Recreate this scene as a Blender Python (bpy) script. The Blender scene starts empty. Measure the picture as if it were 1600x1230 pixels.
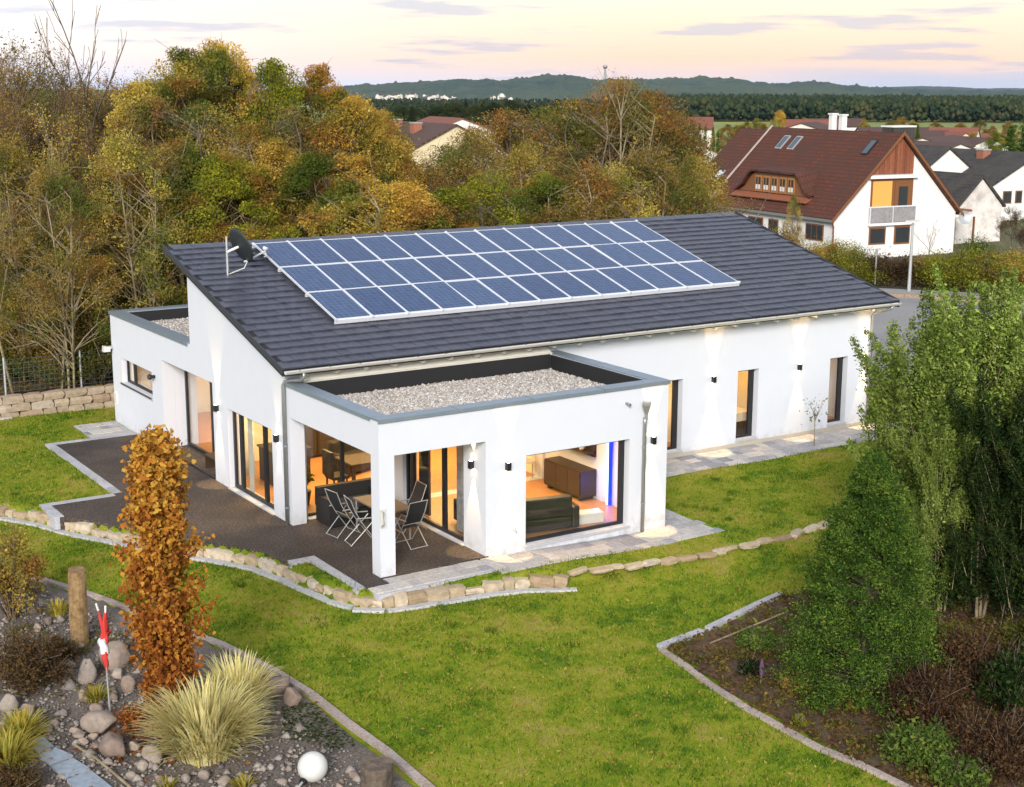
import bpy, math, random
import numpy as np
from math import radians as RAD, sin, cos, pi

S = bpy.context.scene
COL = S.collection
rng = np.random.default_rng(7)
random.seed(7)

# ------------------------------------------------------------------ camera
CAMP = np.array([-13.6082, -30.3944, 10.2045]); YAW, PIT, ROL, FPX = -.5806, -.2106, .0036, 2252.68
cam = bpy.data.objects.new('camera', bpy.data.cameras.new('camera')); COL.objects.link(cam)
from mathutils import Matrix, Vector
cam.matrix_world = Matrix.Translation(Vector(CAMP)) @ Matrix.Rotation(YAW, 4, 'Z') @ Matrix.Rotation(pi/2+PIT, 4, 'X') @ Matrix.Rotation(ROL, 4, 'Z')
cam.data.sensor_fit = 'HORIZONTAL'; cam.data.sensor_width = 36
cam.data.lens = 36*FPX/1600
cam.data.clip_start = .5; cam.data.clip_end = 30000
S.camera = cam

# ------------------------------------------------------------------ world, sun, exposure
SUN_EL, SUN_AZ = RAD(24), math.atan2(-.62, -.78)      # azimuth of the sun measured as atan2(x, y)
W = bpy.data.worlds.new('World'); S.world = W; W.use_nodes = True
nt = W.node_tree; nt.nodes.clear()
def wn(t, **k):
    n = nt.nodes.new(t)
    for a, b in k.items(): setattr(n, a, b)
    return n
out = wn('ShaderNodeOutputWorld'); bg = wn('ShaderNodeBackground'); bg.inputs['Strength'].default_value = .1
sky = wn('ShaderNodeTexSky', sky_type='NISHITA', sun_disc=False, sun_elevation=SUN_EL, sun_rotation=SUN_AZ, air_density=1.0, dust_density=1.5, ozone_density=1.5)
tc = wn('ShaderNodeTexCoord'); sep = wn('ShaderNodeSeparateXYZ'); nt.links.new(tc.outputs['Generated'], sep.inputs[0])
def math_(op, a, b=None, clamp=False):
    n = wn('ShaderNodeMath', operation=op, use_clamp=clamp)
    for i, x in enumerate((a, b)):
        if x is None: continue
        if isinstance(x, (int, float)): n.inputs[i].default_value = x
        else: nt.links.new(x, n.inputs[i])
    return n.outputs[0]
def ramp_(fac, stops):
    n = wn('ShaderNodeValToRGB'); e = n.color_ramp.elements
    while len(e) < len(stops): e.new(.5)
    for i, (p, c) in enumerate(stops):
        e[i].position = p; e[i].color = (*c, 1) if len(c) == 3 else c
    nt.links.new(fac, n.inputs[0]); return n.outputs[0]
def mix_(fac, a, b, blend='MIX'):
    n = wn('ShaderNodeMix', data_type='RGBA', blend_type=blend)
    for k, x in ((0, fac), (6, a), (7, b)):
        if isinstance(x, (int, float)): n.inputs[k].default_value = x
        elif isinstance(x, tuple): n.inputs[k].default_value = (*x, 1)
        else: nt.links.new(x, n.inputs[k])
    return n.outputs[2]
elev = sep.outputs[2]
# evening side of the sky: towards (0.95, 0.3)
side = math_('ADD', math_('MULTIPLY', sep.outputs[0], .80), math_('MULTIPLY', sep.outputs[1], .60))
sidef = ramp_(side, [(.70, (0, 0, 0)), (.97, (1, 1, 1))])
e_n = math_('MULTIPLY', elev, 10.0, True)
warm = ramp_(e_n, [(0, (.66, .66, .76)), (.07, (.84, .66, .62)), (.18, (.96, .66, .49)), (.42, (.97, .76, .57)), (1, (.95, .92, .86))])
cool = ramp_(e_n, [(0, (.78, .82, .95)), (.2, (.92, .93, .98)), (.5, (.97, .96, .94)), (1, (.95, .95, .97))])
base = mix_(sidef, cool, warm)
mp = wn('ShaderNodeMapping'); mp.inputs['Scale'].default_value = (7, 7, 85); mp.inputs['Location'].default_value = (1.3, .4, .5)
nt.links.new(tc.outputs['Generated'], mp.inputs[0])
nz = wn('ShaderNodeTexNoise'); nz.inputs['Scale'].default_value = 1.0; nz.inputs['Detail'].default_value = 6; nz.inputs['Roughness'].default_value = .55
nt.links.new(mp.outputs[0], nz.inputs['Vector'])
streak = ramp_(nz.outputs[0], [(.56, (0, 0, 0)), (.63, (1, 1, 1))])
streakc = mix_(sidef, (.46, .52, .70), (.44, .48, .62))
base = mix_(math_('MULTIPLY', streak, .6), base, streakc)
bank = math_('MULTIPLY', ramp_(side, [(.982, (0, 0, 0)), (.996, (1, 1, 1))]), ramp_(math_('ADD', elev, math_('MULTIPLY', math_('SUBTRACT', nz.outputs[0], .5), .022)), [(.006, (1, 1, 1)), (.0125, (0, 0, 0))]))
base = mix_(math_('MULTIPLY', bank, .75), base, (.52, .56, .70))
cover = ramp_(elev, [(.0, (1, 1, 1)), (.2, (.7, .7, .7)), (.5, (.35, .35, .35))])
SKYGAIN = 8.0
gain = wn('ShaderNodeVectorMath', operation='SCALE'); nt.links.new(base, gain.inputs[0]); gain.inputs['Scale'].default_value = SKYGAIN
nt.links.new(mix_(cover, sky.outputs[0], gain.outputs[0]), bg.inputs['Color'])
nt.links.new(bg.outputs[0], out.inputs[0])

sl = bpy.data.lights.new('sun', 'SUN'); sl.energy = 2.6; sl.angle = RAD(18); sl.color = (1, .955, .90)
so = bpy.data.objects.new('sun', sl); COL.objects.link(so)
sd = Vector((sin(SUN_AZ)*cos(SUN_EL), cos(SUN_AZ)*cos(SUN_EL), sin(SUN_EL)))
so.rotation_euler = sd.to_track_quat('Z', 'Y').to_euler(); so.location = (-30, -40, 40)
S.view_settings.view_transform = 'Standard'; S.view_settings.look = 'None'; S.view_settings.gamma = 1
S.view_settings.use_curve_mapping = False; S.view_settings.exposure = 0.75
S.render.engine = 'CYCLES'
S.cycles.use_denoising = True
S.cycles.max_bounces = 6; S.cycles.transparent_max_bounces = 12; S.cycles.diffuse_bounces = 3; S.cycles.glossy_bounces = 3
S.cycles.sample_clamp_indirect = 4; S.cycles.caustics_reflective = False; S.cycles.caustics_refractive = False

# ------------------------------------------------------------------ where a spot seen from the drone lies in the place
_cy, _sy, _cp, _sp, _cr, _sr = cos(YAW), sin(YAW), cos(PIT), sin(PIT), cos(ROL), sin(ROL)
FW = np.array([-_sy*_cp, _cy*_cp, _sp]); R0 = np.array([_cy, _sy, 0.]); U0 = np.cross(R0, FW)
RT = _cr*R0+_sr*U0; UP = -_sr*R0+_cr*U0
def ray(u, v): return FW+(u-800)/FPX*RT-(v-615)/FPX*UP
def gz(u, v, z):
    d = ray(u, v); return CAMP+(z-CAMP[2])/d[2]*d
def gd(u, dep, z):
    a = (u-800)/FPX; k = ((z-CAMP[2])/dep-FW[2]-a*RT[2])/UP[2]
    return CAMP+dep*(FW+a*RT+k*UP)
def zt(u, v, dep): return (CAMP+dep*ray(u, v))[2]

# ------------------------------------------------------------------ materials
def new_mat(name):
    m = bpy.data.materials.new(name); m.use_nodes = True; m.node_tree.nodes.clear(); return m
class N:
    """small node writer for one material"""
    def __init__(s, name): s.m = new_mat(name); s.t = s.m.node_tree; s.o = s.n('ShaderNodeOutputMaterial')
    def n(s, t, **k):
        x = s.t.nodes.new(t)
        for a, b in k.items(): setattr(x, a, b)
        return x
    def put(s, sock, x):
        if x is None: return
        if hasattr(x, 'is_output'): s.t.links.new(x, sock)
        elif isinstance(x, tuple) and len(x) == 3 and sock.type == 'RGBA': sock.default_value = (*x, 1)
        else: sock.default_value = x
    def pos(s): return s.n('ShaderNodeNewGeometry').outputs['Position']
    def obj(s): return s.n('ShaderNodeTexCoord').outputs['Object']
    def map(s, v, sc):
        x = s.n('ShaderNodeMapping'); s.put(x.inputs[0], v); x.inputs['Scale'].default_value = sc; return x.outputs[0]
    def noise(s, v, sc, det=4, rough=.6, col=False, dist=0):
        x = s.n('ShaderNodeTexNoise'); s.put(x.inputs['Vector'], v); x.inputs['Scale'].default_value = sc
        x.inputs['Detail'].default_value = det; x.inputs['Roughness'].default_value = rough; x.inputs['Distortion'].default_value = dist
        return x.outputs[1 if col else 0]
    def voro(s, v, sc, out='Color'):
        x = s.n('ShaderNodeTexVoronoi'); s.put(x.inputs['Vector'], v); x.inputs['Scale'].default_value = sc; return x.outputs[out]
    def ramp(s, f, stops, interp='LINEAR'):
        x = s.n('ShaderNodeValToRGB'); e = x.color_ramp.elements; x.color_ramp.interpolation = interp
        while len(e) < len(stops): e.new(.5)
        for i, (p, c) in enumerate(stops): e[i].position = p; e[i].color = (*c, 1)
        s.put(x.inputs[0], f); return x.outputs[0]
    def mix(s, f, a, b, blend='MIX'):
        x = s.n('ShaderNodeMix', data_type='RGBA', blend_type=blend)
        s.put(x.inputs[0], f); s.put(x.inputs[6], a); s.put(x.inputs[7], b); return x.outputs[2]
    def math(s, op, a, b=0., clamp=False):
        x = s.n('ShaderNodeMath', operation=op, use_clamp=clamp); s.put(x.inputs[0], a); s.put(x.inputs[1], b); return x.outputs[0]
    def island(s): return s.n('ShaderNodeNewGeometry').outputs['Random Per Island']
    def orand(s): return s.n('ShaderNodeObjectInfo').outputs['Random']
    def bump(s, h, st=.3, d=.02):
        x = s.n('ShaderNodeBump'); x.inputs['Strength'].default_value = st; x.inputs['Distance'].default_value = d; s.put(x.inputs['Height'], h); return x.outputs[0]
    def pbr(s, col, rough=.7, metal=0, normal=None, spec=.5, **kw):
        p = s.n('ShaderNodeBsdfPrincipled'); s.put(p.inputs['Base Color'], col); s.put(p.inputs['Roughness'], rough); p.inputs['Metallic'].default_value = metal
        p.inputs['Specular IOR Level'].default_value = spec
        if normal is not None: s.put(p.inputs['Normal'], normal)
        for k, v in kw.items(): s.put(p.inputs[k.replace('_', ' ')], v)
        return p.outputs[0]
    def done(s, sh): s.t.links.new(sh, s.o.inputs[0]); return s.m

def m_plain(name, col, rough=.6, metal=0, var=.12, sc=6, bump=0, bsc=60, spec=.5):
    n = N(name); p = n.pos(); f = n.noise(p, sc, 5)
    c = n.mix(f, tuple(x*(1-var) for x in col), tuple(min(1, x*(1+var)) for x in col))
    nb = n.bump(n.noise(p, bsc, 3), bump, .01) if bump else None
    return n.done(n.pbr(c, rough, metal, nb, spec))
def m_speck(name, cols, sc, rough=.9, bump=.4, big=.5, objvar=0, bd=.01):
    n = N(name); p = n.pos()
    f = n.noise(p, sc, 3, .7); g = n.noise(p, big, 4)
    k = n.math('ADD', n.math('MULTIPLY', f, .65), n.math('MULTIPLY', g, .35))
    st = [(.36+.28*i/(len(cols)-1), c) for i, c in enumerate(cols)]
    c = n.ramp(k, st)
    if objvar:
        c = n.mix(1., c, n.ramp(n.orand(), [(0, (1-objvar,)*3), (1, (1+objvar,)*3)]), 'MULTIPLY')
    return n.done(n.pbr(c, rough, 0, n.bump(f, bump, bd)))
def m_piece(name, cols, rough=.8, sc=14, bump=.35, island=False):
    """one random tone per piece, broken up by fine grain"""
    n = N(name); p = n.pos(); r = n.island() if island else n.orand()
    c = n.ramp(r, [(i/(len(cols)-1), c) for i, c in enumerate(cols)])
    f = n.noise(p, sc, 6, .65)
    c = n.mix(1., c, n.ramp(f, [(.25, (.68, .67, .66)), (.75, (1.22, 1.21, 1.2))]), 'MULTIPLY')
    return n.done(n.pbr(c, rough, 0, n.bump(f, bump, .012)))
def m_leaf(name, cols, trans=.42, clump=.9, rough=.75, objvar=True, alt=None):
    n = N(name); r = n.island(); p = n.pos()
    g = n.noise(p, clump, 3)
    k = n.math('ADD', n.math('MULTIPLY', r, .55), n.math('MULTIPLY', n.math('SUBTRACT', g, .3), 1.1), True)
    c = n.ramp(k, [(.05+.9*i/(len(cols)-1), c) for i, c in enumerate(cols)])
    if alt:   # parts of a crown still green, parts already turned rusty
        h = n.noise(p, .42, 3, .6); c = n.mix(n.ramp(h, [(.46, (0, 0, 0)), (.60, (.9, .9, .9))]), c, n.mix(r, tuple(x*.5 for x in alt[0]), alt[0]))
        h2 = n.noise(n.map(p, (1, 1, 1.3)), .7, 3, .6); c = n.mix(n.ramp(h2, [(.52, (0, 0, 0)), (.64, (.85, .85, .85))]), c, n.mix(r, tuple(x*.5 for x in alt[1]), alt[1]))
    if objvar: c = n.mix(1., c, n.ramp(n.orand(), [(0, (.82, .80, .78)), (1, (1.18, 1.16, 1.1))]), 'MULTIPLY')
    d = n.n('ShaderNodeBsdfDiffuse'); n.put(d.inputs[0], c)
    t = n.n('ShaderNodeBsdfTranslucent'); n.put(t.inputs[0], c)
    x = n.n('ShaderNodeMixShader'); x.inputs[0].default_value = trans; n.t.links.new(d.outputs[0], x.inputs[1]); n.t.links.new(t.outputs[0], x.inputs[2])
    return n.done(x.outputs[0])
def m_emit(name, col, st):
    n = N(name); e = n.n('ShaderNodeEmission'); n.put(e.inputs[0], col); e.inputs[1].default_value = st; return n.done(e.outputs[0])
def m_glass(name, tint=(.95, .965, .965), refl=.045):
    n = N(name); t = n.n('ShaderNodeBsdfTransparent'); n.put(t.inputs[0], tint)
    g = n.n('ShaderNodeBsdfGlossy'); g.inputs['Roughness'].default_value = .02
    fr = n.n('ShaderNodeLayerWeight'); fr.inputs[0].default_value = .5
    f = n.math('ADD', n.math('MULTIPLY', n.math('POWER', fr.outputs['Facing'], 4.), .8), refl, True)
    x = n.n('ShaderNodeMixShader'); n.put(x.inputs[0], f); n.t.links.new(t.outputs[0], x.inputs[1]); n.t.links.new(g.outputs[0], x.inputs[2])
    return n.done(x.outputs[0])

M = {}
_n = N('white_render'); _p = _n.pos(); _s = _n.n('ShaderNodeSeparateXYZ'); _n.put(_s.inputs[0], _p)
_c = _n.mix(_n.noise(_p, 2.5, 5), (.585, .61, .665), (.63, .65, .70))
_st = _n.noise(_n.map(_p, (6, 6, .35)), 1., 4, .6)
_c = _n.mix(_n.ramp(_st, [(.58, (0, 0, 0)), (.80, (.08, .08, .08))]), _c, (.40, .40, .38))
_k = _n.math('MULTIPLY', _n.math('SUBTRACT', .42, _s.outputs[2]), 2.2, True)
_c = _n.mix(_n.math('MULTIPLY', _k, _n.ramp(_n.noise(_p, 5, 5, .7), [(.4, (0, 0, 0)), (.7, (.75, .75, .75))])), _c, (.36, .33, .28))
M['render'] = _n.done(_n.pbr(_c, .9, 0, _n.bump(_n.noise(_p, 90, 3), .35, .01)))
M['ceiling'] = m_plain('white_ceiling', (.8, .79, .76), .9)
M['inwall'] = m_plain('cream_inner_wall', (.80, .74, .62), .9, 0, .05)
M['whitewood'] = m_plain('white_painted_wood', (.80, .77, .68), .6)
M['zinc'] = m_plain('zinc_sheet', (.30, .36, .42), .42, .55, .18, 3)
M['zincl'] = m_plain('bright_zinc_gutter', (.80, .76, .68), .35, .55, .08, 4)
M['pipe'] = m_plain('weathered_zinc_pipe', (.30, .31, .30), .4, .6, .2, 7)
M['black'] = m_plain('anthracite_frame', (.012, .012, .014), .45)
M['membrane'] = m_plain('black_roof_membrane', (.010, .010, .011), .7, 0, .2)
M['alu'] = m_plain('anodised_aluminium', (.82, .84, .87), .35, .35, .04)
M['chrome'] = m_plain('brushed_steel_tube', (.36, .37, .37), .5, .3, .06)
M['dish'] = m_plain('dark_dish_paint', (.022, .028, .03), .5)
M['sill'] = m_plain('grey_stone_sill', (.40, .42, .45), .6, 0, .12, 20)
M['glass'] = m_glass('window_glass')
M['roof_tile'] = m_piece('anthracite_roof_tile', [(.056, .060, .083), (.063, .067, .092), (.070, .075, .102)], .40, 9, .2)
M['roof_tiles'] = m_piece('anthracite_roof_tiles', [(.056, .060, .083), (.063, .067, .092), (.070, .075, .102)], .40, 9, .2, True)
M['membrane2'] = m_plain('roof_batten_layer', (.02, .02, .024), .8)
M['paver'] = m_piece('concrete_paver', [(.20, .21, .25), (.36, .35, .35), (.48, .46, .43), (.29, .30, .33), (.54, .50, .46), (.25, .26, .30)], .8, 12, .3)
M['sand'] = m_piece('sandstone', [(.28, .20, .12), (.44, .35, .23), (.52, .44, .33), (.36, .28, .18), (.56, .50, .40)], .9, 9, .6)
M['wallstone'] = m_piece('wall_stone', [(.27, .20, .14), (.36, .29, .20), (.42, .35, .26), (.30, .21, .14), (.45, .39, .31)], .9, 8, .6)
M['kerb'] = m_speck('concrete_edging', [(.24, .24, .26), (.38, .38, .41), (.46, .46, .48)], 26, .9, .3, 1.5, .12)
M['foot'] = m_speck('pale_concrete_foot', [(.30, .30, .31), (.44, .44, .44), (.54, .53, .52)], 14, .9, .5, 1.2)
M['pinkkerb'] = m_speck('pinkish_concrete_edging', [(.22, .165, .135), (.36, .295, .26), (.44, .385, .35)], 22, .9, .4, 1.2, .15)
M['terrace'] = m_speck('granulate_paving', [(.010, .008, .008), (.046, .035, .029), (.15, .11, .082)], 20, .9, .6, .45)
M['soil'] = m_speck('bed_soil', [(.055, .044, .036), (.14, .115, .095), (.25, .215, .185)], 26, .95, .8, .8, 0, .04)
M['pebble'] = m_piece('pebble', [(.11, .095, .085), (.20, .175, .155), (.32, .29, .26), (.18, .135, .11)], .8, 20, .1, True)
M['gravel'] = m_piece('roof_gravel', [(.22, .21, .20), (.42, .39, .35), (.62, .60, .57), (.34, .27, .21), (.50, .49, .50)], .85, 30, .1, True)
M['gravelbed'] = m_speck('roof_gravel_bed', [(.14, .13, .12), (.34, .32, .29), (.52, .50, .47)], 34, .9, .5, 3)
M['rock'] = m_piece('field_stone', [(.15, .11, .09), (.24, .18, .145), (.31, .25, .20), (.21, .18, .16), (.38, .32, .26)], .9, 11, 1.)
M['slab'] = m_piece('blue_grey_slab', [(.25, .30, .36), (.33, .39, .46)], .8, 10, .2)
M['bark'] = m_speck('bark', [(.055, .040, .028), (.13, .10, .070), (.22, .18, .13)], 5, .95, .8, 1.2)
M['palebark'] = m_speck('pale_bark', [(.12, .09, .05), (.24, .19, .11), (.34, .28, .18)], 5, .95, .6, 1.2)
M['twig'] = m_speck('twigs', [(.085, .055, .045), (.14, .09, .07), (.21, .14, .10)], 3, .95, .2, .6)
M['post'] = m_speck('weathered_log', [(.13, .075, .03), (.24, .15, .065), (.33, .22, .11)], 9, .9, .7, 2)
M['darkpost'] = m_speck('dark_log', [(.05, .038, .03), (.10, .075, .055), (.16, .12, .085)], 9, .9, .7, 2)
M['lawn'] = None
M['wood'] = m_plain('oak_floor', (.40, .19, .07), .4, 0, .25, 3)
M['darkfurn'] = m_plain('dark_wood_furniture', (.035, .022, .014), .5, 0, .3, 8)
M['sofa'] = m_plain('black_leather', (.018, .016, .013), .4, 0, .3, 10, .3, 30)
M['rattan'] = m_plain('black_wicker', (.012, .011, .010), .6, 0, .4, 40, .6, 90)
M['meshcloth'] = m_plain('black_mesh_fabric', (.015, .015, .016), .7)
M['white'] = m_plain('white_plastic', (.60, .60, .57), .4)
M['curtain'] = m_plain('light_curtain', (.62, .56, .46), .9)
M['blue_halo'] = m_emit('blue_halo', (.01, .02, 1.0), 3)
M['white_led'] = m_emit('white_blue_led', (.45, .6, 1.0), 4)
M['lampglow'] = m_emit('warm_lamp_lens', (1, .78, .45), 40)
M['redcloth'] = m_plain('red_cloth', (.52, .035, .03), .8, 0, .2, 20)
M['whitecloth'] = m_plain('white_cloth', (.72, .70, .70), .8)
M['green_wire'] = m_plain('grey_green_wire', (.10, .13, .12), .5, .3)
M['galv'] = m_plain('galvanised_steel', (.46, .48, .48), .45, .5)
M['cushion'] = m_plain('grey_cushion', (.07, .065, .06), .9)
M['table'] = m_plain('weathered_table_top', (.22, .16, .11), .6, 0, .25, 10)
M['brick'] = m_plain('red_brick', (.30, .12, .07), .9, 0, .3, 10)
M['asphalt'] = m_speck('asphalt', [(.19, .185, .19), (.25, .245, .245), (.30, .29, .285)], 12, .95, .2, .25)
M['sidewalk'] = m_speck('grey_sidewalk', [(.20, .19, .19), (.28, .27, .27), (.34, .33, .32)], 8, .95, .2, .3)
M['whitehouse'] = m_plain('white_house_plaster', (.70, .69, .67), .9, 0, .05, .6)
M['greyhouse'] = m_speck('stained_plaster', [(.42, .38, .35), (.62, .58, .54), (.70, .67, .63)], 1.2, .95, .1, .5)
M['creamhouse'] = m_plain('cream_plaster', (.62, .52, .34), .9, 0, .12, .8)
M['brownwood'] = m_plain('brown_window_wood', (.19, .075, .025), .5, 0, .2, 8)
M['clad'] = m_piece('red_brown_cladding', [(.16, .05, .022), (.22, .07, .032), (.27, .09, .04)], .7, 6, .3)
M['orange'] = m_plain('orange_blind', (.75, .36, .08), .8, 0, .06)
M['darkglass'] = m_plain('dark_window_glass', (.03, .035, .04), .08, 0, .3, 1.5, 0, 60, .8)
M['skyglass'] = m_plain('roof_window_glass', (.06, .08, .10), .06, 0, .2, 1.5, 0, 60, 1.)
def m_tileroof(name, cols, sc=(3.3, 3.3)):
    n = N(name); p = n.obj()
    b = n.n('ShaderNodeTexBrick'); n.put(b.inputs['Vector'], p); b.inputs['Scale'].default_value = 1; b.inputs['Brick Width'].default_value = .26; b.inputs['Row Height'].default_value = .3
    b.inputs['Mortar Size'].default_value = .035; b.offset = .5
    n.put(b.inputs['Color1'], cols[0]); n.put(b.inputs['Color2'], cols[1]); n.put(b.inputs['Mortar'], tuple(c*.35 for c in cols[0]))
    c = n.mix(n.ramp(n.noise(n.pos(), .9, 5, .7), [(.35, (0, 0, 0)), (.65, (1, 1, 1))]), b.outputs[0], cols[2])
    return n.done(n.pbr(c, .85, 0, n.bump(n.noise(n.pos(), 6, 4), .5, .03)))
M['redroof'] = m_tileroof('mossy_red_tiles', [(.105, .024, .011), (.15, .036, .015), (.060, .024, .013)])
M['brownroof'] = m_tileroof('brown_tiles', [(.10, .05, .038), (.13, .062, .045), (.075, .045, .038)])
M['darkroof'] = m_tileroof('dark_slate_tiles', [(.034, .032, .036), (.050, .046, .048), (.055, .05, .04)])
M['brightroof'] = m_tileroof('orange_red_tiles', [(.24, .075, .045), (.28, .09, .055), (.20, .07, .045)])

# ------------------------------------------------------------------ mesh helpers
def raw_mesh(name, v, f, mats, mi=None, smooth=False):
    """v (n,3) array, f (m,k) array of equal-sized polygons"""
    me = bpy.data.meshes.new(name); v = np.ascontiguousarray(v, np.float32); f = np.ascontiguousarray(f, np.int32)
    me.vertices.add(len(v)); me.vertices.foreach_set('co', v.ravel())
    k = f.shape[1]; me.loops.add(f.size); me.loops.foreach_set('vertex_index', f.ravel())
    me.polygons.add(len(f)); me.polygons.foreach_set('loop_start', np.arange(0, f.size, k, dtype=np.int32))
    try: me.polygons.foreach_set('loop_total', np.full(len(f), k, np.int32))
    except Exception: pass
    for m in (mats if isinstance(mats, (list, tuple)) else [mats]): me.materials.append(m)
    if mi is not None: me.polygons.foreach_set('material_index', np.ascontiguousarray(mi, np.int32))
    if smooth: me.polygons.foreach_set('use_smooth', np.ones(len(f), bool))
    me.update(calc_edges=True); return me
def wpos(o):
    p = np.zeros(3)
    while o is not None: p += np.array(o.location); o = o.parent
    return p
def link(name, me, parent=None, loc=(0, 0, 0), rot=None, scale=None):
    o = bpy.data.objects.new(name, me); COL.objects.link(o)
    if parent is not None: o.parent = parent
    o.location = loc
    if rot is not None: o.rotation_euler = rot
    if scale is not None: o.scale = (scale,)*3 if isinstance(scale, (int, float)) else scale
    return o
def tag(o, label, cat, group=None, kind=None):
    if label: o['label'] = label
    if cat: o['category'] = cat
    if group: o['group'] = group
    if kind: o['kind'] = kind
    return o
def thing(name, label, cat, loc=(0, 0, 0), group=None, rot=0):
    o = bpy.data.objects.new(name, None); COL.objects.link(o); o.location = loc; o.rotation_euler = (0, 0, rot); o.empty_display_size = .2
    return tag(o, label, cat, group)
def setting(o): o['kind'] = 'structure'; return o
def stuff(o): o['kind'] = 'stuff'; return o
def copy_tree(o, parent=None):
    c = o.copy(); COL.objects.link(c); c.parent = parent
    for ch in o.children: copy_tree(ch, c)
    return c

class MB:
    def __init__(s, T=None): s.v = []; s.f = []; s.m = []; s.T = T; s.mi = 0
    def add(s, vs, fs):
        b = len(s.v); s.v += [tuple(map(float, x)) for x in vs]; s.f += [tuple(i+b for i in f) for f in fs]; s.m += [s.mi]*len(fs); return s
    def box(s, x0, y0, z0, x1, y1, z1):
        x0, x1 = min(x0, x1), max(x0, x1); y0, y1 = min(y0, y1), max(y0, y1); z0, z1 = min(z0, z1), max(z0, z1)
        return s.add([(x0, y0, z0), (x1, y0, z0), (x1, y1, z0), (x0, y1, z0), (x0, y0, z1), (x1, y0, z1), (x1, y1, z1), (x0, y1, z1)],
                     [(0, 3, 2, 1), (4, 5, 6, 7), (0, 1, 5, 4), (1, 2, 6, 5), (2, 3, 7, 6), (3, 0, 4, 7)])
    def cbox(s, c, w, d, h, rz=0, bev=0):
        """upright box on its base centre c, turned by rz"""
        a, b = cos(rz), sin(rz); p = []
        for z in (0, h):
            for x, y in ((-w/2, -d/2), (w/2, -d/2), (w/2, d/2), (-w/2, d/2)): p.append((c[0]+a*x-b*y, c[1]+b*x+a*y, c[2]+z))
        return s.add(p, [(0, 3, 2, 1), (4, 5, 6, 7), (0, 1, 5, 4), (1, 2, 6, 5), (2, 3, 7, 6), (3, 0, 4, 7)])
    def prism(s, poly, z0, z1, axis='z'):
        n = len(poly); area = sum(poly[i][0]*poly[(i+1) % n][1]-poly[(i+1) % n][0]*poly[i][1] for i in range(n))
        if (area < 0) != (axis == 'y'): poly = poly[::-1]
        if axis == 'z': f = lambda p, t: (p[0], p[1], t)
        elif axis == 'x': f = lambda p, t: (t, p[0], p[1])
        else: f = lambda p, t: (p[0], t, p[1])
        vs = [f(p, z0) for p in poly]+[f(p, z1) for p in poly]
        return s.add(vs, [tuple(range(n))[::-1], tuple(range(n, 2*n))]+[(i, (i+1) % n, (i+1) % n+n, i+n) for i in range(n)])
    def tube(s, pts, r, n=8, cap=True):
        P = np.array(pts, float); R = np.broadcast_to(np.array(r, float), (len(P),)); vs = []; ref = None
        for i, p in enumerate(P):
            d = P[min(i+1, len(P)-1)]-P[max(i-1, 0)]; d = d/(np.linalg.norm(d)+1e-9)
            if ref is None: ref = np.array([0, 0, 1.]) if abs(d[2]) < .9 else np.array([1., 0, 0])
            a = np.cross(d, ref); a /= np.linalg.norm(a)+1e-9; b = np.cross(d, a); ref = np.cross(a, d) if abs(np.dot(ref, d)) > .95 else ref
            for k in range(n):
                t = 2*pi*k/n; vs.append(p+R[i]*(cos(t)*a+sin(t)*b))
        fs = [(i*n+k, i*n+(k+1) % n, (i+1)*n+(k+1) % n, (i+1)*n+k) for i in range(len(P)-1) for k in range(n)]
        if cap: fs += [tuple(range(n))[::-1], tuple((len(P)-1)*n+k for k in range(n))]
        return s.add(vs, fs)
    def lathe(s, prof, n=20, o=(0, 0, 0)):
        vs = [(o[0]+r*cos(2*pi*k/n), o[1]+r*sin(2*pi*k/n), o[2]+z) for r, z in prof for k in range(n)]
        fs = [(i*n+k, i*n+(k+1) % n, (i+1)*n+(k+1) % n, (i+1)*n+k) for i in range(len(prof)-1) for k in range(n)]
        return s.add(vs, fs+[tuple(range(n))[::-1], tuple((len(prof)-1)*n+k for k in range(n))])
    def quad(s, a, b, c, d): return s.add([a, b, c, d], [(0, 1, 2, 3)])
    def grid_wall(s, us, zs, solid, fix, t0, t1):
        """wall in the plane fix='x' or 'y' between t0 and t1, cells (us x zs) filled where solid(u, z); only outer faces are made"""
        us = sorted(set(us)); zs = sorted(set(zs)); nu, nz = len(us)-1, len(zs)-1
        m = [[solid((us[i]+us[i+1])/2, (zs[j]+zs[j+1])/2) for j in range(nz)] for i in range(nu)]
        P = (lambda u, z, t: (t, u, z)) if fix == 'x' else (lambda u, z, t: (u, t, z))
        g = lambda i, j: 0 <= i < nu and 0 <= j < nz and m[i][j]
        for i in range(nu):
            for j in range(nz):
                if not m[i][j]: continue
                a, b, c, d = us[i], us[i+1], zs[j], zs[j+1]
                q = [[P(a, c, t0), P(b, c, t0), P(b, d, t0), P(a, d, t0)], [P(a, c, t1), P(a, d, t1), P(b, d, t1), P(b, c, t1)]]
                if not g(i-1, j): q.append([P(a, c, t0), P(a, d, t0), P(a, d, t1), P(a, c, t1)])
                if not g(i+1, j): q.append([P(b, c, t0), P(b, c, t1), P(b, d, t1), P(b, d, t0)])
                if not g(i, j-1): q.append([P(a, c, t0), P(a, c, t1), P(b, c, t1), P(b, c, t0)])
                if not g(i, j+1): q.append([P(a, d, t0), P(b, d, t0), P(b, d, t1), P(a, d, t1)])
                for x in q: s.quad(*x)
        return s
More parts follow.
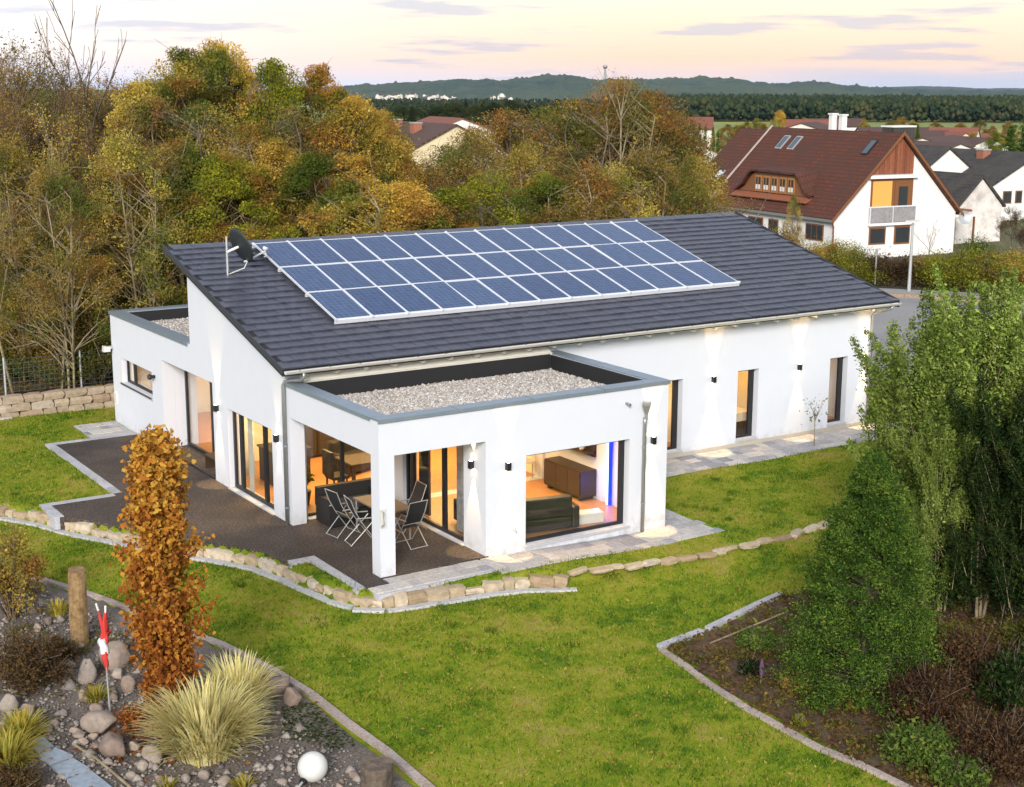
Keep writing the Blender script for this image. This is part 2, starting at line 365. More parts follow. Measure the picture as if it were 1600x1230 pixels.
    def build(s, name, mats, parent=None, smooth=False, loc=None):
        V = np.array(s.v, float)
        if s.T is not None: V = V@np.array(s.T[0]).T+np.array(s.T[1])
        o0 = wpos(parent) if parent is not None else (np.array(loc, float) if loc is not None else np.zeros(3))
        me = bpy.data.meshes.new(name); me.from_pydata([tuple(x) for x in V-o0], [], s.f)
        for m in (mats if isinstance(mats, (list, tuple)) else [mats]): me.materials.append(m)
        me.polygons.foreach_set('material_index', s.m)
        if smooth: me.polygons.foreach_set('use_smooth', [True]*len(s.f))
        me.update()
        return link(name, me, parent, (0, 0, 0) if parent is not None or loc is None else loc)
def walls_with(ops, u0, u1, z0, z1):
    us = [u0, u1]; zs = [z0, z1]
    for a, b, c, d in ops: us += [a, b]; zs += [c, d]
    return us, zs, (lambda u, z: not any(a < u < b and c < z < d for a, b, c, d in ops))
def in_poly(P, poly):
    x, y = P[:, 0], P[:, 1]; r = np.zeros(len(P), bool); n = len(poly)
    for i in range(n):
        x1, y1 = poly[i]; x2, y2 = poly[(i+1) % n]
        if y1 == y2: continue
        c = ((y1 > y) != (y2 > y)) & (x < (x2-x1)*(y-y1)/(y2-y1)+x1); r ^= c
    return r
def sstep(a, b, x): t = np.clip((x-a)/(b-a), 0, 1); return t*t*(3-2*t)

# ================================================================== TERRAIN
EDGE = [(-9.0, 11.6), (-7.2, 8.5), (-6.2, 6.9), (-5.35, 5.37), (-4.7, 4.3), (-4.15, 3.01), (-3.4, 1.51), (-2.6, .15), (-2.05, -.75), (-1.56, -1.67), (-1.3, -2.6), (-1.17, -3.6), (-1.02, -4.6), (-.75, -5.2), (-.40, -5.48), (.16, -5.58), (1.03, -5.67), (1.92, -5.77), (2.72, -6.0), (3.4, -6.4)]
EAST = [(3.65, -6.38), (4.65, -6.44), (6.07, -6.64), (7.18, -6.68), (8.36, -6.68), (9.68, -6.72), (11.45, -6.42), (13, -6.1)]
_ex = np.array([p[0] for p in EDGE+EAST]); _ey = np.array([p[1] for p in EDGE+EAST])
def ye(x): return np.where(x < -9, 11.6+(-9-x)*1.75, np.interp(x, _ex, _ey))
def lawn_z(x, y):
    x = np.asarray(x, float); y = np.asarray(y, float)
    hi = -.045-.135*sstep(2, 7.2, x)*sstep(.5, -3.5, y); lo = -.36+.14*sstep(3, 6, x)*sstep(-9, -6.5, y)+.0*x
    up = sstep(.02, .22, y-ye(x))
    return lo+(hi-lo)*up+.015*np.sin(x*1.3+y*.7)+.012*np.sin(x*.5-y*1.9)
def ground_z(x, y):
    """the whole terrain: sunk a little under the lawn, a low bank behind the garden wall, a long fall to the valley"""
    x = np.asarray(x, float); y = np.asarray(y, float)
    z = -.14+0*x
    z = z-.6*sstep(-22, -17, x)*sstep(25, 23.2, x)*sstep(16.2, 14.9, y)
    bank = sstep(15.1, 15.5, y)*sstep(21, 13, x)*(.62+1.1*sstep(15.5, 27, y))
    z = z+bank*sstep(150, 90, y)
    r = np.hypot(x+13.6, y+30.4)
    return z-17*sstep(150, 1000, r)+.25*np.sin(x*.11)*np.sin(y*.09)*sstep(60, 140, r)
n = 330; sx = np.sinh(np.linspace(-6.3, 6.3, n))*25+8
GX, GY = np.meshgrid(sx, sx+12, indexing='ij'); GZ = ground_z(GX, GY)
V = np.stack([GX, GY, GZ], -1).reshape(-1, 3)
I = np.arange(n*n).reshape(n, n); F = np.stack([I[:-1, :-1], I[1:, :-1], I[1:, 1:], I[:-1, 1:]], -1).reshape(-1, 4)
g = N('ground_cover'); p = g.pos()
litter = g.ramp(g.noise(p, 2.6, 6, .7), [(.3, (.020, .018, .008)), (.48, (.055, .045, .020)), (.6, (.085, .055, .026)), (.75, (.05, .06, .018))])
sp = g.n('ShaderNodeSeparateXYZ'); g.put(sp.inputs[0], p)
dist = g.n('ShaderNodeVectorMath', operation='LENGTH'); g.put(dist.inputs[0], p)
near = g.ramp(g.math('DIVIDE', dist.outputs['Value'], 2000.), [(.03, (0, 0, 0)), (.06, (1, 1, 1))])
fields = g.ramp(g.voro(g.map(p, (.0035, .009, .004)), 1., 'Color'), [(.2, (.16, .22, .04)), (.45, (.30, .32, .06)), (.7, (.44, .42, .07)), (.9, (.18, .17, .06))])
fields = g.mix(.4, fields, g.ramp(g.noise(p, .05, 6, .7), [(.3, (.05, .06, .02)), (.7, (.22, .23, .06))]))
M['ground'] = g.done(g.pbr(g.mix(near, litter, fields), .95, 0, g.bump(g.noise(p, 9, 5), .7, .04)))
setting(link('ground', raw_mesh('ground', V, F, M['ground'], smooth=True)))

# ---- the garden lawn sheet
xs = np.arange(-17.0, 24.01, .16); ys = np.arange(-26.0, 15.1, .16)
LX, LY = np.meshgrid(xs, ys, indexing='ij'); LZ = lawn_z(LX, LY)
_lp = np.stack([LX.ravel(), LY.ravel()], -1)
LAWN = None
def make_lawn():
    V = np.stack([LX, LY, LZ], -1).reshape(-1, 3); a, b = LX.shape
    I = np.arange(a*b).reshape(a, b); F = np.stack([I[:-1, :-1], I[1:, :-1], I[1:, 1:], I[:-1, 1:]], -1).reshape(-1, 4)
    return setting(link('lawn', raw_mesh('lawn', V, F, M['lawn'], smooth=True)))
g = N('lawn_turf'); p = g.pos()
f1 = g.noise(p, .55, 5, .65, dist=.4); f2 = g.noise(p, 3.2, 5, .7); f3 = g.noise(p, 30, 3, .7)
k = g.math('ADD', g.math('MULTIPLY', f1, .5), g.math('ADD', g.math('MULTIPLY', f2, .3), g.math('MULTIPLY', f3, .2)))
tc_ = [(.36, (.040, .098, .010)), (.43, (.105, .185, .012)), (.49, (.195, .260, .015)), (.555, (.29, .300, .030)), (.61, (.36, .29, .09))]
M['lawn'] = g.done(g.pbr(g.ramp(k, tc_), .95, 0, g.bump(f3, .9, .05), .1))

LEFTBED = [(-5.98, .45), (-5.46, -.85), (-4.85, -2.74), (-4.03, -5.52), (-3.71, -7.2), (-3.6, -8.61), (-3.57, -10.02), (-3.53, -11.31), (-3.55, -12.59), (-3.6, -16), (-16, -16), (-16, 2.2), (-8, 1.6)]
RIGHTBED = [(7.09, -9.37), (4.49, -10.01), (3.06, -10.27), (2.92, -11.28), (2.74, -12.2), (2.61, -13.18), (2.6, -14.14), (2.62, -15.01), (2.73, -15.75), (2.75, -16.65), (2.9, -24), (24, -24), (24, -8.6), (12, -8.9)]
TERR = [(0, 10.85), (-2.68, 10.85), (-2.68, 4.72), (-4.54, 4.72), (-4.54, 3.5), (-4.0, 3.0), (-3.22, 1.5), (-2.42, .15), (-1.86, -.75), (-1.4, -1.6), (-1.24, -2.55), (-.56, -2.55), (-.56, -4.98), (0, -4.98), (0, -4.612), (2.7, -4.612), (2.7, .05), (.02, .05), (.02, 10.85)]
PAVE = [(-.56, -4.61), (-.56, -5.3), (.4, -5.42), (2, -5.42), (3.6, -5.5), (8.75, -5.72), (8.66, -3.6), (8.66, -1.35), (20.4, -1.35), (20.4, 0), (7.72, 0), (7.72, -4.61)]
PAD = [(-1.3, 10.87), (-1.36, 12.75), (0, 12.75), (0, 10.87)]
def shrink(poly, e):
    c = [min(p[0] for p in poly), max(p[0] for p in poly), min(p[1] for p in poly), max(p[1] for p in poly)]; return c
for q in ((-.4, -5.2, 2.6, -4.6), (2.6, -5.45, 8.5, -4.6), (7.9, -4.7, 8.5, -1.2), (7.9, -1.2, 20.2, 0)):   # the turf is cut away under the paving
    k = (_lp[:, 0] > q[0]) & (_lp[:, 0] < q[2]) & (_lp[:, 1] > q[1]) & (_lp[:, 1] < q[3]); LZ.ravel()[k] -= .10
make_lawn()
def bed(name, poly, mat, z0, step=.16):
    P = np.array(poly); lo, hi = P.min(0), P.max(0)
    xs = np.arange(lo[0], hi[0], step); ys = np.arange(lo[1], hi[1], step); X, Y = np.meshgrid(xs, ys, indexing='ij')
    ins = in_poly(np.stack([X.ravel(), Y.ravel()], -1), poly).reshape(X.shape)
    d = .05*np.sin(X*2.1+1.3*np.sin(Y*1.7))+.04*np.sin(Y*3.1+X)
    Z = lawn_z(X, Y)+z0+.25*np.abs(d)+.01
    a, b = X.shape; I = np.arange(a*b).reshape(a, b); F = np.stack([I[:-1, :-1], I[1:, :-1], I[1:, 1:], I[:-1, 1:]], -1)
    k = ins[:-1, :-1] & ins[1:, :-1] & ins[1:, 1:] & ins[:-1, 1:]
    return setting(link(name, raw_mesh(name, np.stack([X, Y, Z], -1).reshape(-1, 3), F[k], mat, smooth=True)))
bed('flower_bed', LEFTBED, M['soil'], .02)
M['soil2'] = m_speck('leafy_bed_soil', [(.026, .018, .010), (.070, .042, .022), (.105, .062, .035), (.05, .055, .018)], 7, .95, .8, .8, 0, .04)
bed('shrub_bed', RIGHTBED, M['soil2'], .02)
def bed_z(x, y): return float(lawn_z(x, y))+.05

# ---- short grass standing on the lawn
def blades(n, box, excl, zf, h, w, seed):
    r = np.random.default_rng(seed)
    P = np.stack([r.uniform(box[0], box[1], n), r.uniform(box[2], box[3], n)], -1)
    d = np.hypot(P[:, 0]-CAMP[0], P[:, 1]-CAMP[1]); k = np.ones(n, bool)
    u = (P-CAMP[:2]); s = u@R0[:2]/np.maximum(u@np.array([-_sy, _cy]), 1)
    k &= (np.abs(s) < .40)
    for e in excl: k &= ~in_poly(P, e)
    P = P[k]; m = len(P); z = zf(P[:, 0], P[:, 1]); t = r.uniform(0, 2*pi, m); hh = h*r.uniform(.5, 1.5, m); l = r.normal(0, .6, (m, 2))*hh[:, None]
    dx = np.stack([np.cos(t), np.sin(t)], -1)*w*r.uniform(.6, 1.5, m)[:, None]
    A = np.c_[P-dx, z-.005]; B = np.c_[P+dx, z-.005]; C = np.c_[P+l, z+hh]
    return np.stack([A, B, C], 1).reshape(-1, 3), np.arange(3*m).reshape(m, 3)
HOUSE = [(0, -.02), (19.56, -.02), (19.56, 13), (0, 13)]; PORCH = [(0, -4.62), (7.74, -4.62), (7.74, .1), (0, .1)]
v, f = blades(420000, (-11, 22, -19, 14.9), [LEFTBED, RIGHTBED, TERR, PAVE, PAD, HOUSE, PORCH], lawn_z, .045, .012, 3)
g = N('grass_blades'); p = g.pos(); f1 = g.noise(p, .55, 5, .65, dist=.4); f2 = g.noise(p, 3.2, 5, .7)
k = g.math('ADD', g.math('MULTIPLY', f1, .5), g.math('ADD', g.math('MULTIPLY', f2, .3), g.math('MULTIPLY', g.math('ADD', g.math('MULTIPLY', g.math('SUBTRACT', g.island(), .5), 1.5), .5), .2)))
c = g.ramp(k, tc_); dd = g.n('ShaderNodeBsdfDiffuse'); g.put(dd.inputs[0], c); tt = g.n('ShaderNodeBsdfTranslucent'); g.put(tt.inputs[0], c)
xx = g.n('ShaderNodeMixShader'); xx.inputs[0].default_value = .35; g.t.links.new(dd.outputs[0], xx.inputs[1]); g.t.links.new(tt.outputs[0], xx.inputs[2])
M['grass'] = g.done(xx.outputs[0])
def tufts(n, per, seed):
    r = np.random.default_rng(seed); c = np.stack([r.uniform(-9, 16, n), r.uniform(-18, 13, n)], -1); rad = r.uniform(.05, .22, n)
    P = np.repeat(c, per, 0)+r.normal(0, 1, (n*per, 2))*np.repeat(rad, per)[:, None]
    for e in (LEFTBED, RIGHTBED, TERR, PAVE, PAD, HOUSE, PORCH): P = P[~in_poly(P, e)]
    m = len(P); z = lawn_z(P[:, 0], P[:, 1]); t = r.uniform(0, 2*pi, m); hh = .075*r.uniform(.5, 1.4, m); l = r.normal(0, .6, (m, 2))*hh[:, None]; dx = np.stack([np.cos(t), np.sin(t)], -1)*.013
    return np.stack([np.c_[P-dx, z-.005], np.c_[P+dx, z-.005], np.c_[P+l, z+hh]], 1).reshape(-1, 3), np.arange(3*m).reshape(m, 3)
tv_, tf_ = tufts(300, 60, 8)
M['tuft'] = m_leaf('coarse_grass', [(.045, .11, .012), (.090, .17, .016), (.16, .23, .025)], .35, 2.)
tag(stuff(link('grass_tufts', raw_mesh('grass_tufts', tv_, tf_, M['tuft']))), 'darker coarse grass tufts scattered over the lawn', 'grass')
tag(stuff(link('grass', raw_mesh('grass', v, f, M['grass']))), 'short mown yellow-green grass of the garden lawn', 'grass')

# ---- road, pavement and kerb east of the house
def sheet(name, poly, z, mat, zf=None):
    m = MB(); m.add([(x, y, z if zf is None else zf(x, y)) for x, y in poly], [tuple(range(len(poly)))]); return setting(m.build(name, mat))
sheet('road', [(21.5, -14), (50, -2), (46.5, 10), (43.2, 17.0), (40.6, 20.2), (36.5, 24.5), (30, 30), (26, 27), (23.5, 12)], -.10, M['asphalt'])
kerbm = MB()
KP = [(50.4, -1.8), (46.8, 10.1), (43.5, 17.2), (40.9, 20.5), (36.7, 24.8), (30.2, 30.3)]
for (a, b) in zip(KP[:-1], KP[1:]):
    a, b = np.array(a), np.array(b); d = (b-a)/np.linalg.norm(b-a); nn = np.array([d[1], -d[0]])
    if nn[0] < 0: nn = -nn
    L = np.linalg.norm(b-a); k = max(1, int(L/1.0))
    for i in range(k):
        p0 = a+d*L*i/k; p1 = a+d*(L*(i+1)/k-.02)
        kerbm.prism([tuple(p0), tuple(p1), tuple(p1+nn*.16), tuple(p0+nn*.16)], -.3, .02)
setting(kerbm.build('kerb', M['wallstone']))
OFF = [(x+1.9, y+.9) for x, y in KP]; sheet('sidewalk', [(x+.17, y+.05) for x, y in KP]+OFF[::-1], .0, M['sidewalk'])

# ---- far hills with their woods
def ridge(name, prof, dep, depth, zbase, mat, bump, seed, n=260):
    r = np.random.default_rng(seed); U = np.linspace(prof[0][0], prof[-1][0], n); Vv = np.interp(U, [p[0] for p in prof], [p[1] for p in prof])
    ph = r.uniform(0, 6, 8); rows = []; T = [0, .12, .25, .4, .55, .7, .85, 1.0, 1.15, 1.4, 1.9, 2.4]
    for t in T:
        row = []
        for i, (u, v) in enumerate(zip(U, Vv)):
            top = zt(u, v, dep); h = (math.sin(t*pi/2)**1.1 if t <= 1 else max(0, math.cos((t-1)*pi/2.8)))
            P = gd(u, dep+(t-1)*depth, 0)
            z = zbase+(top-zbase)*h
            z += bump*(r.normal()*.35+math.sin(u*.13+ph[0]+t*5)*.8*(t < 1)*(t > 0))*(.3+.7*h)*(1 if 0 < t < 2.3 else 0)
            row.append((P[0], P[1], z))
        rows.append(row)
    V = np.array(rows).reshape(-1, 3); a, b = len(T), n; I = np.arange(a*b).reshape(a, b)
    F = np.stack([I[:-1, :-1], I[:-1, 1:], I[1:, 1:], I[1:, :-1]], -1).reshape(-1, 4)
    return setting(link(name, raw_mesh(name, V, F, mat)))
def m_hill(name, cols, sc):
    g = N(name); p = g.pos(); k = g.math('ADD', g.math('MULTIPLY', g.noise(p, sc, 5, .75), .6), g.math('MULTIPLY', g.noise(p, sc*.15, 3), .4))
    return g.done(g.pbr(g.ramp(k, [(.35+.3*i/(len(cols)-1), c) for i, c in enumerate(cols)]), 1., 0, g.bump(g.noise(p, sc, 4, .7), .8, 6.)))
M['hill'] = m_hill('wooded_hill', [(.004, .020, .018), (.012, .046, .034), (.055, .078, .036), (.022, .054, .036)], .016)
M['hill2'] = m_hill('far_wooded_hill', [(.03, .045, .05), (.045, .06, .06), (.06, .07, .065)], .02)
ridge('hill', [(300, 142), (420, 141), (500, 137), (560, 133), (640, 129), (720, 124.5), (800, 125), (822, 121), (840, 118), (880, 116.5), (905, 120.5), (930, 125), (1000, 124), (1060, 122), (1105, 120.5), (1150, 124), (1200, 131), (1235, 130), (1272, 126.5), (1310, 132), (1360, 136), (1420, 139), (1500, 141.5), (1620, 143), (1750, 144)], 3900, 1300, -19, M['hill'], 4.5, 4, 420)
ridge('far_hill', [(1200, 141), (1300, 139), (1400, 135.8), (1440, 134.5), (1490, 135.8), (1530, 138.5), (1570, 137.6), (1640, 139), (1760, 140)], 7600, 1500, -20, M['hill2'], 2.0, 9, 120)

# ================================================================== THE HOUSE
D, WX, LX_, HP = 4.61, 7.72, 19.55, 3.4
SL = (5.9831-3.8643)/(6.9204+.5165); ANG = math.atan(SL)
def roof_z(y): return 3.8643+SL*(y+.5165)
house = thing('house', 'modern white single-storey house with dark sloping roof and flat-roofed porch', 'house')
# --- walls
w = MB()
SLIDE = (.83, 3.60, .02, 2.12); REC = (4.56, 8.36, .02, 2.62); AWIN = (9.2, 11.88, 1.36, 2.12)
us, zs, sol = walls_with([SLIDE, REC, AWIN], 0, 12.75, -.3, 3.4); w.grid_wall(us, zs, sol, 'x', 0, .36)
w.prism([(0, 3.4), (6.05, 3.4), (6.05, roof_z(6.05)-.20), (0, roof_z(0)-.20)], 0, .36, 'x')
S0 = [(.5, 2.628, .02, 2.5), (3.05, 7.3, .02, 2.5), (11.15, 12.05, .155, 2.2), (14.09, 14.895, .155, 2.2), (17.78, 18.53, .155, 2.2)]
us, zs, sol = walls_with(S0, .363, LX_, -.3, roof_z(0)-.16); w.grid_wall(us, zs, sol, 'y', .001, .36)
w.box(LX_-.36, .363, -.3, LX_-.003, 6.05, 3.4); w.prism([(.363, 3.4), (6.05, 3.4), (6.05, roof_z(6.05)-.20), (.363, roof_z(.363)-.20)], LX_-.36, LX_-.003, 'x')
w.box(1.05, 5.9, -.3, LX_-.363, 6.2, 2.79); w.box(.363, 5.9, 2.793, LX_-.363, 6.2, roof_z(6.05)-.22)
us, zs, sol = walls_with([], .363, 10, -.3, 3.4); w.grid_wall(us, zs, sol, 'y', 12.39, 12.75); w.box(9.64, 6.2, -.3, 10, 12.387, 3.4)
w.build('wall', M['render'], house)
M['plinth'] = m_plain('beige_plinth', (.42, .38, .31), .9, 0, .15, 8)
MB().box(7.722, -.012, -.3, LX_-.003, -.0, .075).build('plinth', M['plinth'], house)
# porch and living-room extension
w = MB()
us, zs, sol = walls_with([(-D+.36, -.22, -.4, 2.62)], -D, -.003, -.35, HP); w.grid_wall(us, zs, sol, 'x', 0, .3635)
us, zs, sol = walls_with([(.3637, 2.628, -.4, 2.62), (3.686, 6.6, .05, 2.155)], .3637, WX, -.35, HP); w.grid_wall(us, zs, sol, 'y', -D, -D+.36)
us, zs, sol = walls_with([(-3.68, -.85, .02, 2.42)], -D+.363, -.003, -.35, 2.855); w.grid_wall(us, zs, sol, 'x', 2.628, 2.95)
w.box(WX-.36, -D+.363, -.35, WX, -.003, HP)
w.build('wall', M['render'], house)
w = MB(); w.box(.365, -D+.362, 2.70, 2.626, -.004, 2.86); w.box(2.952, -D+.362, 2.62, WX-.362, -.004, 2.86); w.build('porch_ceiling', M['ceiling'], house)
# --- coping sheets of the porch parapet (each sheet a part), black upstand, gravel
def coping(x0, y0, x1, y1, axis, nseg):
    for i in range(nseg):
        m = MB(); a, b = i/nseg, (i+1)/nseg; gp = .004
        if axis == 'x': A, B = x0+(x1-x0)*a+gp, x0+(x1-x0)*b-gp; m.box(A, y0, HP, B, y1, HP+.035); m.box(A, y0-.012, HP-.05, B, y0, HP+.035)
        else: A, B = y0+(y1-y0)*a+gp, y0+(y1-y0)*b-gp; m.box(x0, A, HP, x1, B, HP+.035); m.box(x0-.012, A, HP-.05, x0, B, HP+.035)
        if i: 
            if axis == 'x': m.box(A-.02, y0+.01, HP+.035, A+.012, y1-.01, HP+.05)
            else: m.box(x0+.01, A-.02, HP+.035, x1-.01, A+.012, HP+.05)
        m.build('coping', M['zinc'], house)
coping(-.03, -D-.03, WX+.03, -D+.33, 'x', 4)
coping(-.03, -D+.335, .34, -.02, 'y', 2)
coping(WX-.34, -D+.335, WX+.03, -.02, 'y', 2)
u = MB(); zt_, zb = HP-.005, 2.86
u.box(.365, -D+.362, zb, .40, -.3, zt_); u.box(WX-.40, -D+.362, zb, WX-.362, -.3, zt_); u.box(.402, -D+.362, zb, WX-.402, -D+.40, zt_)
u.box(.402, -.30, zb, WX-.402, -.262, zt_+.06); u.build('roof_upstand', M['membrane'], house)
u = MB(); u.prism([(-.32, HP+.058), (-.255, HP+.058), (-.003, HP+.22), (-.003, HP-.05), (-.26, HP-.05)], .36, WX-.345, 'x'); u.build('upstand_flashing', M['whitewood'], house)
b = MB(); b.box(.402, -D+.402, zb-.02, WX-.402, -.302, 3.02); b.build('gravel_bed', M['gravelbed'], house)
def pebbles(name, n, box, zf, s, mat, seed, poly=None, parent=None, flat=.7):
    r = np.random.default_rng(seed); P = np.stack([r.uniform(box[0], box[1], n), r.uniform(box[2], box[3], n)], -1)
    if poly is not None: P = P[in_poly(P, poly)]
    m = len(P); z = zf(P[:, 0], P[:, 1]) if callable(zf) else np.full(m, zf)
    o = np.array([(1, 0, 0), (0, 1, 0), (-1, 0, 0), (0, -1, 0), (0, 0, 1), (0, 0, -1)], float)
    of = np.array([(0, 1, 4), (1, 2, 4), (2, 3, 4), (3, 0, 4), (1, 0, 5), (2, 1, 5), (3, 2, 5), (0, 3, 5)])
    sz = s*np.exp(r.normal(0, .35 if parent else .55, m))[:, None, None]; q = o[None]*r.uniform(.55, 1.25, (m, 6, 1))*np.array([1, 1, flat])
    t = r.uniform(0, 2*pi, m); c, sn = np.cos(t), np.sin(t)
    x = q[:, :, 0]*c[:, None]-q[:, :, 1]*sn[:, None]; y = q[:, :, 0]*sn[:, None]+q[:, :, 1]*c[:, None]
    V = np.stack([x, y, q[:, :, 2]], -1)*sz; V += np.concatenate([P, z[:, None]], 1)[:, None]
    F = of[None]+6*np.arange(m)[:, None, None]
    return stuff(link(name, raw_mesh(name, V.reshape(-1, 3), F.reshape(-1, 3), mat, smooth=True), parent))
pebbles('roof_gravel', 15000, (.42, WX-.42, -D+.42, -.32), 3.025, .030, M['gravel'], 11, parent=house)
# --- annex flat roof
c = MB()
c.box(-.03, 6.2, HP, .36, 12.78, HP+.035); c.box(-.042, 6.2, HP-.06, -.03, 12.78, HP+.035); c.build('coping', M['zinc'], house)
c = MB(); c.box(.364, 12.40, HP, 10.03, 12.78, HP+.035); c.build('coping', M['zinc'], house)
c = MB(); c.box(.364, 6.25, 2.9, .40, 12.385, HP-.004); c.box(.402, 12.345, 2.9, 9.63, 12.385, HP-.004); c.build('roof_upstand', M['membrane'], house)
c = MB(); c.box(.40, 6.21, 2.8, 9.63, 12.34, 3.08); c.build('gravel_bed', M['gravelbed'], house)
pebbles('roof_gravel', 9000, (.42, 9.6, 6.25, 12.3), 3.085, .035, M['gravel'], 12, parent=house)
# --- the sloping roof
M['verge'] = m_plain('dark_verge_sheet', (.045, .05, .06), .5, .2)
X0, X1, Y0, Y1 = -.30, 20.04, -.5165, 6.92
r = MB(); th = .20
r.prism([(Y0+.02, roof_z(Y0+.02)-th), (Y1, roof_z(Y1)-th), (Y1, roof_z(Y1)-.03), (Y0+.02, roof_z(Y0+.02)-.03)], X0+.02, X1-.02, 'x')
roof = r.build('roof', M['membrane2'], house)
r = MB(); r.prism([(Y0-.02, roof_z(Y0-.02)-.12), (Y1+.02, roof_z(Y1)-.12), (Y1+.02, roof_z(Y1)+.03), (Y0-.02, roof_z(Y0-.02)+.02)], X0-.012, X0+.018, 'x')
r.build('verge_board', M['verge'], roof); r = MB()
r.prism([(Y0-.02, roof_z(Y0-.02)-th-.02), (Y1+.02, roof_z(Y1)-th-.02), (Y1+.02, roof_z(Y1)+.03), (Y0-.02, roof_z(Y0-.02)+.02)], X1-.018, X1+.012, 'x')
r.build('verge_board', M['verge'], roof)
r = MB(); r.prism([(Y0+.10, roof_z(Y0+.10)-th-.028), (-.004, roof_z(0)-th-.028), (-.004, roof_z(0)-th-.004), (Y0+.10, roof_z(Y0+.10)-th-.004)], X0+.05, X1-.05, 'x'); r.build('soffit', M['whitewood'], roof)
NC, NX = 22, 68; ds = (Y1-Y0+.03)/cos(ANG)/NC; dx = (X1-X0-.04)/NX
tl, tw = ds+.07, dx-.008
TV = np.array([(0, 0, .018), (tw, 0, .018), (tw, 0, .050), (tw*.5, 0, .056), (0, 0, .050), (0, tl, -.02), (tw, tl, -.02), (tw, tl, .006), (tw*.5, tl, .010), (0, tl, .006)])
TF = [(0, 1, 2, 3), (0, 3, 4), (4, 3, 8, 9), (3, 2, 7, 8), (5, 9, 8), (5, 8, 7, 6), (1, 6, 7, 2), (0, 4, 9, 5), (0, 5, 6, 1)]
tme = bpy.data.meshes.new('tile'); tme.from_pydata([tuple(v) for v in TV], [], TF); tme.materials.append(M['roof_tile']); tme.update()
ca, sa = cos(ANG), sin(ANG); tiles = []
for i in range(NC):
    for j in range(NX):
        x = X0+.02+j*dx+(.5*dx if i % 2 else 0); 
        if x+tw > X1: continue
        s = i*ds-.03; y = Y0+s*ca; z = roof_z(Y0)-.03+s*sa
        tiles.append((np.hypot(np.hypot(x-CAMP[0], y-CAMP[1]), z-CAMP[2]), x, y, z))
tiles.sort(); rv, rf = [], []
for k, (d_, x, y, z) in enumerate(tiles):
    jit = rng.normal(0, .003)
    if k < 300: link('tile', tme, roof, (x, y, z+jit), (ANG+rng.normal(0, .004), rng.normal(0, .004), 0))
    else:
        b0 = len(rv); rv += [(x+v[0], y+v[1]*ca-v[2]*sa, z+jit+v[1]*sa+v[2]*ca) for v in TV]; rf += [tuple(b0+q for q in f) for f in TF]
tm = bpy.data.meshes.new('roof_tiles'); tm.from_pydata([tuple(v) for v in rv], [], rf); tm.materials.append(M['roof_tiles']); tm.update()
stuff(link('roof_tiles', tm, roof))
x = .35
while x < LX_:
    m = MB(); m.prism([(-.42, roof_z(-.42)-th-.03), (-.002, roof_z(0)-th-.03), (-.002, roof_z(0)-th-.19), (-.36, roof_z(-.36)-th-.13)], x, x+.09, 'x'); m.build('rafter_tail', M['whitewood'], roof); x += .78
# gutter and pipes
m = MB(); yg, zg = Y0-.075, roof_z(Y0)-.075; prof = [(yg+.075*cos(t), zg+.075*sin(t)) for t in np.linspace(pi, 2*pi, 9)]; inn = [(yg+.068*cos(t), zg+.068*sin(t)+.001) for t in np.linspace(2*pi, pi, 9)]
pts = prof+inn
vs = [(X0+.06, *p) for p in pts]+[(X1-.02, *p) for p in pts]; k = len(pts); m.add(vs, [(i, (i+1) % k, (i+1) % k+k, i+k) for i in range(k)])
m.tube([(X0+.06, yg-.078, zg+.004), (X1-.02, yg-.078, zg+.004)], .011, 6)
gut = m.build('gutter', M['zincl'], house, smooth=False)
for x in np.arange(X0+.4, X1, .78): MB().box(x, yg-.085, zg+.006, x+.028, yg+.09, zg+.012).build('gutter_bracket', M['zinc'], gut)
def pipe(pts, r, name='downpipe', mat='pipe', bands=()):
    o = MB().tube(pts, r, 10).build(name, M[mat], house, smooth=True)
    for z in bands: MB().tube([(pts[-1][0], pts[-1][1], z), (pts[-1][0], pts[-1][1], z+.035)], r+.01, 10).build('pipe_clip', M['zinc'], o)
    return o
pipe([(.22, yg, zg-.06), (.22, yg, zg-.16), (.19, yg+.10, zg-.25), (.06, -.18, zg-.30), (-.04, -.08, zg-.34), (-.065, -.06, zg-.42), (-.065, -.06, -.05)], .048, bands=(.4, 1.9))
pipe([(19.75, yg, zg-.06), (19.70, yg+.05, zg-.16), (19.50, -.14, zg-.30), (19.42, -.07, zg-.40), (19.42, -.07, -.15)], .045, bands=(.5, 2.))
m = MB(); m.lathe([(.045, 0), (.05, .12), (.12, .30), (.13, .33), (.13, .40), (.12, .40), (.10, .30)], 4, (6.97, -D-.14, 2.62)); hop = m.build('rain_hopper', M['pipe'], house)
pipe([(6.97, -D-.09, 2.64), (6.97, -D-.075, 2.5), (6.97, -D-.07, -.18)], .046, bands=(.55, 1.9))
MB().tube([(6.47, -D+.02, 3.02), (6.47, -D-.16, 3.005)], .032, 10).build('overflow_spout', M['pipe'], house)
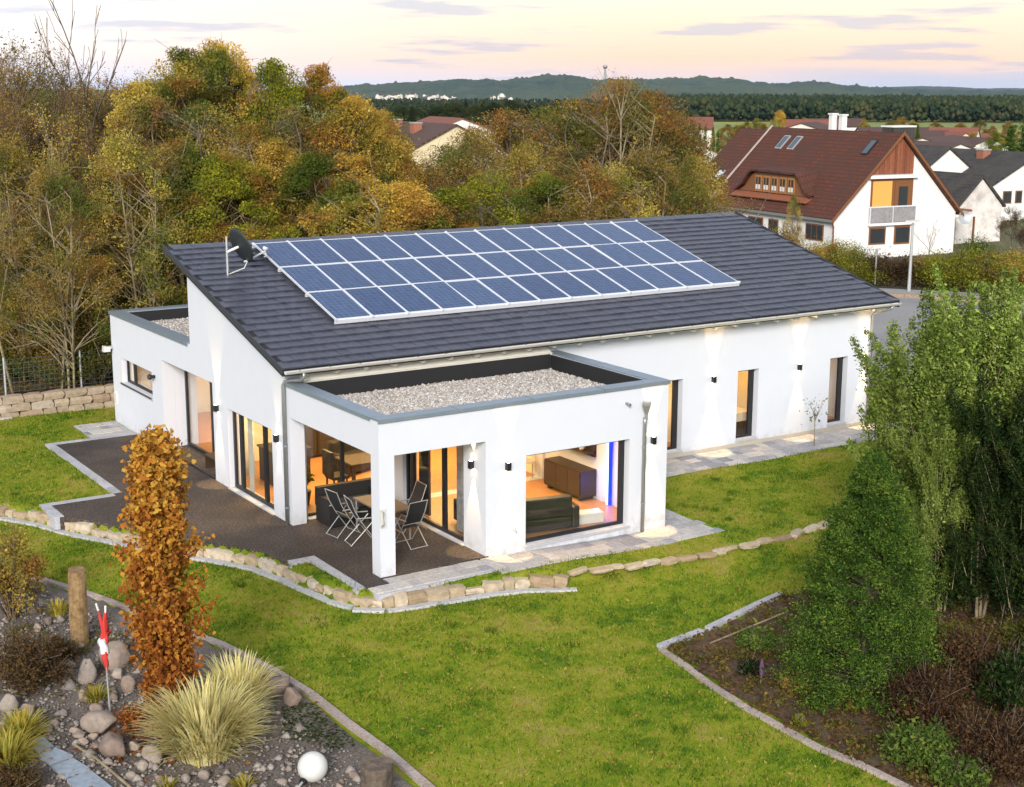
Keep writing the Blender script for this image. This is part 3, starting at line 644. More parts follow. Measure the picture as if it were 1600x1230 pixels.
# --- windows and glazed doors
def window(name, axis, fix, a0, a1, z0, z1, nsplit=(), fw=.07, depth=.20, out=-1, sill=True, wide_last=0, label=None):
    """frame and panes standing `depth` behind the outer wall face `fix`"""
    P = (lambda m, a, b, c, d, t0, t1: m.box(a, t0, c, b, t1, d)) if axis == 'y' else (lambda m, a, b, c, d, t0, t1: m.box(t0, a, c, t1, b, d))
    t0 = fix-out*depth; t1 = t0-out*.07; m = MB()
    P(m, a0, a1, z0, z0+fw, t0, t1); P(m, a0, a1, z1-fw, z1, t0, t1); edges = [a0]+list(nsplit)+[a1]
    P(m, a0, a0+fw, z0+fw, z1-fw, t0, t1); P(m, a1-fw-wide_last, a1, z0+fw, z1-fw, t0, t1)
    for s in nsplit: P(m, s-fw*.8, s+fw*.8, z0+fw, z1-fw, t0-.006*(-out), t1)
    fr = m.build(name, M['black'], house)
    for a, b in zip(edges[:-1], edges[1:]):
        g = MB(); P(g, a+fw*.7, b-fw*.7, z0+fw*.7, z1-fw*.7, t0-out*.03, t0-out*.042); g.build('pane', M['glass'], fr)
    if sill:
        g = MB(); P(g, a0-.02, a1+.02, z0-.045, z0-.004, fix+out*.05, t0-.002*out); g.build('sill', M['sill'], fr)
    return fr
window('window', 'y', 0, 11.15, 12.05, .155, 2.2, wide_last=.10)
window('window', 'y', 0, 14.09, 14.895, .155, 2.2, wide_last=.10)
window('window', 'y', 0, 17.78, 18.53, .155, 2.2, wide_last=.10)
window('window', 'y', -D, 3.686, 6.6, .05, 2.155, fw=.075, wide_last=.06)
window('glazed_door', 'y', 0, .5, 2.628, .02, 2.5, (1.55,), fw=.06, sill=False)
window('glazed_door', 'x', 2.628, -3.68, -.85, .02, 2.42, (-2.62, -1.15), fw=.085, depth=.1)
window('glazed_door', 'x', 0, .83, 3.60, .02, 2.12, (1.62, 3.1), fw=.09, depth=.14)
window('window', 'x', 0, 9.2, 11.88, 1.36, 2.12, (11.2,), fw=.06, depth=.16)
m = MB(); m.box(-.05, 9.16, 1.29, .0, 11.95, 1.345); m.box(-.05, 9.16, 1.345, .15, 11.95, 1.357); m.build('sill', M['sill'], house)
# recess of the side entrance: reveal walls, ceiling and glazed door
m = MB(); m.box(.362, 8.36, -.1, 1.0, 8.6, 2.7); m.box(.362, 4.30, -.1, 1.0, 4.56, 2.7); m.box(.362, 4.57, 2.62, 1.0, 8.35, 2.78); m.build('recess_wall', M['render'], house)
m = MB(); m.box(-.02, 4.57, -.05, .66, 10.8, .10) if False else m.box(.0, 4.57, -.05, .66, 8.35, .06); m.build('entrance_step', M['terrace'], house)
window('glazed_door', 'x', 0, 4.57, 8.35, .06, 2.60, (6.35,), fw=.09, depth=.66, sill=False)
# --- rooms behind the glass
m = MB(); m.box(.37, .37, -.05, LX_-.37, 5.88, .015); m.box(2.96, -D+.365, -.05, WX-.365, .36, .018); m.box(.7, 6.22, -.05, 9.6, 12.3, .015); m.build('inner_floor', M['wood'], house)
m = MB()
m.box(9.4, .365, .02, 9.55, 5.88, 2.75); m.box(12.7, .365, .02, 12.85, 5.88, 2.75); m.box(16.2, .365, .02, 16.35, 5.88, 2.75)
m.box(9.56, 3.4, .02, 12.69, 3.5, 2.75); m.box(12.86, 3.4, .02, 16.19, 3.5, 2.75); m.box(16.36, 3.6, .02, LX_-.37, 3.7, 2.75)
m.box(1.06, 5.75, .02, 9.39, 5.87, 2.75); m.box(7.36, .37, .02, 7.46, 3.2, 2.5); m.box(5.6, 6.3, .02, 5.7, 12.3, 2.7)
m.build('inner_wall', M['inwall'], house)
m = MB(); m.box(.37, .37, 2.76, LX_-.37, 5.88, 2.85); m.box(1.02, 6.22, 2.72, 9.6, 12.3, 2.79); m.build('inner_ceiling', M['ceiling'], house)
def area(x, y, z, sx_, sy_, e, col=(1, .56, .20)):
    l = bpy.data.lights.new('ceiling_light', 'AREA'); l.shape = 'RECTANGLE'; l.size = sx_; l.size_y = sy_; l.energy = e; l.color = col
    o = bpy.data.objects.new('ceiling_light', l); COL.objects.link(o); o.location = (x, y, z); return o
area(2.0, 3.0, 2.72, 2.4, 2.4, 230, (1, .64, .25)); area(5.6, 3.2, 2.72, 2.2, 2.4, 230, (1, .64, .25)); area(5.2, -2.2, 2.58, 2.6, 2.2, 165, (1, .63, .30))
area(11.1, 1.9, 2.72, 1.2, 1.2, 52, (1, .58, .22)); area(14.5, 1.9, 2.72, 1.2, 1.2, 48, (1, .54, .18)); area(17.8, 2.0, 2.72, 1, 1, 22, (1, .7, .45)); area(3.4, 9, 2.68, 1.5, 2, 190, (1, .64, .27))
# --- furniture in the lit rooms
t = thing('sideboard', 'dark wooden sideboard with books and ornaments against the living-room wall', 'sideboard', (7.1, -1.4, .02))
m = MB(); m.box(6.85, -2.35, .12, 7.33, -.75, .80); m.build('cabinet', M['darkfurn'], t)
m = MB()
for yy in (-2.25, -.9): m.box(6.9, yy, .02, 7.3, yy+.08, .12)
m.build('foot', M['darkfurn'], t)
for k in range(3): MB().box(6.825, -2.32+k*.525, .17, 6.848, -1.81+k*.525, .76).build('door', M['darkfurn'], t)
t = thing('wall_shelf', 'dark shelf unit with small ornaments above the sideboard', 'shelf', (7.2, -1.4, 1.2))
for zz in (1.2, 1.6, 2.05): MB().box(7.05, -2.3, zz, 7.34, -.8, zz+.05).build('shelf_board', M['darkfurn'], t)
MB().box(7.3, -2.3, 1.1, 7.35, -1.5, 2.2).build('back_panel', M['darkfurn'], t)
for k, (yy, zz, c, h) in enumerate([(-.9, 1.25, 'brick', .18), (-1.1, 1.25, 'white', .13), (-1.35, 1.25, 'cushion', .24), (-1.7, 1.65, 'palebark', .22), (-2.0, 1.25, 'white', .2), (-.95, 1.65, 'cushion', .25)]):
    m = MB(); m.lathe([(.05, 0), (.08, h*.4), (.05, h*.8), (.06, h)], 10, (7.12, yy, zz)); tag(m.build('ornament', M[c], None, True), ['reddish vase on the left end of the lower shelf', 'white jar beside the reddish vase on the lower shelf', 'dark grey vase in the middle of the lower shelf', 'brown vase on the upper shelf', 'white vase on the right end of the lower shelf', 'dark grey vase on the left end of the upper shelf'][k], 'ornament')
t = thing('led_tube', 'glowing blue LED light bar standing upright at the big window', 'lamp', (7.2, -2.95, .02))
MB().tube([(7.22, -2.95, .05), (7.22, -2.95, 2.3)], .022, 8).build('light_tube', M['white_led'], t); MB().box(7.27, -2.99, .03, 7.335, -2.91, 2.32).build('mounting_rail', M['blue_halo'], t)  # rail is a glowing strip standing in for the tube's blue halo
pl = bpy.data.lights.new('blue_glow', 'POINT'); pl.energy = 5; pl.color = (.1, .12, 1); pl.shadow_soft_size = .1
o = bpy.data.objects.new('blue_glow', pl); COL.objects.link(o); o.location = (7.0, -2.75, .5)
def sofa(name, label, cx, cy, rz, w_, mat, cat='sofa'):
    t = thing(name, label, cat, (cx, cy, .02), rot=rz)
    def part(nm, *bx, mt=mat):
        m = MB(); m.box(*bx); o = m.build(nm, M[mt]); o.parent = t
        bv = o.modifiers.new('bevel', 'BEVEL'); bv.width = .05; bv.segments = 2; return o
    part('base', -w_/2, -.42, .06, w_/2, .42, .36); part('backrest', -w_/2, .22, .361, w_/2, .46, .86)
    for s in (-1, 1): part('armrest', s*w_/2-.1*(s > 0)-.1*(s < 0)*0, -.44, .06, s*w_/2+.14*s, .44, .60) if False else part('armrest', s*(w_/2+.003), -.44, .06, s*(w_/2+.2), .44, .60)
    k = max(2, int(w_/.75))
    for i in range(k): part('seat_cushion', -w_/2+w_*i/k+.01, -.43, .362, -w_/2+w_*(i+1)/k-.01, .22, .50)
    return t
sofa('sofa', 'black leather sofa in front of the big living-room window', 4.45, -3.55, RAD(168), 1.9, 'sofa')
t = thing('stool', 'white curved stool on the wooden living-room floor', 'stool', (5.95, -3.7, .02)); m = MB(); m.prism([(5.55, -3.85), (6.35, -3.98), (6.45, -3.62), (5.7, -3.5)], .02, .26); m.build('seat', M['white'], t)
t = thing('armchair', 'small pale wire chair at the back of the living room', 'chair', (7.0, .45, .02))
m = MB(); m.box(6.72, .2, .42, 7.2, .68, .47); m.build('seat', M['white'], t); m = MB(); m.prism([(6.75, .47), (7.18, .47), (7.22, .95), (6.70, .95)], .66, .70, 'y'); m.build('backrest', M['white'], t)
for a in (6.76, 7.15):
    for b_ in (.24, .64): MB().tube([(a, b_, .02), (a, b_, .42)], .018, 6).build('leg', M['chrome'], t)
t = thing('kitchen_counter', 'dark kitchen counter seen through the porch glass', 'counter', (3.0, 4.2, .02)); m = MB(); m.box(1.0, 3.0, .02, 2.0, 4.0, .9); m.build('cabinet', M['darkfurn'], t); MB().box(.96, 2.95, .902, 2.05, 4.05, .95).build('worktop', M['sofa'], t)
t = thing('dining_table', 'dark dining table standing behind the porch glass', 'table', (2.9, 1.9, .02)); MB().box(2.4, 1.4, .72, 4.2, 2.4, .77).build('tabletop', M['darkfurn'], t)
for a in (2.45, 4.07):
    for b_ in (1.45, 2.27): MB().box(a, b_, .02, a+.08, b_+.08, .719).build('leg', M['darkfurn'], t)
t = thing('dining_chair', 'black high-backed dining chair between the porch glass and the dining table', 'chair', (2.1, 1.7, .02)); MB().box(1.9, 1.45, .42, 2.35, 1.95, .5).build('seat', M['sofa'], t); MB().box(1.84, 1.45, .501, 1.92, 1.95, 1.15).build('backrest', M['sofa'], t)
for a in (1.92, 2.28):
    for b_ in (1.48, 1.88): MB().box(a, b_, .02, a+.04, b_+.04, .419).build('leg', M['darkfurn'], t)
t = thing('potted_plant', 'green houseplant in a dark pot beside the porch glass', 'plant', (.95, 1.2, .02)); MB().lathe([(.14, 0), (.2, .35), (.17, .35)], 12, (.95, 1.2, .02)).build('pot', M['sofa'], t)
HOUSEPLANT = t
for i, (x0, x1, lab) in enumerate([(10.3, 12.2, 'beige bed behind the left narrow window'), (13.2, 15.6, 'beige bed behind the middle narrow window')]):
    t = thing('bed', lab, 'bed', (x0, 1.4, .02)); MB().box(x0, .9, .02, x1, 2.9, .42).build('bed_frame', M['darkfurn'], t); MB().box(x0+.03, .92, .421, x1-.03, 2.87, .68).build('mattress', M['curtain'], t); MB().box(x0, 2.92, .02, x1, 3.02, 1.15).build('headboard', M['curtain'], t)
tag(MB().box(3.02, -1.42, .05, 3.08, -.95, 2.38).build('curtain', M['cushion']), 'dark curtain gathered inside the porch sliding door', 'curtain')
tag(MB().box(3.02, -2.95, .05, 3.07, -2.72, 2.38).build('curtain', M['sidewalk']), 'grey curtain beside the middle frame of the porch sliding door', 'curtain')
sofa('sofa', 'black sofa seen through the porch sliding door', 3.75, -3.0, RAD(90), 1.5, 'sofa'); sofa('sofa', 'dark sofa seen through the porch glass under the dining-room light', 3.9, 3.6, RAD(20), 2.0, 'sofa')
t = thing('tall_cabinet', 'tall dark cabinet at the back of the lit dining room', 'cabinet', (3.2, 5.4, .02)); MB().box(2.6, 5.2, .05, 3.9, 5.74, 2.1).build('cabinet', M['darkfurn'], t); MB().box(2.63, 5.17, .1, 3.23, 5.198, 2.05).build('door', M['darkfurn'], t); MB().box(3.26, 5.17, .1, 3.87, 5.198, 2.05).build('door', M['darkfurn'], t)
tag(MB().box(3.02, -.82, .05, 3.06, -.45, 2.38).build('curtain', M['curtain']), 'light curtain hanging inside the porch sliding door', 'curtain')
tag(MB().prism([(.3, 2.72), (.34, 2.95), (.30, 3.02), (.26, 2.9)], .05, 2.08).build('curtain', M['curtain']), 'pale curtain drawn aside behind the gable sliding door', 'curtain')
# --- solar array
arr = thing('solar_array', 'blue solar panel array in three rows on the dark sloping roof', 'solar panels', (2.02, 1.38, roof_z(1.38)+.10)); arr.rotation_euler = (ANG, 0, 0)
pw, ph = 13.216/13, 5.115/3
g = N('solar_cells'); p = g.obj(); ck = g.n('ShaderNodeTexBrick'); g.put(ck.inputs['Vector'], p); ck.offset = 0; ck.inputs['Scale'].default_value = 1; ck.inputs['Brick Width'].default_value = .156; ck.inputs['Row Height'].default_value = .156; ck.inputs['Mortar Size'].default_value = .005
g.put(ck.inputs['Color1'], (.016, .042, .115)); g.put(ck.inputs['Color2'], (.024, .060, .15)); g.put(ck.inputs['Mortar'], (.10, .14, .22))
fl = g.noise(g.map(p, (55, 3, 8)), 1., 4, .7); c = g.mix(1., ck.outputs[0], g.ramp(fl, [(.3, (.75, .78, .85)), (.7, (1.4, 1.3, 1.25))]), 'MULTIPLY'); c = g.mix(1., c, g.ramp(g.orand(), [(0, (.78, .82, .9)), (1, (1.25, 1.2, 1.12))]), 'MULTIPLY')
M['cells'] = g.done(g.pbr(c, g.ramp(g.noise(p, 3, 4), [(.3, (.10, .10, .10)), (.7, (.26, .26, .26))]), 0, None, .6))
pm = MB(); pm.box(.028, .028, .02, pw-.028, ph-.028, .046); pm_o = pm.build('solar_panel', M['cells']); cell_me = pm_o.data; bpy.data.objects.remove(pm_o)
fm = MB(); e = .006; fw_ = .032; fm.box(e, e, 0, pw-e, fw_, .055); fm.box(e, ph-fw_, 0, pw-e, ph-e, .055); fm.box(e, fw_+.0005, 0, fw_, ph-fw_-.0005, .055); fm.box(pw-fw_, fw_+.0005, 0, pw-e, ph-fw_-.0005, .055); fo = fm.build('frame', M['alu']); frame_me = fo.data; bpy.data.objects.remove(fo)
for rr in range(3):
    for cc in range(13):
        pn = link('solar_panel', cell_me, arr, (cc*pw, rr*ph+(rr-1)*.012, 0), (rng.normal(0, .004), rng.normal(0, .004), 0)); link('frame', frame_me, pn)
for i, yy in enumerate((-.03, ph-.02, 2*ph-.02, 3*ph-.0)):
    m = MB(); m.box(-.02, yy, -.075, 13*pw+.02, yy+.045, .0 if i else .03); o = m.build('mounting_rail', M['alu']); o.parent = arr
for cc in range(14):
    for yy in (-.05, 3*ph-.0):
        m = MB(); m.box(cc*pw-.03, yy, .02, cc*pw+.03, yy+.06, .07); o = m.build('clamp', M['alu']); o.parent = arr
# --- satellite dish
bx, by = .62, 4.75; bz = roof_z(by)
t = thing('satellite_dish', 'dark satellite dish with white arm on the left end of the roof', 'satellite dish', (bx, by, bz))
MB().tube([(bx, by, bz-.02), (bx, by, bz+1.0)], .03, 8).build('mast', M['galv'], t)
nrm = Vector((.88, .18, .40)).normalized(); q = nrm.to_track_quat('Z', 'Y'); dc = Vector((bx+.34, by+.02, bz+.72)); m = MB()
R_, n_ = .46, 28; vs = []; fs = []
prof = [(0, 0), (.12, .006), (.25, .026), (.38, .06), (.46, .088), (.475, .085), (.47, .070), (.38, .045), (.25, .012), (.12, -.008), (0, -.014)]
for r_, z_ in prof:
    for k in range(n_):
        p = dc+q @ Vector((r_*.92*cos(2*pi*k/n_), r_*1.05*sin(2*pi*k/n_), z_)); vs.append(tuple(p))
fs = [(i*n_+k, i*n_+(k+1) % n_, (i+1)*n_+(k+1) % n_, (i+1)*n_+k) for i in range(len(prof)-1) for k in range(n_)]
m.add(vs, fs); dsh = m.build('dish', M['dish'], t, True)
lnb = Vector((bx+1.22, by+.35, bz+.52)); low = dc+q @ Vector((0, -.46, .08))
if low.z > dc.z: low = dc+q @ Vector((0, .46, .08))
MB().tube([tuple(low-Vector((.1, 0, .02))), tuple(low), tuple(lnb)], .026, 8).build('feed_arm', M['white'], t)
m = MB(); m.tube([tuple(lnb+Vector((.06, 0, .05))), tuple(lnb+Vector((-.06, -.01, .09)))], .05, 10); m.tube([tuple(lnb), tuple(lnb+Vector((.03, 0, -.14))), tuple(lnb+Vector((-.05, 0, -.16)))], .012, 6); m.build('receiver_head', M['white'], t, True)
MB().tube([tuple(low), tuple(low+Vector((-.12, -.05, -.18))), (bx+.05, by, bz+.03)], .014, 6).build('cable', M['white'], t)
MB().tube([(bx, by, bz+.6), tuple(dc-nrm*.02)], .035, 8).build('bracket', M['whitewood'], t)
# --- wall lamps
def lamp(x, y, z, nx, ny, label, e=170.):
    t = thing('wall_lamp', label, 'wall lamp', (x, y, z), 'up and down wall lamps on the house'); c = np.array([x+nx*.07, y+ny*.07])
    m = MB(); m.box(c[0]-.05, c[1]-.05, z-.09, c[0]+.05, c[1]+.05, z+.09); m.box(x+min(0, nx*.02)-(.03 if not nx else 0), y+min(0, ny*.02)-(.03 if not ny else 0), z-.06, x+max(0, nx*.02)+(.03 if not nx else 0), y+max(0, ny*.02)+(.03 if not ny else 0), z+.06); m.build('housing', M['black'], t)
    for s in (1, -1):
        MB().box(c[0]-.03, c[1]-.03, z+s*.0905, c[0]+.03, c[1]+.03, z+s*.093).build('lens', M['lampglow'], t)
        l = bpy.data.lights.new('lamp_beam', 'SPOT'); l.energy = e; l.color = (1, .68, .30); l.spot_size = RAD(36); l.spot_blend = .35; l.shadow_soft_size = .012
        o = bpy.data.objects.new('lamp_beam', l); COL.objects.link(o); o.location = (c[0], c[1], z+s*.12); o.rotation_euler = (pi if s > 0 else 0, 0, 0)
lamp(0, 4.2, 2.02, -1, 0, 'wall lamp on the gable beside the recessed entrance'); lamp(0, .45, 2.0, -1, 0, 'wall lamp on the gable right next to the downpipe', 45)
lamp(2.628, -4.1, 2.0, -1, 0, 'wall lamp inside the porch on the pier reveal'); lamp(3.17, -D, 2.0, 0, -1, 'wall lamp on the front of the pier left of the big window'); lamp(7.25, -D, 2.05, 0, -1, 'wall lamp at the right corner of the porch beyond the downpipe')
lamp(13.13, 0, 2.08, 0, -1, 'wall lamp between the left and middle narrow windows'); lamp(16.46, 0, 2.09, 0, -1, 'wall lamp between the middle and right narrow windows'); lamp(19.2, 0, 2.05, 0, -1, 'wall lamp at the far end of the facade behind the shrubs')
# --- small fittings
t = thing('flood_light', 'small white sensor floodlight on the corner of the annex', 'floodlight', (0, 12.72, 2.25)); MB().box(-.14, 12.60, 2.28, -.002, 12.76, 2.36).build('bracket', M['galv'], t); MB().prism([(-.30, 2.20), (-.10, 2.20), (-.08, 2.34), (-.28, 2.38)], 12.58, 12.78, 'y').build('lamp_head', M['white'], t)
t = thing('security_camera', 'small dark camera at the right edge of the annex window', 'camera', (0, 8.98, 2.05)); MB().box(-.12, 8.9, 2.0, -.002, 8.98, 2.08).build('bracket', M['black'], t); MB().lathe([(.05, 0), (.08, .05), (.07, .12), (.02, .15)], 10, (-.15, 8.94, 1.97)).build('camera_head', M['black'], t)
t = thing('wall_plaque', 'oval pale plaque on the annex wall below the floodlight', 'plaque', (0, 12.55, .72)); m = MB(); m.prism([(12.55+.13*cos(a), .74+.22*sin(a)) for a in np.linspace(0, 2*pi, 20)[:-1]], -.03, -.001, 'x'); m.build('plate', M['whitewood'], t); m = MB(); m.prism([(12.55+.10*cos(a), .74+.18*sin(a)) for a in np.linspace(0, 2*pi, 20)[:-1]], -.034, -.0305, 'x'); m.build('inset', M['white'], t)
t = thing('hose_holder', 'white metal holder on the porch corner column', 'holder', (.1, -D, 1.2)); MB().tube([(.03, -D-.01, 1.48), (.03, -D-.10, 1.46), (.03, -D-.11, 1.2), (.03, -D-.03, 1.12)], .016, 8).build('handle', M['galv'], t); MB().box(.0, -D-.03, 1.10, .13, -D-.001, 1.50).build('back_plate', M['white'], t)
t = thing('garden_tap', 'small white wall tap low on the porch pier', 'tap', (3.41, -D, .48)); MB().tube([(3.35, -D+.01, .50), (3.35, -D-.12, .5), (3.36, -D-.13, .44)], .014, 8).build('spout', M['chrome'], t); MB().tube([(3.35, -D-.06, .5), (3.35, -D-.06, .56)], .02, 8).build('handle', M['white'], t)

# ================================================================== TERRACE, PAVING, EDGING
m = MB(); m.prism(TERR, -.33, .0); terr = setting(m.build('terrace', M['terrace']))
def strip(pts, wd, L, parent, mat, name, z0, z1, gap=.008, side=1, sub=False):
    """row of edging blocks along a polyline, each block a piece"""
    for (a, b) in zip(pts[:-1], pts[1:]):
        a, b = np.array(a, float), np.array(b, float); LL = np.linalg.norm(b-a); d = (b-a)/LL; nn = np.array([-d[1], d[0]])*side
        k = max(1, round(LL/L))
        for i in range(k):
            p0 = a+d*(LL*i/k+gap/2); p1 = a+d*(LL*(i+1)/k-gap/2); dz = rng.normal(0, .003)
            zz = (lambda p: 0) if not callable(z0) else z0
            mb = MB(); q = [tuple(p0), tuple(p1), tuple(p1+nn*wd), tuple(p0+nn*wd)]
            if callable(z0):
                za, zb = z0(*p0), z0(*p1); n4 = [(q[0][0], q[0][1], za+z1+dz), (q[1][0], q[1][1], zb+z1+dz), (q[2][0], q[2][1], zb+z1+dz), (q[3][0], q[3][1], za+z1+dz)]
                vs = [(x, y, min(za, zb)-.15) for x, y, z in n4]+n4
                cr_ = np.cross(np.array(n4[1])-np.array(n4[0]), np.array(n4[2])-np.array(n4[0]))
                fs = [(3, 2, 1, 0), (4, 5, 6, 7), (0, 1, 5, 4), (1, 2, 6, 5), (2, 3, 7, 6), (3, 0, 4, 7)]
                if cr_[2] < 0: fs = [f[::-1] for f in fs]
                mb.add(vs, fs)
            else: mb.prism(q, z0, z1+dz)
            mb.build(name, M[mat], parent)
strip([(0, 10.86), (-2.70, 10.86), (-2.70, 4.74), (-4.56, 4.74), (-4.56, 3.4)], .23, .6, terr, 'kerb', 'border_stone', -.3, .012, side=1)
strip([(-1.2, -2.54), (-.555, -2.54), (-.555, -4.97)], .2, .6, terr, 'kerb', 'border_stone', -.3, .012, side=-1)
# paving stones: every stone a piece
pm_ = MB(); pm_.prism([PAVE[i] for i in (0, 1, 2, 3, 4, 5, 6, 11)]+[], -.35, -.075) if False else None
def pz(x, y): return -.02-.13*sstep(2, 7.2, x)*sstep(.5, -3.5, y)-.03*sstep(8, 14, x)*0
base_v = []
pave = MB()
def pave_box(x0, y0, x1, y1): 
    zs_ = [pz(x0, y0)-.03, pz(x1, y0)-.03, pz(x1, y1)-.03, pz(x0, y1)-.03]
    pave.add([(x0, y0, -.4), (x1, y0, -.4), (x1, y1, -.4), (x0, y1, -.4)]+[(a, b, c) for (a, b), c in zip([(x0, y0), (x1, y0), (x1, y1), (x0, y1)], zs_)], [(0, 3, 2, 1), (4, 5, 6, 7), (0, 1, 5, 4), (1, 2, 6, 5), (2, 3, 7, 6), (3, 0, 4, 7)])
for a_ in np.arange(-.5, 8.6, .65): pave_box(a_, -5.42-.25*sstep(2.2, 4, a_+.3), min(a_+.65, 8.7), -4.615)
pave_box(7.74, -4.61, 8.66, -1.36); pave_box(7.74, -1.355, 20.4, -.005)
pave_ob = setting(pave.build('paved_path', M['kerb']))
def pavers(x0, x1, y0, y1, rows, axis='x', zf=pz, parent=None, excl=None):
    """courses of mixed-length stones"""
    a0, a1, b0, b1 = (x0, x1, y0, y1) if axis == 'x' else (y0, y1, x0, x1); b = b0; k = 0
    while b < b1-.05:
        h = min(rows[k % len(rows)], b1-b); k += 1
        if b1-b-h < .08: h = b1-b
        a = a0-rng.uniform(0, .3)
        while a < a1-.03:
            L = rng.choice([.28, .40, .52, .62]); e = min(a+L, a1); s = max(a, a0)
            if a1-e < .12: e = a1
            if e-s > .06:
                X0_, X1_, Y0_, Y1_ = (s, e, b, b+h) if axis == 'x' else (b, b+h, s, e); gp = .006; cx, cy = (X0_+X1_)/2, (Y0_+Y1_)/2
                z = [float(zf(x, y)) for x, y in ((X0_, Y0_), (X1_, Y0_), (X1_, Y1_), (X0_, Y1_))]; dz = rng.normal(0, .003)
                q = [(X0_+gp, Y0_+gp), (X1_-gp, Y0_+gp), (X1_-gp, Y1_-gp), (X0_+gp, Y1_-gp)]; c_ = .008
                q2 = [(X0_+gp+c_, Y0_+gp+c_), (X1_-gp-c_, Y0_+gp+c_), (X1_-gp-c_, Y1_-gp-c_), (X0_+gp+c_, Y1_-gp-c_)]
                mb = MB(); mb.add([(x, y, zz-.06) for (x, y), zz in zip(q, z)]+[(x, y, zz-.006+dz) for (x, y), zz in zip(q, z)]+[(x, y, zz+dz) for (x, y), zz in zip(q2, z)],
                    [(0, 1, 5, 4), (1, 2, 6, 5), (2, 3, 7, 6), (3, 0, 4, 7), (4, 5, 9, 8), (5, 6, 10, 9), (6, 7, 11, 10), (7, 4, 8, 11), (8, 9, 10, 11)])
                mb.build('paving_stone', M['paver'], parent)
            a = e
        b += h
pavers(-.5, 2.4, -5.36, -4.63, [.36, .37], 'x', pz, pave_ob); pavers(2.4, 8.72, -5.66, -4.63, [.26, .4, .37], 'x', pz, pave_ob)
pavers(7.76, 8.64, -4.63, -1.36, [.30, .3, .28], 'y', pz, pave_ob); pavers(7.76, 20.3, -1.33, -.03, [.26, .4, .3, .36], 'x', pz, pave_ob)
m = MB(); m.box(-1.32, 10.89, -.3, -.02, 12.75, -.02); pad = setting(m.build('paved_pad', M['kerb'])); pavers(-1.3, -.03, 10.9, 12.74, [.4, .5, .45], 'x', lambda x, y: 0.0, pad)

# ---- rough stones
def rough_block(seed, sub=2, amp=.10):
    """unit block with worn, uneven faces"""
    r = np.random.default_rng(seed); n = sub+1; idx = {}; vs = []; fs = []
    def vid(p):
        if p not in idx: idx[p] = len(vs); vs.append(p)
        return idx[p]
    for ax in range(3):
        for sgn in (0, sub):
            for i in range(sub):
                for j in range(sub):
                    q = []
                    for di, dj in ((0, 0), (1, 0), (1, 1), (0, 1)):
                        p = [0, 0, 0]; p[ax] = sgn; p[(ax+1) % 3] = i+di; p[(ax+2) % 3] = j+dj; q.append(vid(tuple(p)))
                    fs.append(tuple(q if sgn else q[::-1]))
    V = np.array(vs, float)/sub-.5; rr = np.linalg.norm(V, axis=1, keepdims=True); V = V*(1-.13*(rr/.866)**4)+r.normal(0, amp*.33, V.shape)
    me = bpy.data.meshes.new('stone'); me.from_pydata([tuple(v) for v in V], [], fs); me.update(); return me
blocks = [rough_block(s, 2, .11) for s in range(7)]
for b_ in blocks: b_.materials.append(M['sand'])
wblocks = [rough_block(20+s, 2, .10) for s in range(6)]
for b_ in wblocks: b_.materials.append(M['wallstone'])
def along(pts, step, jit=0.):
    P = np.array(pts, float); seg = np.linalg.norm(np.diff(P, axis=0), axis=1); cum = np.r_[0, np.cumsum(seg)]; s = 0; res = []
    while s < cum[-1]:
        L = step*(1+rng.uniform(-jit, jit)); mid = min(s+L/2, cum[-1]); i = min(np.searchsorted(cum, mid)-1, len(seg)-1); i = max(i, 0)
        t = (mid-cum[i])/seg[i]; p = P[i]+(P[i+1]-P[i])*t; d = (P[i+1]-P[i])/seg[i]; res.append((p, math.atan2(d[1], d[0]), L)); s += L
    return res
edging = thing('stone_edging', 'curved row of sandstone blocks with pale concrete foot along the terrace', 'stone edging', (-2, 0, -.35))
E_ = [(x, y) for x, y in EDGE if x > -9.1]
for p, a, L in along(E_, .40, .42):
    nn = np.array([sin(a), -cos(a)]); zb_ = float(lawn_z(p[0]+nn[0]*.3, p[1]+nn[1]*.3)); h = .185+rng.normal(0, .03)
    c = p-nn*.10
    o = link('stone', blocks[rng.integers(7)], edging, (c[0]+2, c[1], zb_+h/2+.04+.35), (rng.normal(0, .06), rng.normal(0, .05), a+rng.normal(0, .08)), (L*1.08, rng.uniform(.27, .38), h*1.15))
for p, a, L in along(E_, .62, .2):
    nn = np.array([sin(a), -cos(a)]); q = p+nn*.16; zb_ = float(lawn_z(q[0]+nn[0]*.2, q[1]+nn[1]*.2))
    d_ = np.array([cos(a), sin(a)]); w2 = L/2+.01
    m = MB(); k4 = [q-d_*w2-nn*.1, q+d_*w2-nn*.1, q+d_*w2+nn*.08, q-d_*w2+nn*.08]; m.prism([tuple(k) for k in k4], zb_-.2, zb_+.05+rng.normal(0, .004)); m.build('foot_block', M['foot'], edging)
flat = thing('flat_stone_border', 'thin winding row of flat stones crossing the lawn', 'stone border', (7, -6.5, -.15))
for p, a, L in along(EAST, .46, .35):
    z = float(lawn_z(p[0], p[1]+.3)); link('stone', blocks[rng.integers(7)], flat, (p[0]-7, p[1]+rng.normal(0, .04)+6.5-.05, z+.0+.15), (rng.normal(0, .06), rng.normal(0, .06), a+rng.normal(0, .15)), (L*1.0, rng.uniform(.15, .24), rng.uniform(.08, .12)))
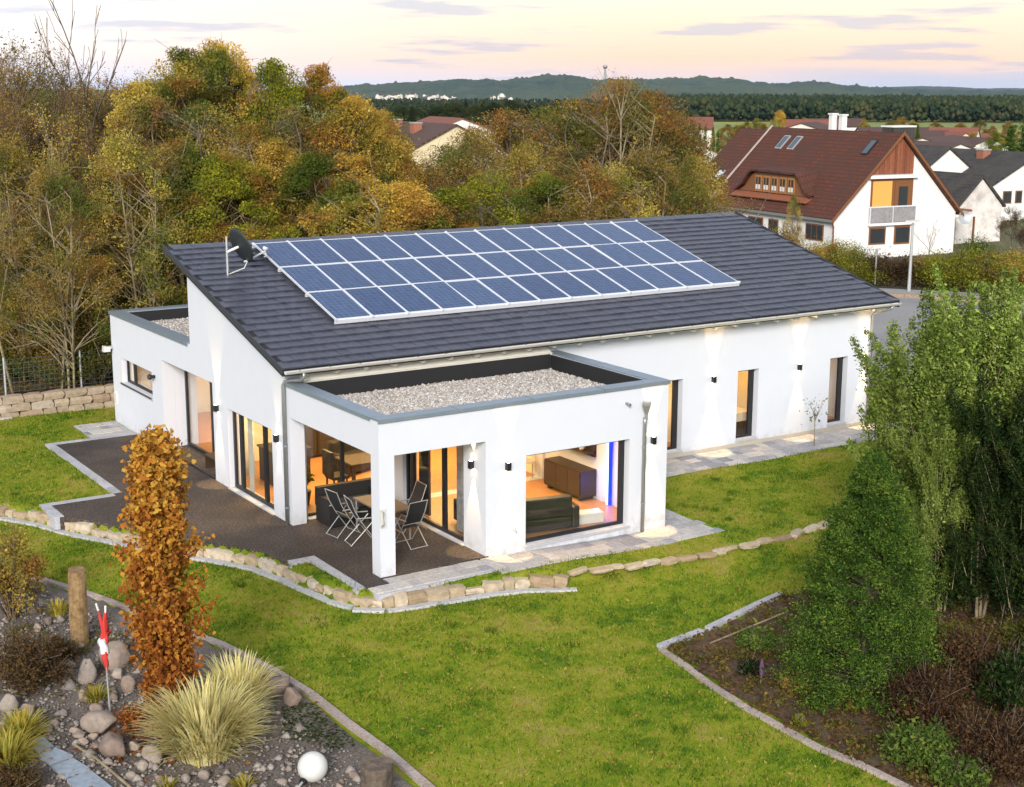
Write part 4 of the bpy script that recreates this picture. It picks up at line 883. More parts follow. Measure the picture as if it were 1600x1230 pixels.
# ---- retaining wall, fence
rw = thing('garden_wall', 'low dry-stone retaining wall of brown blocks below the wire fence', 'stone wall', (-6, 15.1, 0))
zc = -.12
for course in range(3):
    hh = (.27, .25, .24)[course]; x = -13.0+rng.uniform(0, .3)
    while x < .9:
        L = rng.uniform(.34, .75); y = 15.10+.035*x*0+.02*course+rng.normal(0, .02)
        link('stone', wblocks[rng.integers(6)], rw, (x+L/2+6, y-15.1, zc+hh/2), (rng.normal(0, .02), rng.normal(0, .02), rng.normal(0, .03)), (L*1.02, .40, hh*1.06)); x += L
    zc += hh
m = MB(); m.box(-13, 15.2, -.3, 3.0, 15.5, .52); m.build('backing', M['soil'], rw)
strip([(-13, 14.80), (-2.6, 14.82)], .10, 1.0, rw, 'foot', 'foot_block', lambda x, y: float(lawn_z(x, y)), .05, side=1)
fence = thing('wire_fence', 'grey welded wire fence on the bank left of the house', 'fence', (-6, 15.6, .6))
for x in (-12.2, -9.8, -7.4, -5.0, -2.55, -.15, 2.2): MB().tube([(x, 15.62, .45), (x, 15.62, 1.78)], .035, 8).build('post', M['galv'], fence)
m = MB()
for z in (.66, .80, .95, 1.1, 1.25, 1.4, 1.55, 1.7): m.tube([(-13, 15.6, z), (2.4, 15.6, z)], .007, 4, False)
for x in np.arange(-13, 2.4, .16): m.tube([(x, 15.595, .62), (x, 15.595, 1.72)], .004, 3, False)
stuff(m.build('wire_mesh', M['green_wire'], fence))
# ---- bed edgings
lb = thing('bed_edging', 'pinkish concrete edging strip around the left flower bed', 'bed edging', (-4, -6, -.35))
LB = [(-6.15, .8), (-5.46, -.85), (-4.85, -2.74), (-4.03, -5.52), (-3.71, -7.2), (-3.6, -8.61), (-3.57, -10.02), (-3.53, -11.31), (-3.55, -12.59), (-3.6, -14.5)]
strip(LB, .14, .98, lb, 'pinkkerb', 'edging_stone', lambda x, y: float(lawn_z(x, y)), .07, side=1)
rb = thing('bed_edging', 'pale concrete edging strip meeting at a point around the right shrub bed', 'bed edging', (3, -12, -.3))
strip([(7.09, -9.37), (4.49, -10.01)], .14, .55, rb, 'kerb', 'edging_stone', lambda x, y: float(lawn_z(x, y)), .075, side=-1)
strip([(4.3, -10.06), (3.06, -10.27)], .15, .45, rb, 'kerb', 'edging_stone', lambda x, y: float(lawn_z(x, y)), .085, side=-1)
strip([(3.06, -10.30), (2.92, -11.28), (2.74, -12.2), (2.61, -13.18), (2.6, -14.14), (2.62, -15.01), (2.73, -15.75), (2.75, -17)], .12, .5, rb, 'pinkkerb', 'edging_stone', lambda x, y: float(lawn_z(x, y)), .06, side=-1)
q0, q1 = gz(1110, 1005, -.2), gz(1232, 955, -.1)
tag(MB().tube([tuple(q0), tuple(q1)], .018, 6).build('bamboo_cane', M['palebark']), 'thin pale cane lying in the right bed beside the edging', 'cane')

# ================================================================== GARDEN THINGS
def rock_mesh(seed):
    import bmesh
    bm = bmesh.new(); bmesh.ops.create_icosphere(bm, subdivisions=3, radius=.5); r = np.random.default_rng(seed); k = r.normal(0, 1, (13, 3)); k /= np.linalg.norm(k, axis=1, keepdims=True); off = r.uniform(.27, .44, 13)
    for v in bm.verts:
        p = np.array(v.co)
        for kk, o in zip(k, off):
            d = p@kk-o
            if d > 0: p = p-kk*d*.95
        p *= 1+.03*math.sin(p[0]*17+seed)+.03*math.sin(p[1]*15+p[2]*11)+r.normal(0, .008); v.co = p
    me = bpy.data.meshes.new('rock'); bm.to_mesh(me); bm.free(); me.materials.append(M['rock']); me.polygons.foreach_set('use_smooth', [True]*len(me.polygons)); return me
RM = [rock_mesh(s) for s in range(8)]
def rock(u, v, wpx, hpx, label=None, group=None, deep=1.):
    P = gz(u, v, -.28); dep = float((P-CAMP)@FW); s = FPX/dep; wd = wpx/s; h = hpx/s*1.25; P[2] = bed_z(P[0], P[1])
    o = link('rock', RM[rng.integers(8)], None, (P[0], P[1], P[2]+h*.28), (rng.normal(0, .2), rng.normal(0, .2), YAW+rng.normal(0, .3)), (wd*1.05, wd*.8*deep, h*1.05))
    return tag(o, label, 'rock', group)
G1 = 'field stones in the left flower bed'
rock(178, 1040, 62, 42, 'broad brown boulder right behind the flag pole', G1); rock(137, 1062, 30, 38, 'upright pointed stone left of the flag pole', G1); rock(154, 1137, 64, 32, 'large flat-topped grey-brown boulder at the foot of the flag pole', G1); rock(178, 1178, 50, 42, 'rounded brown boulder just below the large flat-topped one', G1); rock(237, 1190, 34, 30, 'dark stone at the left edge of the ornamental grass', G1)
rock(424, 1082, 62, 30, 'long stone behind the ornamental grass beside the edging', G1); rock(457, 1100, 34, 30, 'grey-green pointed stone against the pinkish edging', G1); rock(125, 1012, 17, 13, 'pale round stone at the foot of the tall log post', G1); rock(184, 1058, 22, 18, 'smooth grey stone right of the flag pole', G1); rock(128, 1090, 18, 18, 'tan stone beside the small yellow tuft', G1); rock(199, 1077, 24, 26, 'dark stone between the boulders and the orange tree', G1)
rock(290, 1218, 18, 14, 'small yellowish stone below the ornamental grass', G1); rock(318, 1212, 20, 14, 'flat tan stone under the front of the ornamental grass', G1); rock(350, 1222, 26, 15, 'pinkish stone below the right side of the ornamental grass', G1); rock(552, 1214, 16, 13, 'small pale stone between the globe lamp and the dark log', G1); rock(612, 1214, 12, 14, 'white stone right of the dark log', G1)
rock(45, 1112, 24, 20, 'grey stone at the left end of the pebble path', G1); rock(15, 1105, 30, 26, 'grey-brown stone at the left picture edge', G1)
for u, v, a, b in [(98, 1115, 16, 12), (86, 1132, 18, 12), (60, 1125, 26, 14), (75, 1140, 20, 12), (124, 1148, 26, 10), (145, 1150, 18, 10), (130, 1160, 20, 12), (150, 1165, 18, 10), (168, 1195, 18, 12), (210, 1170, 22, 16), (222, 1200, 24, 16), (205, 1215, 18, 12), (118, 1140, 22, 9), (60, 985, 16, 13), (80, 1010, 18, 12), (100, 1015, 14, 10), (112, 1018, 12, 11), (88, 1055, 22, 12), (104, 1052, 20, 12), (70, 1040, 20, 14), (110, 1040, 22, 10), (95, 970, 16, 12), (75, 975, 14, 12), (250, 1218, 20, 12), (265, 1222, 18, 12), (385, 1218, 22, 12), (440, 1222, 18, 10), (530, 1228, 16, 9), (178, 1090, 16, 14), (150, 1108, 24, 14), (425, 1060, 30, 18)]:
    rock(u, v, a, b, 'small rounded field stone among the pebbles of the left flower bed', 'small field stones of the left flower bed')
LBP = [tuple(gz(u, v, -.3)[:2]) for u, v in ((0, 900), (50, 912), (200, 985), (330, 1060), (430, 1110), (540, 1170), (640, 1240), (0, 1250))]
tag(pebbles('pebbles', 9000, (-9.5, -3.4, -13, 1), lambda x, y: lawn_z(x, y)+.06, .028, M['pebble'], 31, LBP), 'loose grey and tan pebbles covering the flower bed soil', 'pebbles')
PP = [tuple(gz(u, v, -.3)[:2]) for u, v in ((30, 1115), (130, 1130), (260, 1200), (330, 1235), (60, 1240), (-20, 1150))]
tag(pebbles('pebbles', 5000, (-10, -3.4, -13, 1), lambda x, y: lawn_z(x, y)+.065, .035, M['pebble'], 33, PP), 'dense pale pebbles around the blue-grey stepping slabs', 'pebbles')
# stepping slabs
for k, c4 in enumerate([((41, 1157), (67, 1151), (86, 1167), (59, 1179)), ((59, 1181), (87, 1169), (116, 1182), (79, 1198)), ((79, 1201), (115, 1187), (143, 1204), (102, 1219)), ((103, 1221), (143, 1206), (178, 1234), (126, 1246))]):
    P = [gz(u, v, -.28)[:2] for u, v in c4]; cc_ = np.mean(P, 0); P = [cc_+(p-cc_)*.95 for p in P]; z = bed_z(*np.mean(P, 0)); m = MB(); m.prism([tuple(p) for p in P], z-.08, z+.045); tag(m.build('stepping_slab', M['slab']), ['smallest blue-grey stepping slab at the far end of the row', 'second blue-grey stepping slab from the far end', 'third blue-grey stepping slab from the far end', 'blue-grey stepping slab at the near end of the row'][k], 'slab', 'blue-grey stepping slabs in the flower bed')
P = [gz(u, v, -.24) for u, v in ((115, 1163), (150, 1185), (180, 1210), (215, 1240))]
tag(MB().tube([tuple(p) for p in P], .022, 6).build('garden_hose', M['palebark']), 'thin brown hose running along the pebble path', 'hose')
# log posts
def post(u, v, dia, h, mat, label):
    P = gz(u, v, -.3); z = bed_z(P[0], P[1])-.05; r = np.random.default_rng(int(u)); n_ = 18; vs = []; H_ = [0, .15, .4, .7, .93, 1.0, 1.0]; K_ = [1.05, 1.0, .97, .98, .99, .95, .55]
    ph = r.uniform(0, 6, 3)
    for hh, kk in zip(H_, K_):
        for k in range(n_):
            t = 2*pi*k/n_; rad = dia/2*kk*(1+.05*sin(2*t+ph[0])+.03*sin(5*t+ph[1])+.02*r.normal()); vs.append((P[0]+rad*cos(t)+.04*hh, P[1]+rad*sin(t), z+h*hh+(.02*sin(t+ph[2]) if hh == 1 else 0)))
    m = MB(); m.add(vs, [(i*n_+k, i*n_+(k+1) % n_, (i+1)*n_+(k+1) % n_, (i+1)*n_+k) for i in range(len(H_)-1) for k in range(n_)]+[tuple((len(H_)-1)*n_+k for k in range(n_))])
    tag(m.build('log_post', M[mat]), label, 'log post')
post(124, 1004, .36, 1.52, 'post', 'tall weathered brown log post standing in the left flower bed'); post(586, 1262, .48, .78, 'darkpost', 'short dark log post beside the globe lamp')
# globe lamp
P = gz(489, 1214, -.25); t = thing('globe_lamp', 'white globe garden lamp lying on the pebbles by the edging', 'garden lamp', (P[0], P[1], -.3)); R_ = .235
m = MB(); m.lathe([(R_*sin(a), R_-R_*cos(a)) for a in np.linspace(.12, pi-.02, 20)], 28, (P[0], P[1], bed_z(P[0], P[1])+.0)); m.build('globe', M['white'], t, True)
d_ = -R0*.55-np.array([-_sy, _cy, 0])*.8; d_ /= np.linalg.norm(d_); c_ = np.array([P[0], P[1], bed_z(P[0], P[1])+.09])
MB().tube([tuple(c_+d_*.19), tuple(c_+d_*.245)], .055, 12).build('socket', M['black'], t); MB().tube([tuple(c_+d_*.22), tuple(c_+d_*.27-np.array([0, 0, .03])), tuple(c_+d_*.42-np.array([0, 0, .09]))], .018, 6).build('cable', M['galv'], t)
# flag pole with furled cloth
P = gz(172, 1112, -.28); z0 = bed_z(P[0], P[1]); t = thing('flag', 'furled red and white garden flag on a thin grey pole', 'flag', (P[0], P[1], z0))
MB().tube([(P[0], P[1], z0-.05), (P[0]-.03, P[1], z0+1.45)], .016, 6).build('pole', M['galv'], t)
def furl(za, zb, w0, w1, seed, dx):
    r = np.random.default_rng(seed); m = MB(); n_ = 14; k_ = 10; vs = []
    for i in range(n_+1):
        f_ = i/n_; z = z0+za+(zb-za)*f_; w_ = w0+(w1-w0)*f_; tw = 2.2*f_+seed
        for j in range(k_):
            a = 2*pi*j/k_; rr = w_*(1+.45*sin(3*a+tw*2)+.2*sin(7*f_+a)); vs.append((P[0]-.02+dx*f_+rr*cos(a), P[1]+rr*.7*sin(a), z))
    m.add(vs, [(i*k_+j, i*k_+(j+1) % k_, (i+1)*k_+(j+1) % k_, (i+1)*k_+j) for i in range(n_) for j in range(k_)]); return m
furl(.78, 1.16, .018, .055, 1, 0).build('red_cloth', M['redcloth'], t, True); furl(1.12, 1.40, .06, .085, 2, -.02).build('white_cloth', M['whitecloth'], t, True); furl(1.30, 1.50, .05, .055, 5, .05).build('red_cloth', M['redcloth'], t, True); furl(1.40, 1.86, .06, .022, 3, .035).build('red_cloth', M['redcloth'], t, True); furl(1.42, 1.92, .045, .008, 4, -.07).build('red_cloth', M['redcloth'], t, True)
MB().tube([(P[0]-.10, P[1], z0+1.9), (P[0]-.13, P[1], z0+2.03)], .018, 6).build('white_tip', M['whitecloth'], t); MB().tube([(P[0]+.02, P[1], z0+1.84), (P[0]+.025, P[1], z0+1.96)], .018, 6).build('white_tip', M['whitecloth'], t)
# ---- folding chairs and table under the porch
def chair(name, label, x, y, rz):
    t = thing(name, label, 'chair', (x, y, 0), 'folding chairs under the porch', rz)
    def tb(nm, pts, r=.013, mat='chrome', n_=6):
        o = MB().tube(pts, r, n_).build(nm, M[mat]); o.parent = t; return o
    for s in (-1, 1):
        X = .245*s
        tb('back_post', [(X, .30, .02), (X, -.02, .46), (X, -.22, .80), (X, -.33, 1.10)], .011); tb('leg', [(X*.92, -.34, .02), (X*.92, .10, .45), (X*.92, .24, .60)], .011)
        tb('armrest', [(X*1.08, -.20, .66), (X*1.08, .24, .64)], .014)
    for nm, a in (('foot_rail', (.30, .03)), ('foot_rail', (-.33, .03)), ('seat_rail', (.22, .44)), ('top_rail', (-.33, 1.10)), ('back_rail', (-.05, .52))): tb(nm, [(-.245, *a), (.245, *a)], .010)
    def cloth(nm, pts):
        m = MB(); th_ = .008
        vs = [(sx_*.228, yy, zz+o_) for o_ in (0, th_) for yy, zz in pts for sx_ in (-1, 1)]; k = len(pts)*2
        fs = [(2*i, 2*i+1, 2*i+3, 2*i+2) for i in range(len(pts)-1)]+[(k+2*i, k+2*i+2, k+2*i+3, k+2*i+1) for i in range(len(pts)-1)]
        m.add(vs, fs); o = m.build(nm, M['meshcloth']); o.parent = t
    cloth('seat', [(.23, .445), (.1, .425), (-.03, .43)]); cloth('backrest', [(-.06, .53), (-.20, .78), (-.325, 1.085)])
chair('folding_chair', 'aluminium folding chair on the far left side of the porch table', .72, -1.45, RAD(-82)); chair('folding_chair', 'aluminium folding chair on the near left side of the porch table', .78, -2.25, RAD(-98)); chair('folding_chair', 'aluminium folding chair at the near end of the porch table right of the column', 1.62, -3.02, RAD(6)); chair('folding_chair', 'aluminium folding chair behind the porch table half hidden by others', 2.16, -2.0, RAD(88))
t = thing('garden_table', 'weathered garden table among the folding chairs under the porch', 'table', (1.5, -1.9, 0)); MB().box(1.13, -2.65, .71, 1.9, -1.15, .745).build('tabletop', M['table'], t)
for a in (1.18, 1.85):
    for b_ in (-2.58, -1.22): MB().tube([(a, b_, 0), (a, b_, .709)], .022, 6).build('leg', M['chrome'], t)
t = thing('wicker_lounge', 'black wicker lounge sofa with dark cushions against the porch glass', 'sofa', (1.35, -.55, 0))
m = MB(); m.box(.62, -.95, .04, 2.1, -.2, .40); m.build('base', M['rattan'], t); m = MB(); m.box(.62, -.32, .402, 2.1, -.16, .86); m.build('backrest', M['rattan'], t); m = MB(); m.box(.60, -.95, .402, .76, -.33, .70); m.build('armrest', M['rattan'], t); m = MB(); m.box(1.96, -.95, .402, 2.12, -.33, .70); m.build('armrest', M['rattan'], t)
for k in range(2):
    o = MB().box(.78+k*.59, -.93, .403, 1.35+k*.59, -.34, .53).build('seat_cushion', M['cushion'], t); bv = o.modifiers.new('bevel', 'BEVEL'); bv.width = .03; bv.segments = 2
t = thing('garden_bench', 'small dark bench in the recessed side entrance', 'bench', (.35, 5.1, 0)); m = MB(); m.box(.12, 4.7, .40, .52, 5.7, .45); m.build('seat', M['darkfurn'], t)
for a in (4.75, 5.6): MB().box(.14, a, .06, .5, a+.06, .399).build('leg', M['darkfurn'], t)
# ---- street lamp and pole
P = gz(1420, 455, .0); t = thing('street_lamp', 'grey street lamp with flat white head in front of the gabled house', 'street lamp', (P[0], P[1], 0)); hz_ = zt(1420, 347, 73.6)
MB().tube([(P[0], P[1], 0), (P[0], P[1], 1.2), (P[0], P[1], hz_)], [.10, .08, .055], 10).build('pole', M['galv'], t); m = MB(); m.prism([(P[0]-.45, hz_+.02), (P[0]+.45, hz_+.05), (P[0]+.40, hz_+.16), (P[0]-.35, hz_+.14)], P[1]-.16, P[1]+.16, 'y'); m.build('lamp_head', M['white'], t)
P = gz(1367, 444, .0); t = thing('sign_post', 'thin grey post at the kerb beyond the roof edge', 'post', (P[0], P[1], 0)); MB().tube([(P[0], P[1], 0), (P[0], P[1], zt(1367, 388, 76.2))], .045, 8).build('pole', M['galv'], t); MB().box(P[0]-.03, P[1]-.07, zt(1367, 396, 76.2), P[0]+.03, P[1]+.07, zt(1367, 388, 76.2)).build('cap', M['galv'], t)

# ================================================================== OTHER HOUSES
def frame(O, ang):
    """local axes: g along the gable, r along the ridge away from the viewer"""
    dg = np.array([cos(ang), -sin(ang), 0]); dr = np.array([sin(ang), cos(ang), 0]); return np.stack([dg, dr, np.array([0, 0, 1.])], 1), np.array(O, float)
def slab(name, parent, T, o, xd, yd, L, Sl, th, mat):
    """flat roof slab lying in its own axes so that its tile courses follow the slope"""
    Rm, O = T; X = Rm@np.array(xd, float); Y = Rm@np.array(yd, float); X /= np.linalg.norm(X); Y /= np.linalg.norm(Y); Z = np.cross(X, Y)
    m = MB().box(0, 0, -th, L, Sl, 0).build(name, mat); m.parent = parent
    mw = Matrix.Identity(4)
    for i in range(3): mw[i][0], mw[i][1], mw[i][2] = X[i], Y[i], Z[i]
    p = O+Rm@np.array(o, float)-wpos(parent)
    for i in range(3): mw[i][3] = p[i]
    m.matrix_local = mw; return m
def gable_house(name, label, cat, O, ang, w, L, ze, zr, wall, roofm, oh=.35, ohg=.2, group=None, chim=(), wins=(), th=.16, base=-.6):
    T = frame(O, ang); t = thing(name, label, cat, tuple(O), group)
    m = MB(T); m.prism([(0, base), (w, base), (w, ze), (w/2, zr-.02), (0, ze)], 0, L, 'y'); m.build('wall', M[wall], t)
    k = (zr-ze)/(w/2); sl_ = math.hypot(w/2+oh, k*(w/2+oh)); zl = ze-k*oh+th
    a = slab('roof', t, T, (-oh, L+ohg, zl), (0, -1, 0), (1, 0, k), L+2*ohg, sl_, th, M[roofm])
    b = slab('roof', t, T, (w+oh, -ohg, zl), (0, 1, 0), (-1, 0, k), L+2*ohg, sl_, th, M[roofm])
    for (g_, r_, h0, h1, sz, mt) in chim:
        inv = (Matrix.Translation(t.location) @ a.matrix_basis).inverted()
        for o in (MB(T).box(g_-sz/2, r_-sz/2, h0, g_+sz/2, r_+sz/2, h1).build('chimney', M[mt]), MB(T).box(g_-sz/2-.05, r_-sz/2-.05, h1+.003, g_+sz/2+.05, r_+sz/2+.05, h1+.09).build('chimney_cap', M['galv'])):
            o.parent = a; o.matrix_parent_inverse = inv
    for (side_, a0, a1, z0, z1, mt) in wins:
        f = MB(T); p = MB(T)
        if side_ == 'g': f.box(a0, -.05, z0, a1, .03, z1); p.box(a0+.09, -.07, z0+.09, a1-.09, -.052, z1-.09)
        else: f.box(-.05, a0, z0, .03, a1, z1); p.box(-.07, a0+.09, z0+.09, -.052, a1-.09, z1-.09)
        fo = f.build('window', M[mt], t); p.build('pane', M['darkglass'], fo)
    return t, T, k
# ---- the big red-roofed neighbour
NO = gz(1300, 404, 0); NA = RAD(6.3)
nb, T, K = gable_house('neighbour_house', 'white gabled house with mossy red tiled roof and balcony beyond the road', 'house', NO, NA, 9.7, 12.6, 2.55, 7.30, 'whitehouse', 'redroof', .32, .3)
RTn = T
def onroof(r_, f):  # point on the front slope: r along ridge, f = 0 at the eave, 1 at the ridge
    g_ = 4.85*f; return g_, r_, 2.55+K*g_+.16
m = MB(T); m.box(-.36, -.32, 2.2, -.28, 12.95, 2.36); m.build('gutter', M['pipe'], nb)
for s in (0, 1):
    m = MB(T); a = [(-.4, 2.18), (4.85, 7.32), (4.85, 7.52), (-.4, 2.36)]; a = a if not s else [(9.7-x, z) for x, z in a]
    m.prism(a, -.36, -.30, 'y'); m.build('verge_board', M['brownwood'], nb)
# second half of the pair behind, with its own roof
T2 = frame(NO+T[0]@np.array([.25, 12.9, 0]), NA); m = MB(T2); m.prism([(0, -.6), (9.3, -.6), (9.3, 2.9), (4.6, 7.15), (0, 2.9)], 0, 3.3, 'y'); m.build('wall', M['whitehouse'], nb)
k2 = (7.15-2.9)/4.6
slab('roof', nb, T2, (-.3, 3.6, 2.9-k2*.3+.16), (0, -1, 0), (1, 0, k2), 3.4, math.hypot(4.9, k2*4.9), .16, M['redroof'])
slab('roof', nb, T2, (9.5, 0.2, 2.9-k2*.3+.16), (0, 1, 0), (-1, 0, k2), 3.4, math.hypot(4.9, k2*4.9), .16, M['redroof'])
m = MB(T); m.prism([(-.36, 2.40), (4.85, 7.50), (4.85, 7.60), (-.36, 2.52)], 12.86, 12.98, 'y'); m.build('verge_board', M['pinkkerb'], nb)
# cladding boards, balcony, gable windows
xs_ = np.arange(2.62, 5.95, .2)
for i, x in enumerate(xs_):
    x1 = min(x+.185, 5.95); zt1 = lambda g_: min(2.55+K*g_, 2.55+K*(9.7-g_))-.08
    za, zb2 = zt1(x), zt1(x1)
    if min(za, zb2) < 4.98: continue
    MB(T).prism([(x, 4.97), (x1, 4.97), (x1, zb2), (x, za)], -.075-.012*(i % 2), -.003, 'y').build('cladding_board', M['clad'], nb)
MB(T).box(2.45, -.28, 4.72, 6.25, -.004, 4.92).build('balcony_beam', M['whitehouse'], nb)
MB(T).box(2.72, -.03, 2.5, 6.05, -.004, 4.70).build('balcony_recess', M['brownwood'], nb)
MB(T).box(2.85, -.06, 2.5, 4.35, -.032, 4.55).build('balcony_blind', M['orange'], nb)
f = MB(T).box(4.6, -.06, 2.5, 5.85, -.032, 4.45).build('balcony_door', M['brownwood'], nb); MB(T).box(4.9, -.08, 2.9, 5.6, -.062, 4.2).build('pane', M['darkglass'], f)
MB(T).box(2.6, -.22, 1.85, 6.25, -.005, 2.02).build('balcony_floor', M['whitehouse'], nb)
for a, b in ((2.62, 4.38), (4.44, 6.2)): MB(T).box(a, -.20, 2.05, b, -.16, 2.95).build('balcony_panel', M['sidewalk'], nb)
MB(T).box(2.6, -.23, 2.96, 6.23, -.15, 3.04).build('handrail', M['alu'], nb)
for x in (2.6, 4.39, 6.2): MB(T).box(x, -.21, 2.02, x+.05, -.161, 2.955).build('rail_post', M['alu'], nb)
def nwin(a0, a1, z0, z1, mats=('brownwood', 'darkglass'), split=0, side_='g', rr=-.05):
    m = MB(T); p = MB(T)
    if side_ == 'g': m.box(a0, -.05, z0, a1, .02, z1); p.box(a0+.1, -.07, z0+.1, a1-.1, -.052, z1-.1)
    else:
        m.box(-.05, a0, z0, .02, a1, z1); n_ = split or 1
        for i in range(n_): p.box(-.07, a0+.08+(a1-a0-.08)*i/n_, z0+.08, -.052, a0+(a1-a0-.08)*(i+1)/n_, z1-.08)
    f = m.build('window', M[mats[0]], nb); p.build('pane', M[mats[1]], f)
nwin(2.75, 4.05, .7, 1.75); nwin(4.75, 6.0, .65, 1.78)
nwin(.9, 2.6, .95, 1.95, split=3, side_='r'); nwin(5.4, 6.4, .6, 1.9, split=2, side_='r'); nwin(7.0, 8.6, .3, 1.9, split=2, side_='r')
MB(T).tube([(-.33, -.25, 2.22), (-.1, -.12, 1.9), (-.06, -.1, 0)], .05, 8).build('downpipe', M['brownwood'], nb)
# roof windows
def roofwin(r_, f, w_, h_, mat='skyglass', fr_='black', T_=None):
    g_, rr, z = onroof(r_, f); nrm_ = np.array([-K, 0, 1]); nrm_ /= np.linalg.norm(nrm_); sdir = np.array([1, 0, K]); sdir /= np.linalg.norm(sdir)
    c = np.array([g_, rr, z]); m = MB(T_ or T); p = MB(T_ or T)
    def q(m, w1, h1, o0, o1):
        vs = [c+np.array([0, sx_*w1/2, 0])+sdir*sy_*h1/2+nrm_*o for o in (o0, o1) for sx_, sy_ in ((-1, -1), (-1, 1), (1, 1), (1, -1))]
        m.add(vs, [(0, 1, 2, 3), (7, 6, 5, 4), (4, 5, 1, 0), (5, 6, 2, 1), (6, 7, 3, 2), (7, 4, 0, 3)])
    q(m, w_, h_, -.05, .07); f_ = m.build('roof_window', M[fr_], nb); q(p, w_-.16, h_-.16, .072, .085); p.build('pane', M[mat], f_)
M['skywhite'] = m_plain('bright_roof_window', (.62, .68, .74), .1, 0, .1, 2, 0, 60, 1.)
roofwin(10.35, .80, .62, 1.2, 'skyglass', 'galv'); roofwin(9.05, .80, .62, 1.2, 'skyglass', 'galv'); roofwin(1.65, .80, .62, 1.25); roofwin(14.2, .30, .65, 1.0, 'skywhite', 'galv')
# eyebrow dormer with five windows
d0, d1 = 3.1, 10.9; zb_, zt_ = 3.35, 4.66; gf = .75
prof = [(d0, zb_), (d0+.8, zb_+.35), (d0+1.25, zt_-.3), (d0+1.6, zt_), (d1-1.8, zt_+.05), (d1-1.35, zt_-.25), (d1-.7, zb_+.4), (d1, zb_)]
m = MB(T); nP = len(prof); back = 3.6
vs = [(gf, r_, z) for r_, z in prof]+[(back, r_+(.5 if r_ < 5 else -.5)*0, z) for r_, z in prof]
m.add(vs, [tuple(range(nP))[::-1]]+[(i, i+1, i+1+nP, i+nP) for i in range(nP-1)]+[(0, nP, 2*nP-1, nP-1)]); m.build('dormer_wall', M['brownwood'], nb)
m = MB(T); pr_ = [(r_+(-.12 if i < 4 else .12 if i > 3 else 0), z+.06) for i, (r_, z) in enumerate(prof)]
n2_ = len(pr_); vs = [(gf-.25, r_, z) for r_, z in pr_]+[(gf-.25, r_, z+.14) for r_, z in pr_]+[(back+.3, r_, z+.30) for r_, z in pr_]
fs = [(i, i+n2_, i+1+n2_, i+1) for i in range(n2_-1)]+[(i+n2_, i+2*n2_, i+1+2*n2_, i+1+n2_) for i in range(n2_-1)]+[(i, i+1, i+1+2*n2_, i+2*n2_) for i in range(n2_-1)]
m.add(vs, fs); m.build('dormer_roof', M['redroof'], nb)
M['orangewood'] = m_plain('orange_window_wood', (.34, .15, .045), .5, 0, .15, 8)
for i in range(5):
    a = 4.85+i*.86; f = MB(T).box(gf-.06, a, 3.48, gf+.02, a+.68, 4.52).build('window', M['orangewood'], nb); MB(T).box(gf-.08, a+.1, 3.6, gf-.062, a+.58, 4.40).build('pane', M['darkglass'], f)
    MB(T).box(gf-.09, a+.1, 3.62, gf-.083, a+.58, 3.92).build('curtain', M['white'], f)
    MB(T).box(gf-.095, a+.31, 3.6, gf-.081, a+.37, 4.40).build('glazing_bar', M['orangewood'], f)
MB(T).prism([(.15, 3.05), (gf, 3.36), (gf, 3.42), (.1, 3.12)], d0-.1, d1+.1, 'y').build('dormer_sill', M['clad'], nb)
for (g_, r_, z0, z1, a, b, mt) in [(5.4, 6.15, 6.6, 8.35, .2, .28, 'whitehouse'), (5.4, 7.15, 6.6, 8.4, .2, .28, 'whitehouse'), (5.8, 1.3, 6.4, 7.75, .9, .8, 'darkroof')]:
    o = MB(T).box(g_-a, r_-b*.6, z0, g_+a, r_+b*.6, z1).build('chimney', M[mt], nb); MB(T).box(g_-a-.06, r_-b*.6-.06, z1+.003, g_+a+.06, r_+b*.6+.06, z1+.1).build('chimney_cap', M['whitehouse'], o)
t = thing('satellite_dish', 'grey satellite dish at the right corner of the white gabled house', 'satellite dish', tuple(NO+T[0]@np.array([9.9, -.2, 2.1]))); c_ = NO+T[0]@np.array([10.1, -.35, 2.1])
MB().tube([tuple(NO+T[0]@np.array([9.68, -.1, 2.1])), tuple(c_)], .03, 6).build('bracket', M['galv'], t); m = MB(); m.lathe([(.05, 0), (.3, .05), (.42, .12), (.44, .12), (.3, .03), (.05, -.03)], 16, (0, 0, 0)); o = m.build('dish', M['galv']); o.parent = t; o.location = tuple(c_-wpos(t)); o.rotation_euler = (RAD(75), 0, RAD(-20))
# ---- houses further right and behind
def away(u, dep, z=None):
    P = gd(u, dep, 0.); P[2] = float(ground_z(P[0], P[1])) if z is None else z; return P
def place_house(name, label, u_apex, v_ridge, v_eave, dep, w, L, ang, wall, roofm, group=None, cat='house', **k):
    A = away(u_apex, dep); zr = zt(u_apex, v_ridge, dep)-A[2]; ze = zt(u_apex, v_eave, dep)-A[2]; a = RAD(ang); O = A-np.array([cos(a), -sin(a), 0])*w/2
    return gable_house(name, label, cat, O, a, w, L, ze, zr, wall, roofm, group=group, **k)
place_house('garage', 'small stained white gabled garage with dark roof right of the big house', 1527, 275, 321, 98, 4.1, 8, 6.3, 'greyhouse', 'darkroof', cat='garage', oh=.2)
T_, K_ = place_house('house', 'white house with dark roof just behind the verge of the red-roofed house', 1476, 231, 290, 118, 9.0, 9, 6.3, 'whitehouse', 'darkroof')[1:]
place_house('house', 'white house with wide dark roof and brick chimney at the right picture edge', 1613, 241, 287, 116, 9.0, 13, 8, 'whitehouse', 'darkroof', chim=((3.6, 5.0, 3.4, 5.25, .8, 'brick'),), wins=(('g', 1.2, 2.1, 1.3, 2.3, 'brownwood'), ('g', 2.5, 3.2, 1.3, 2.3, 'brownwood')))
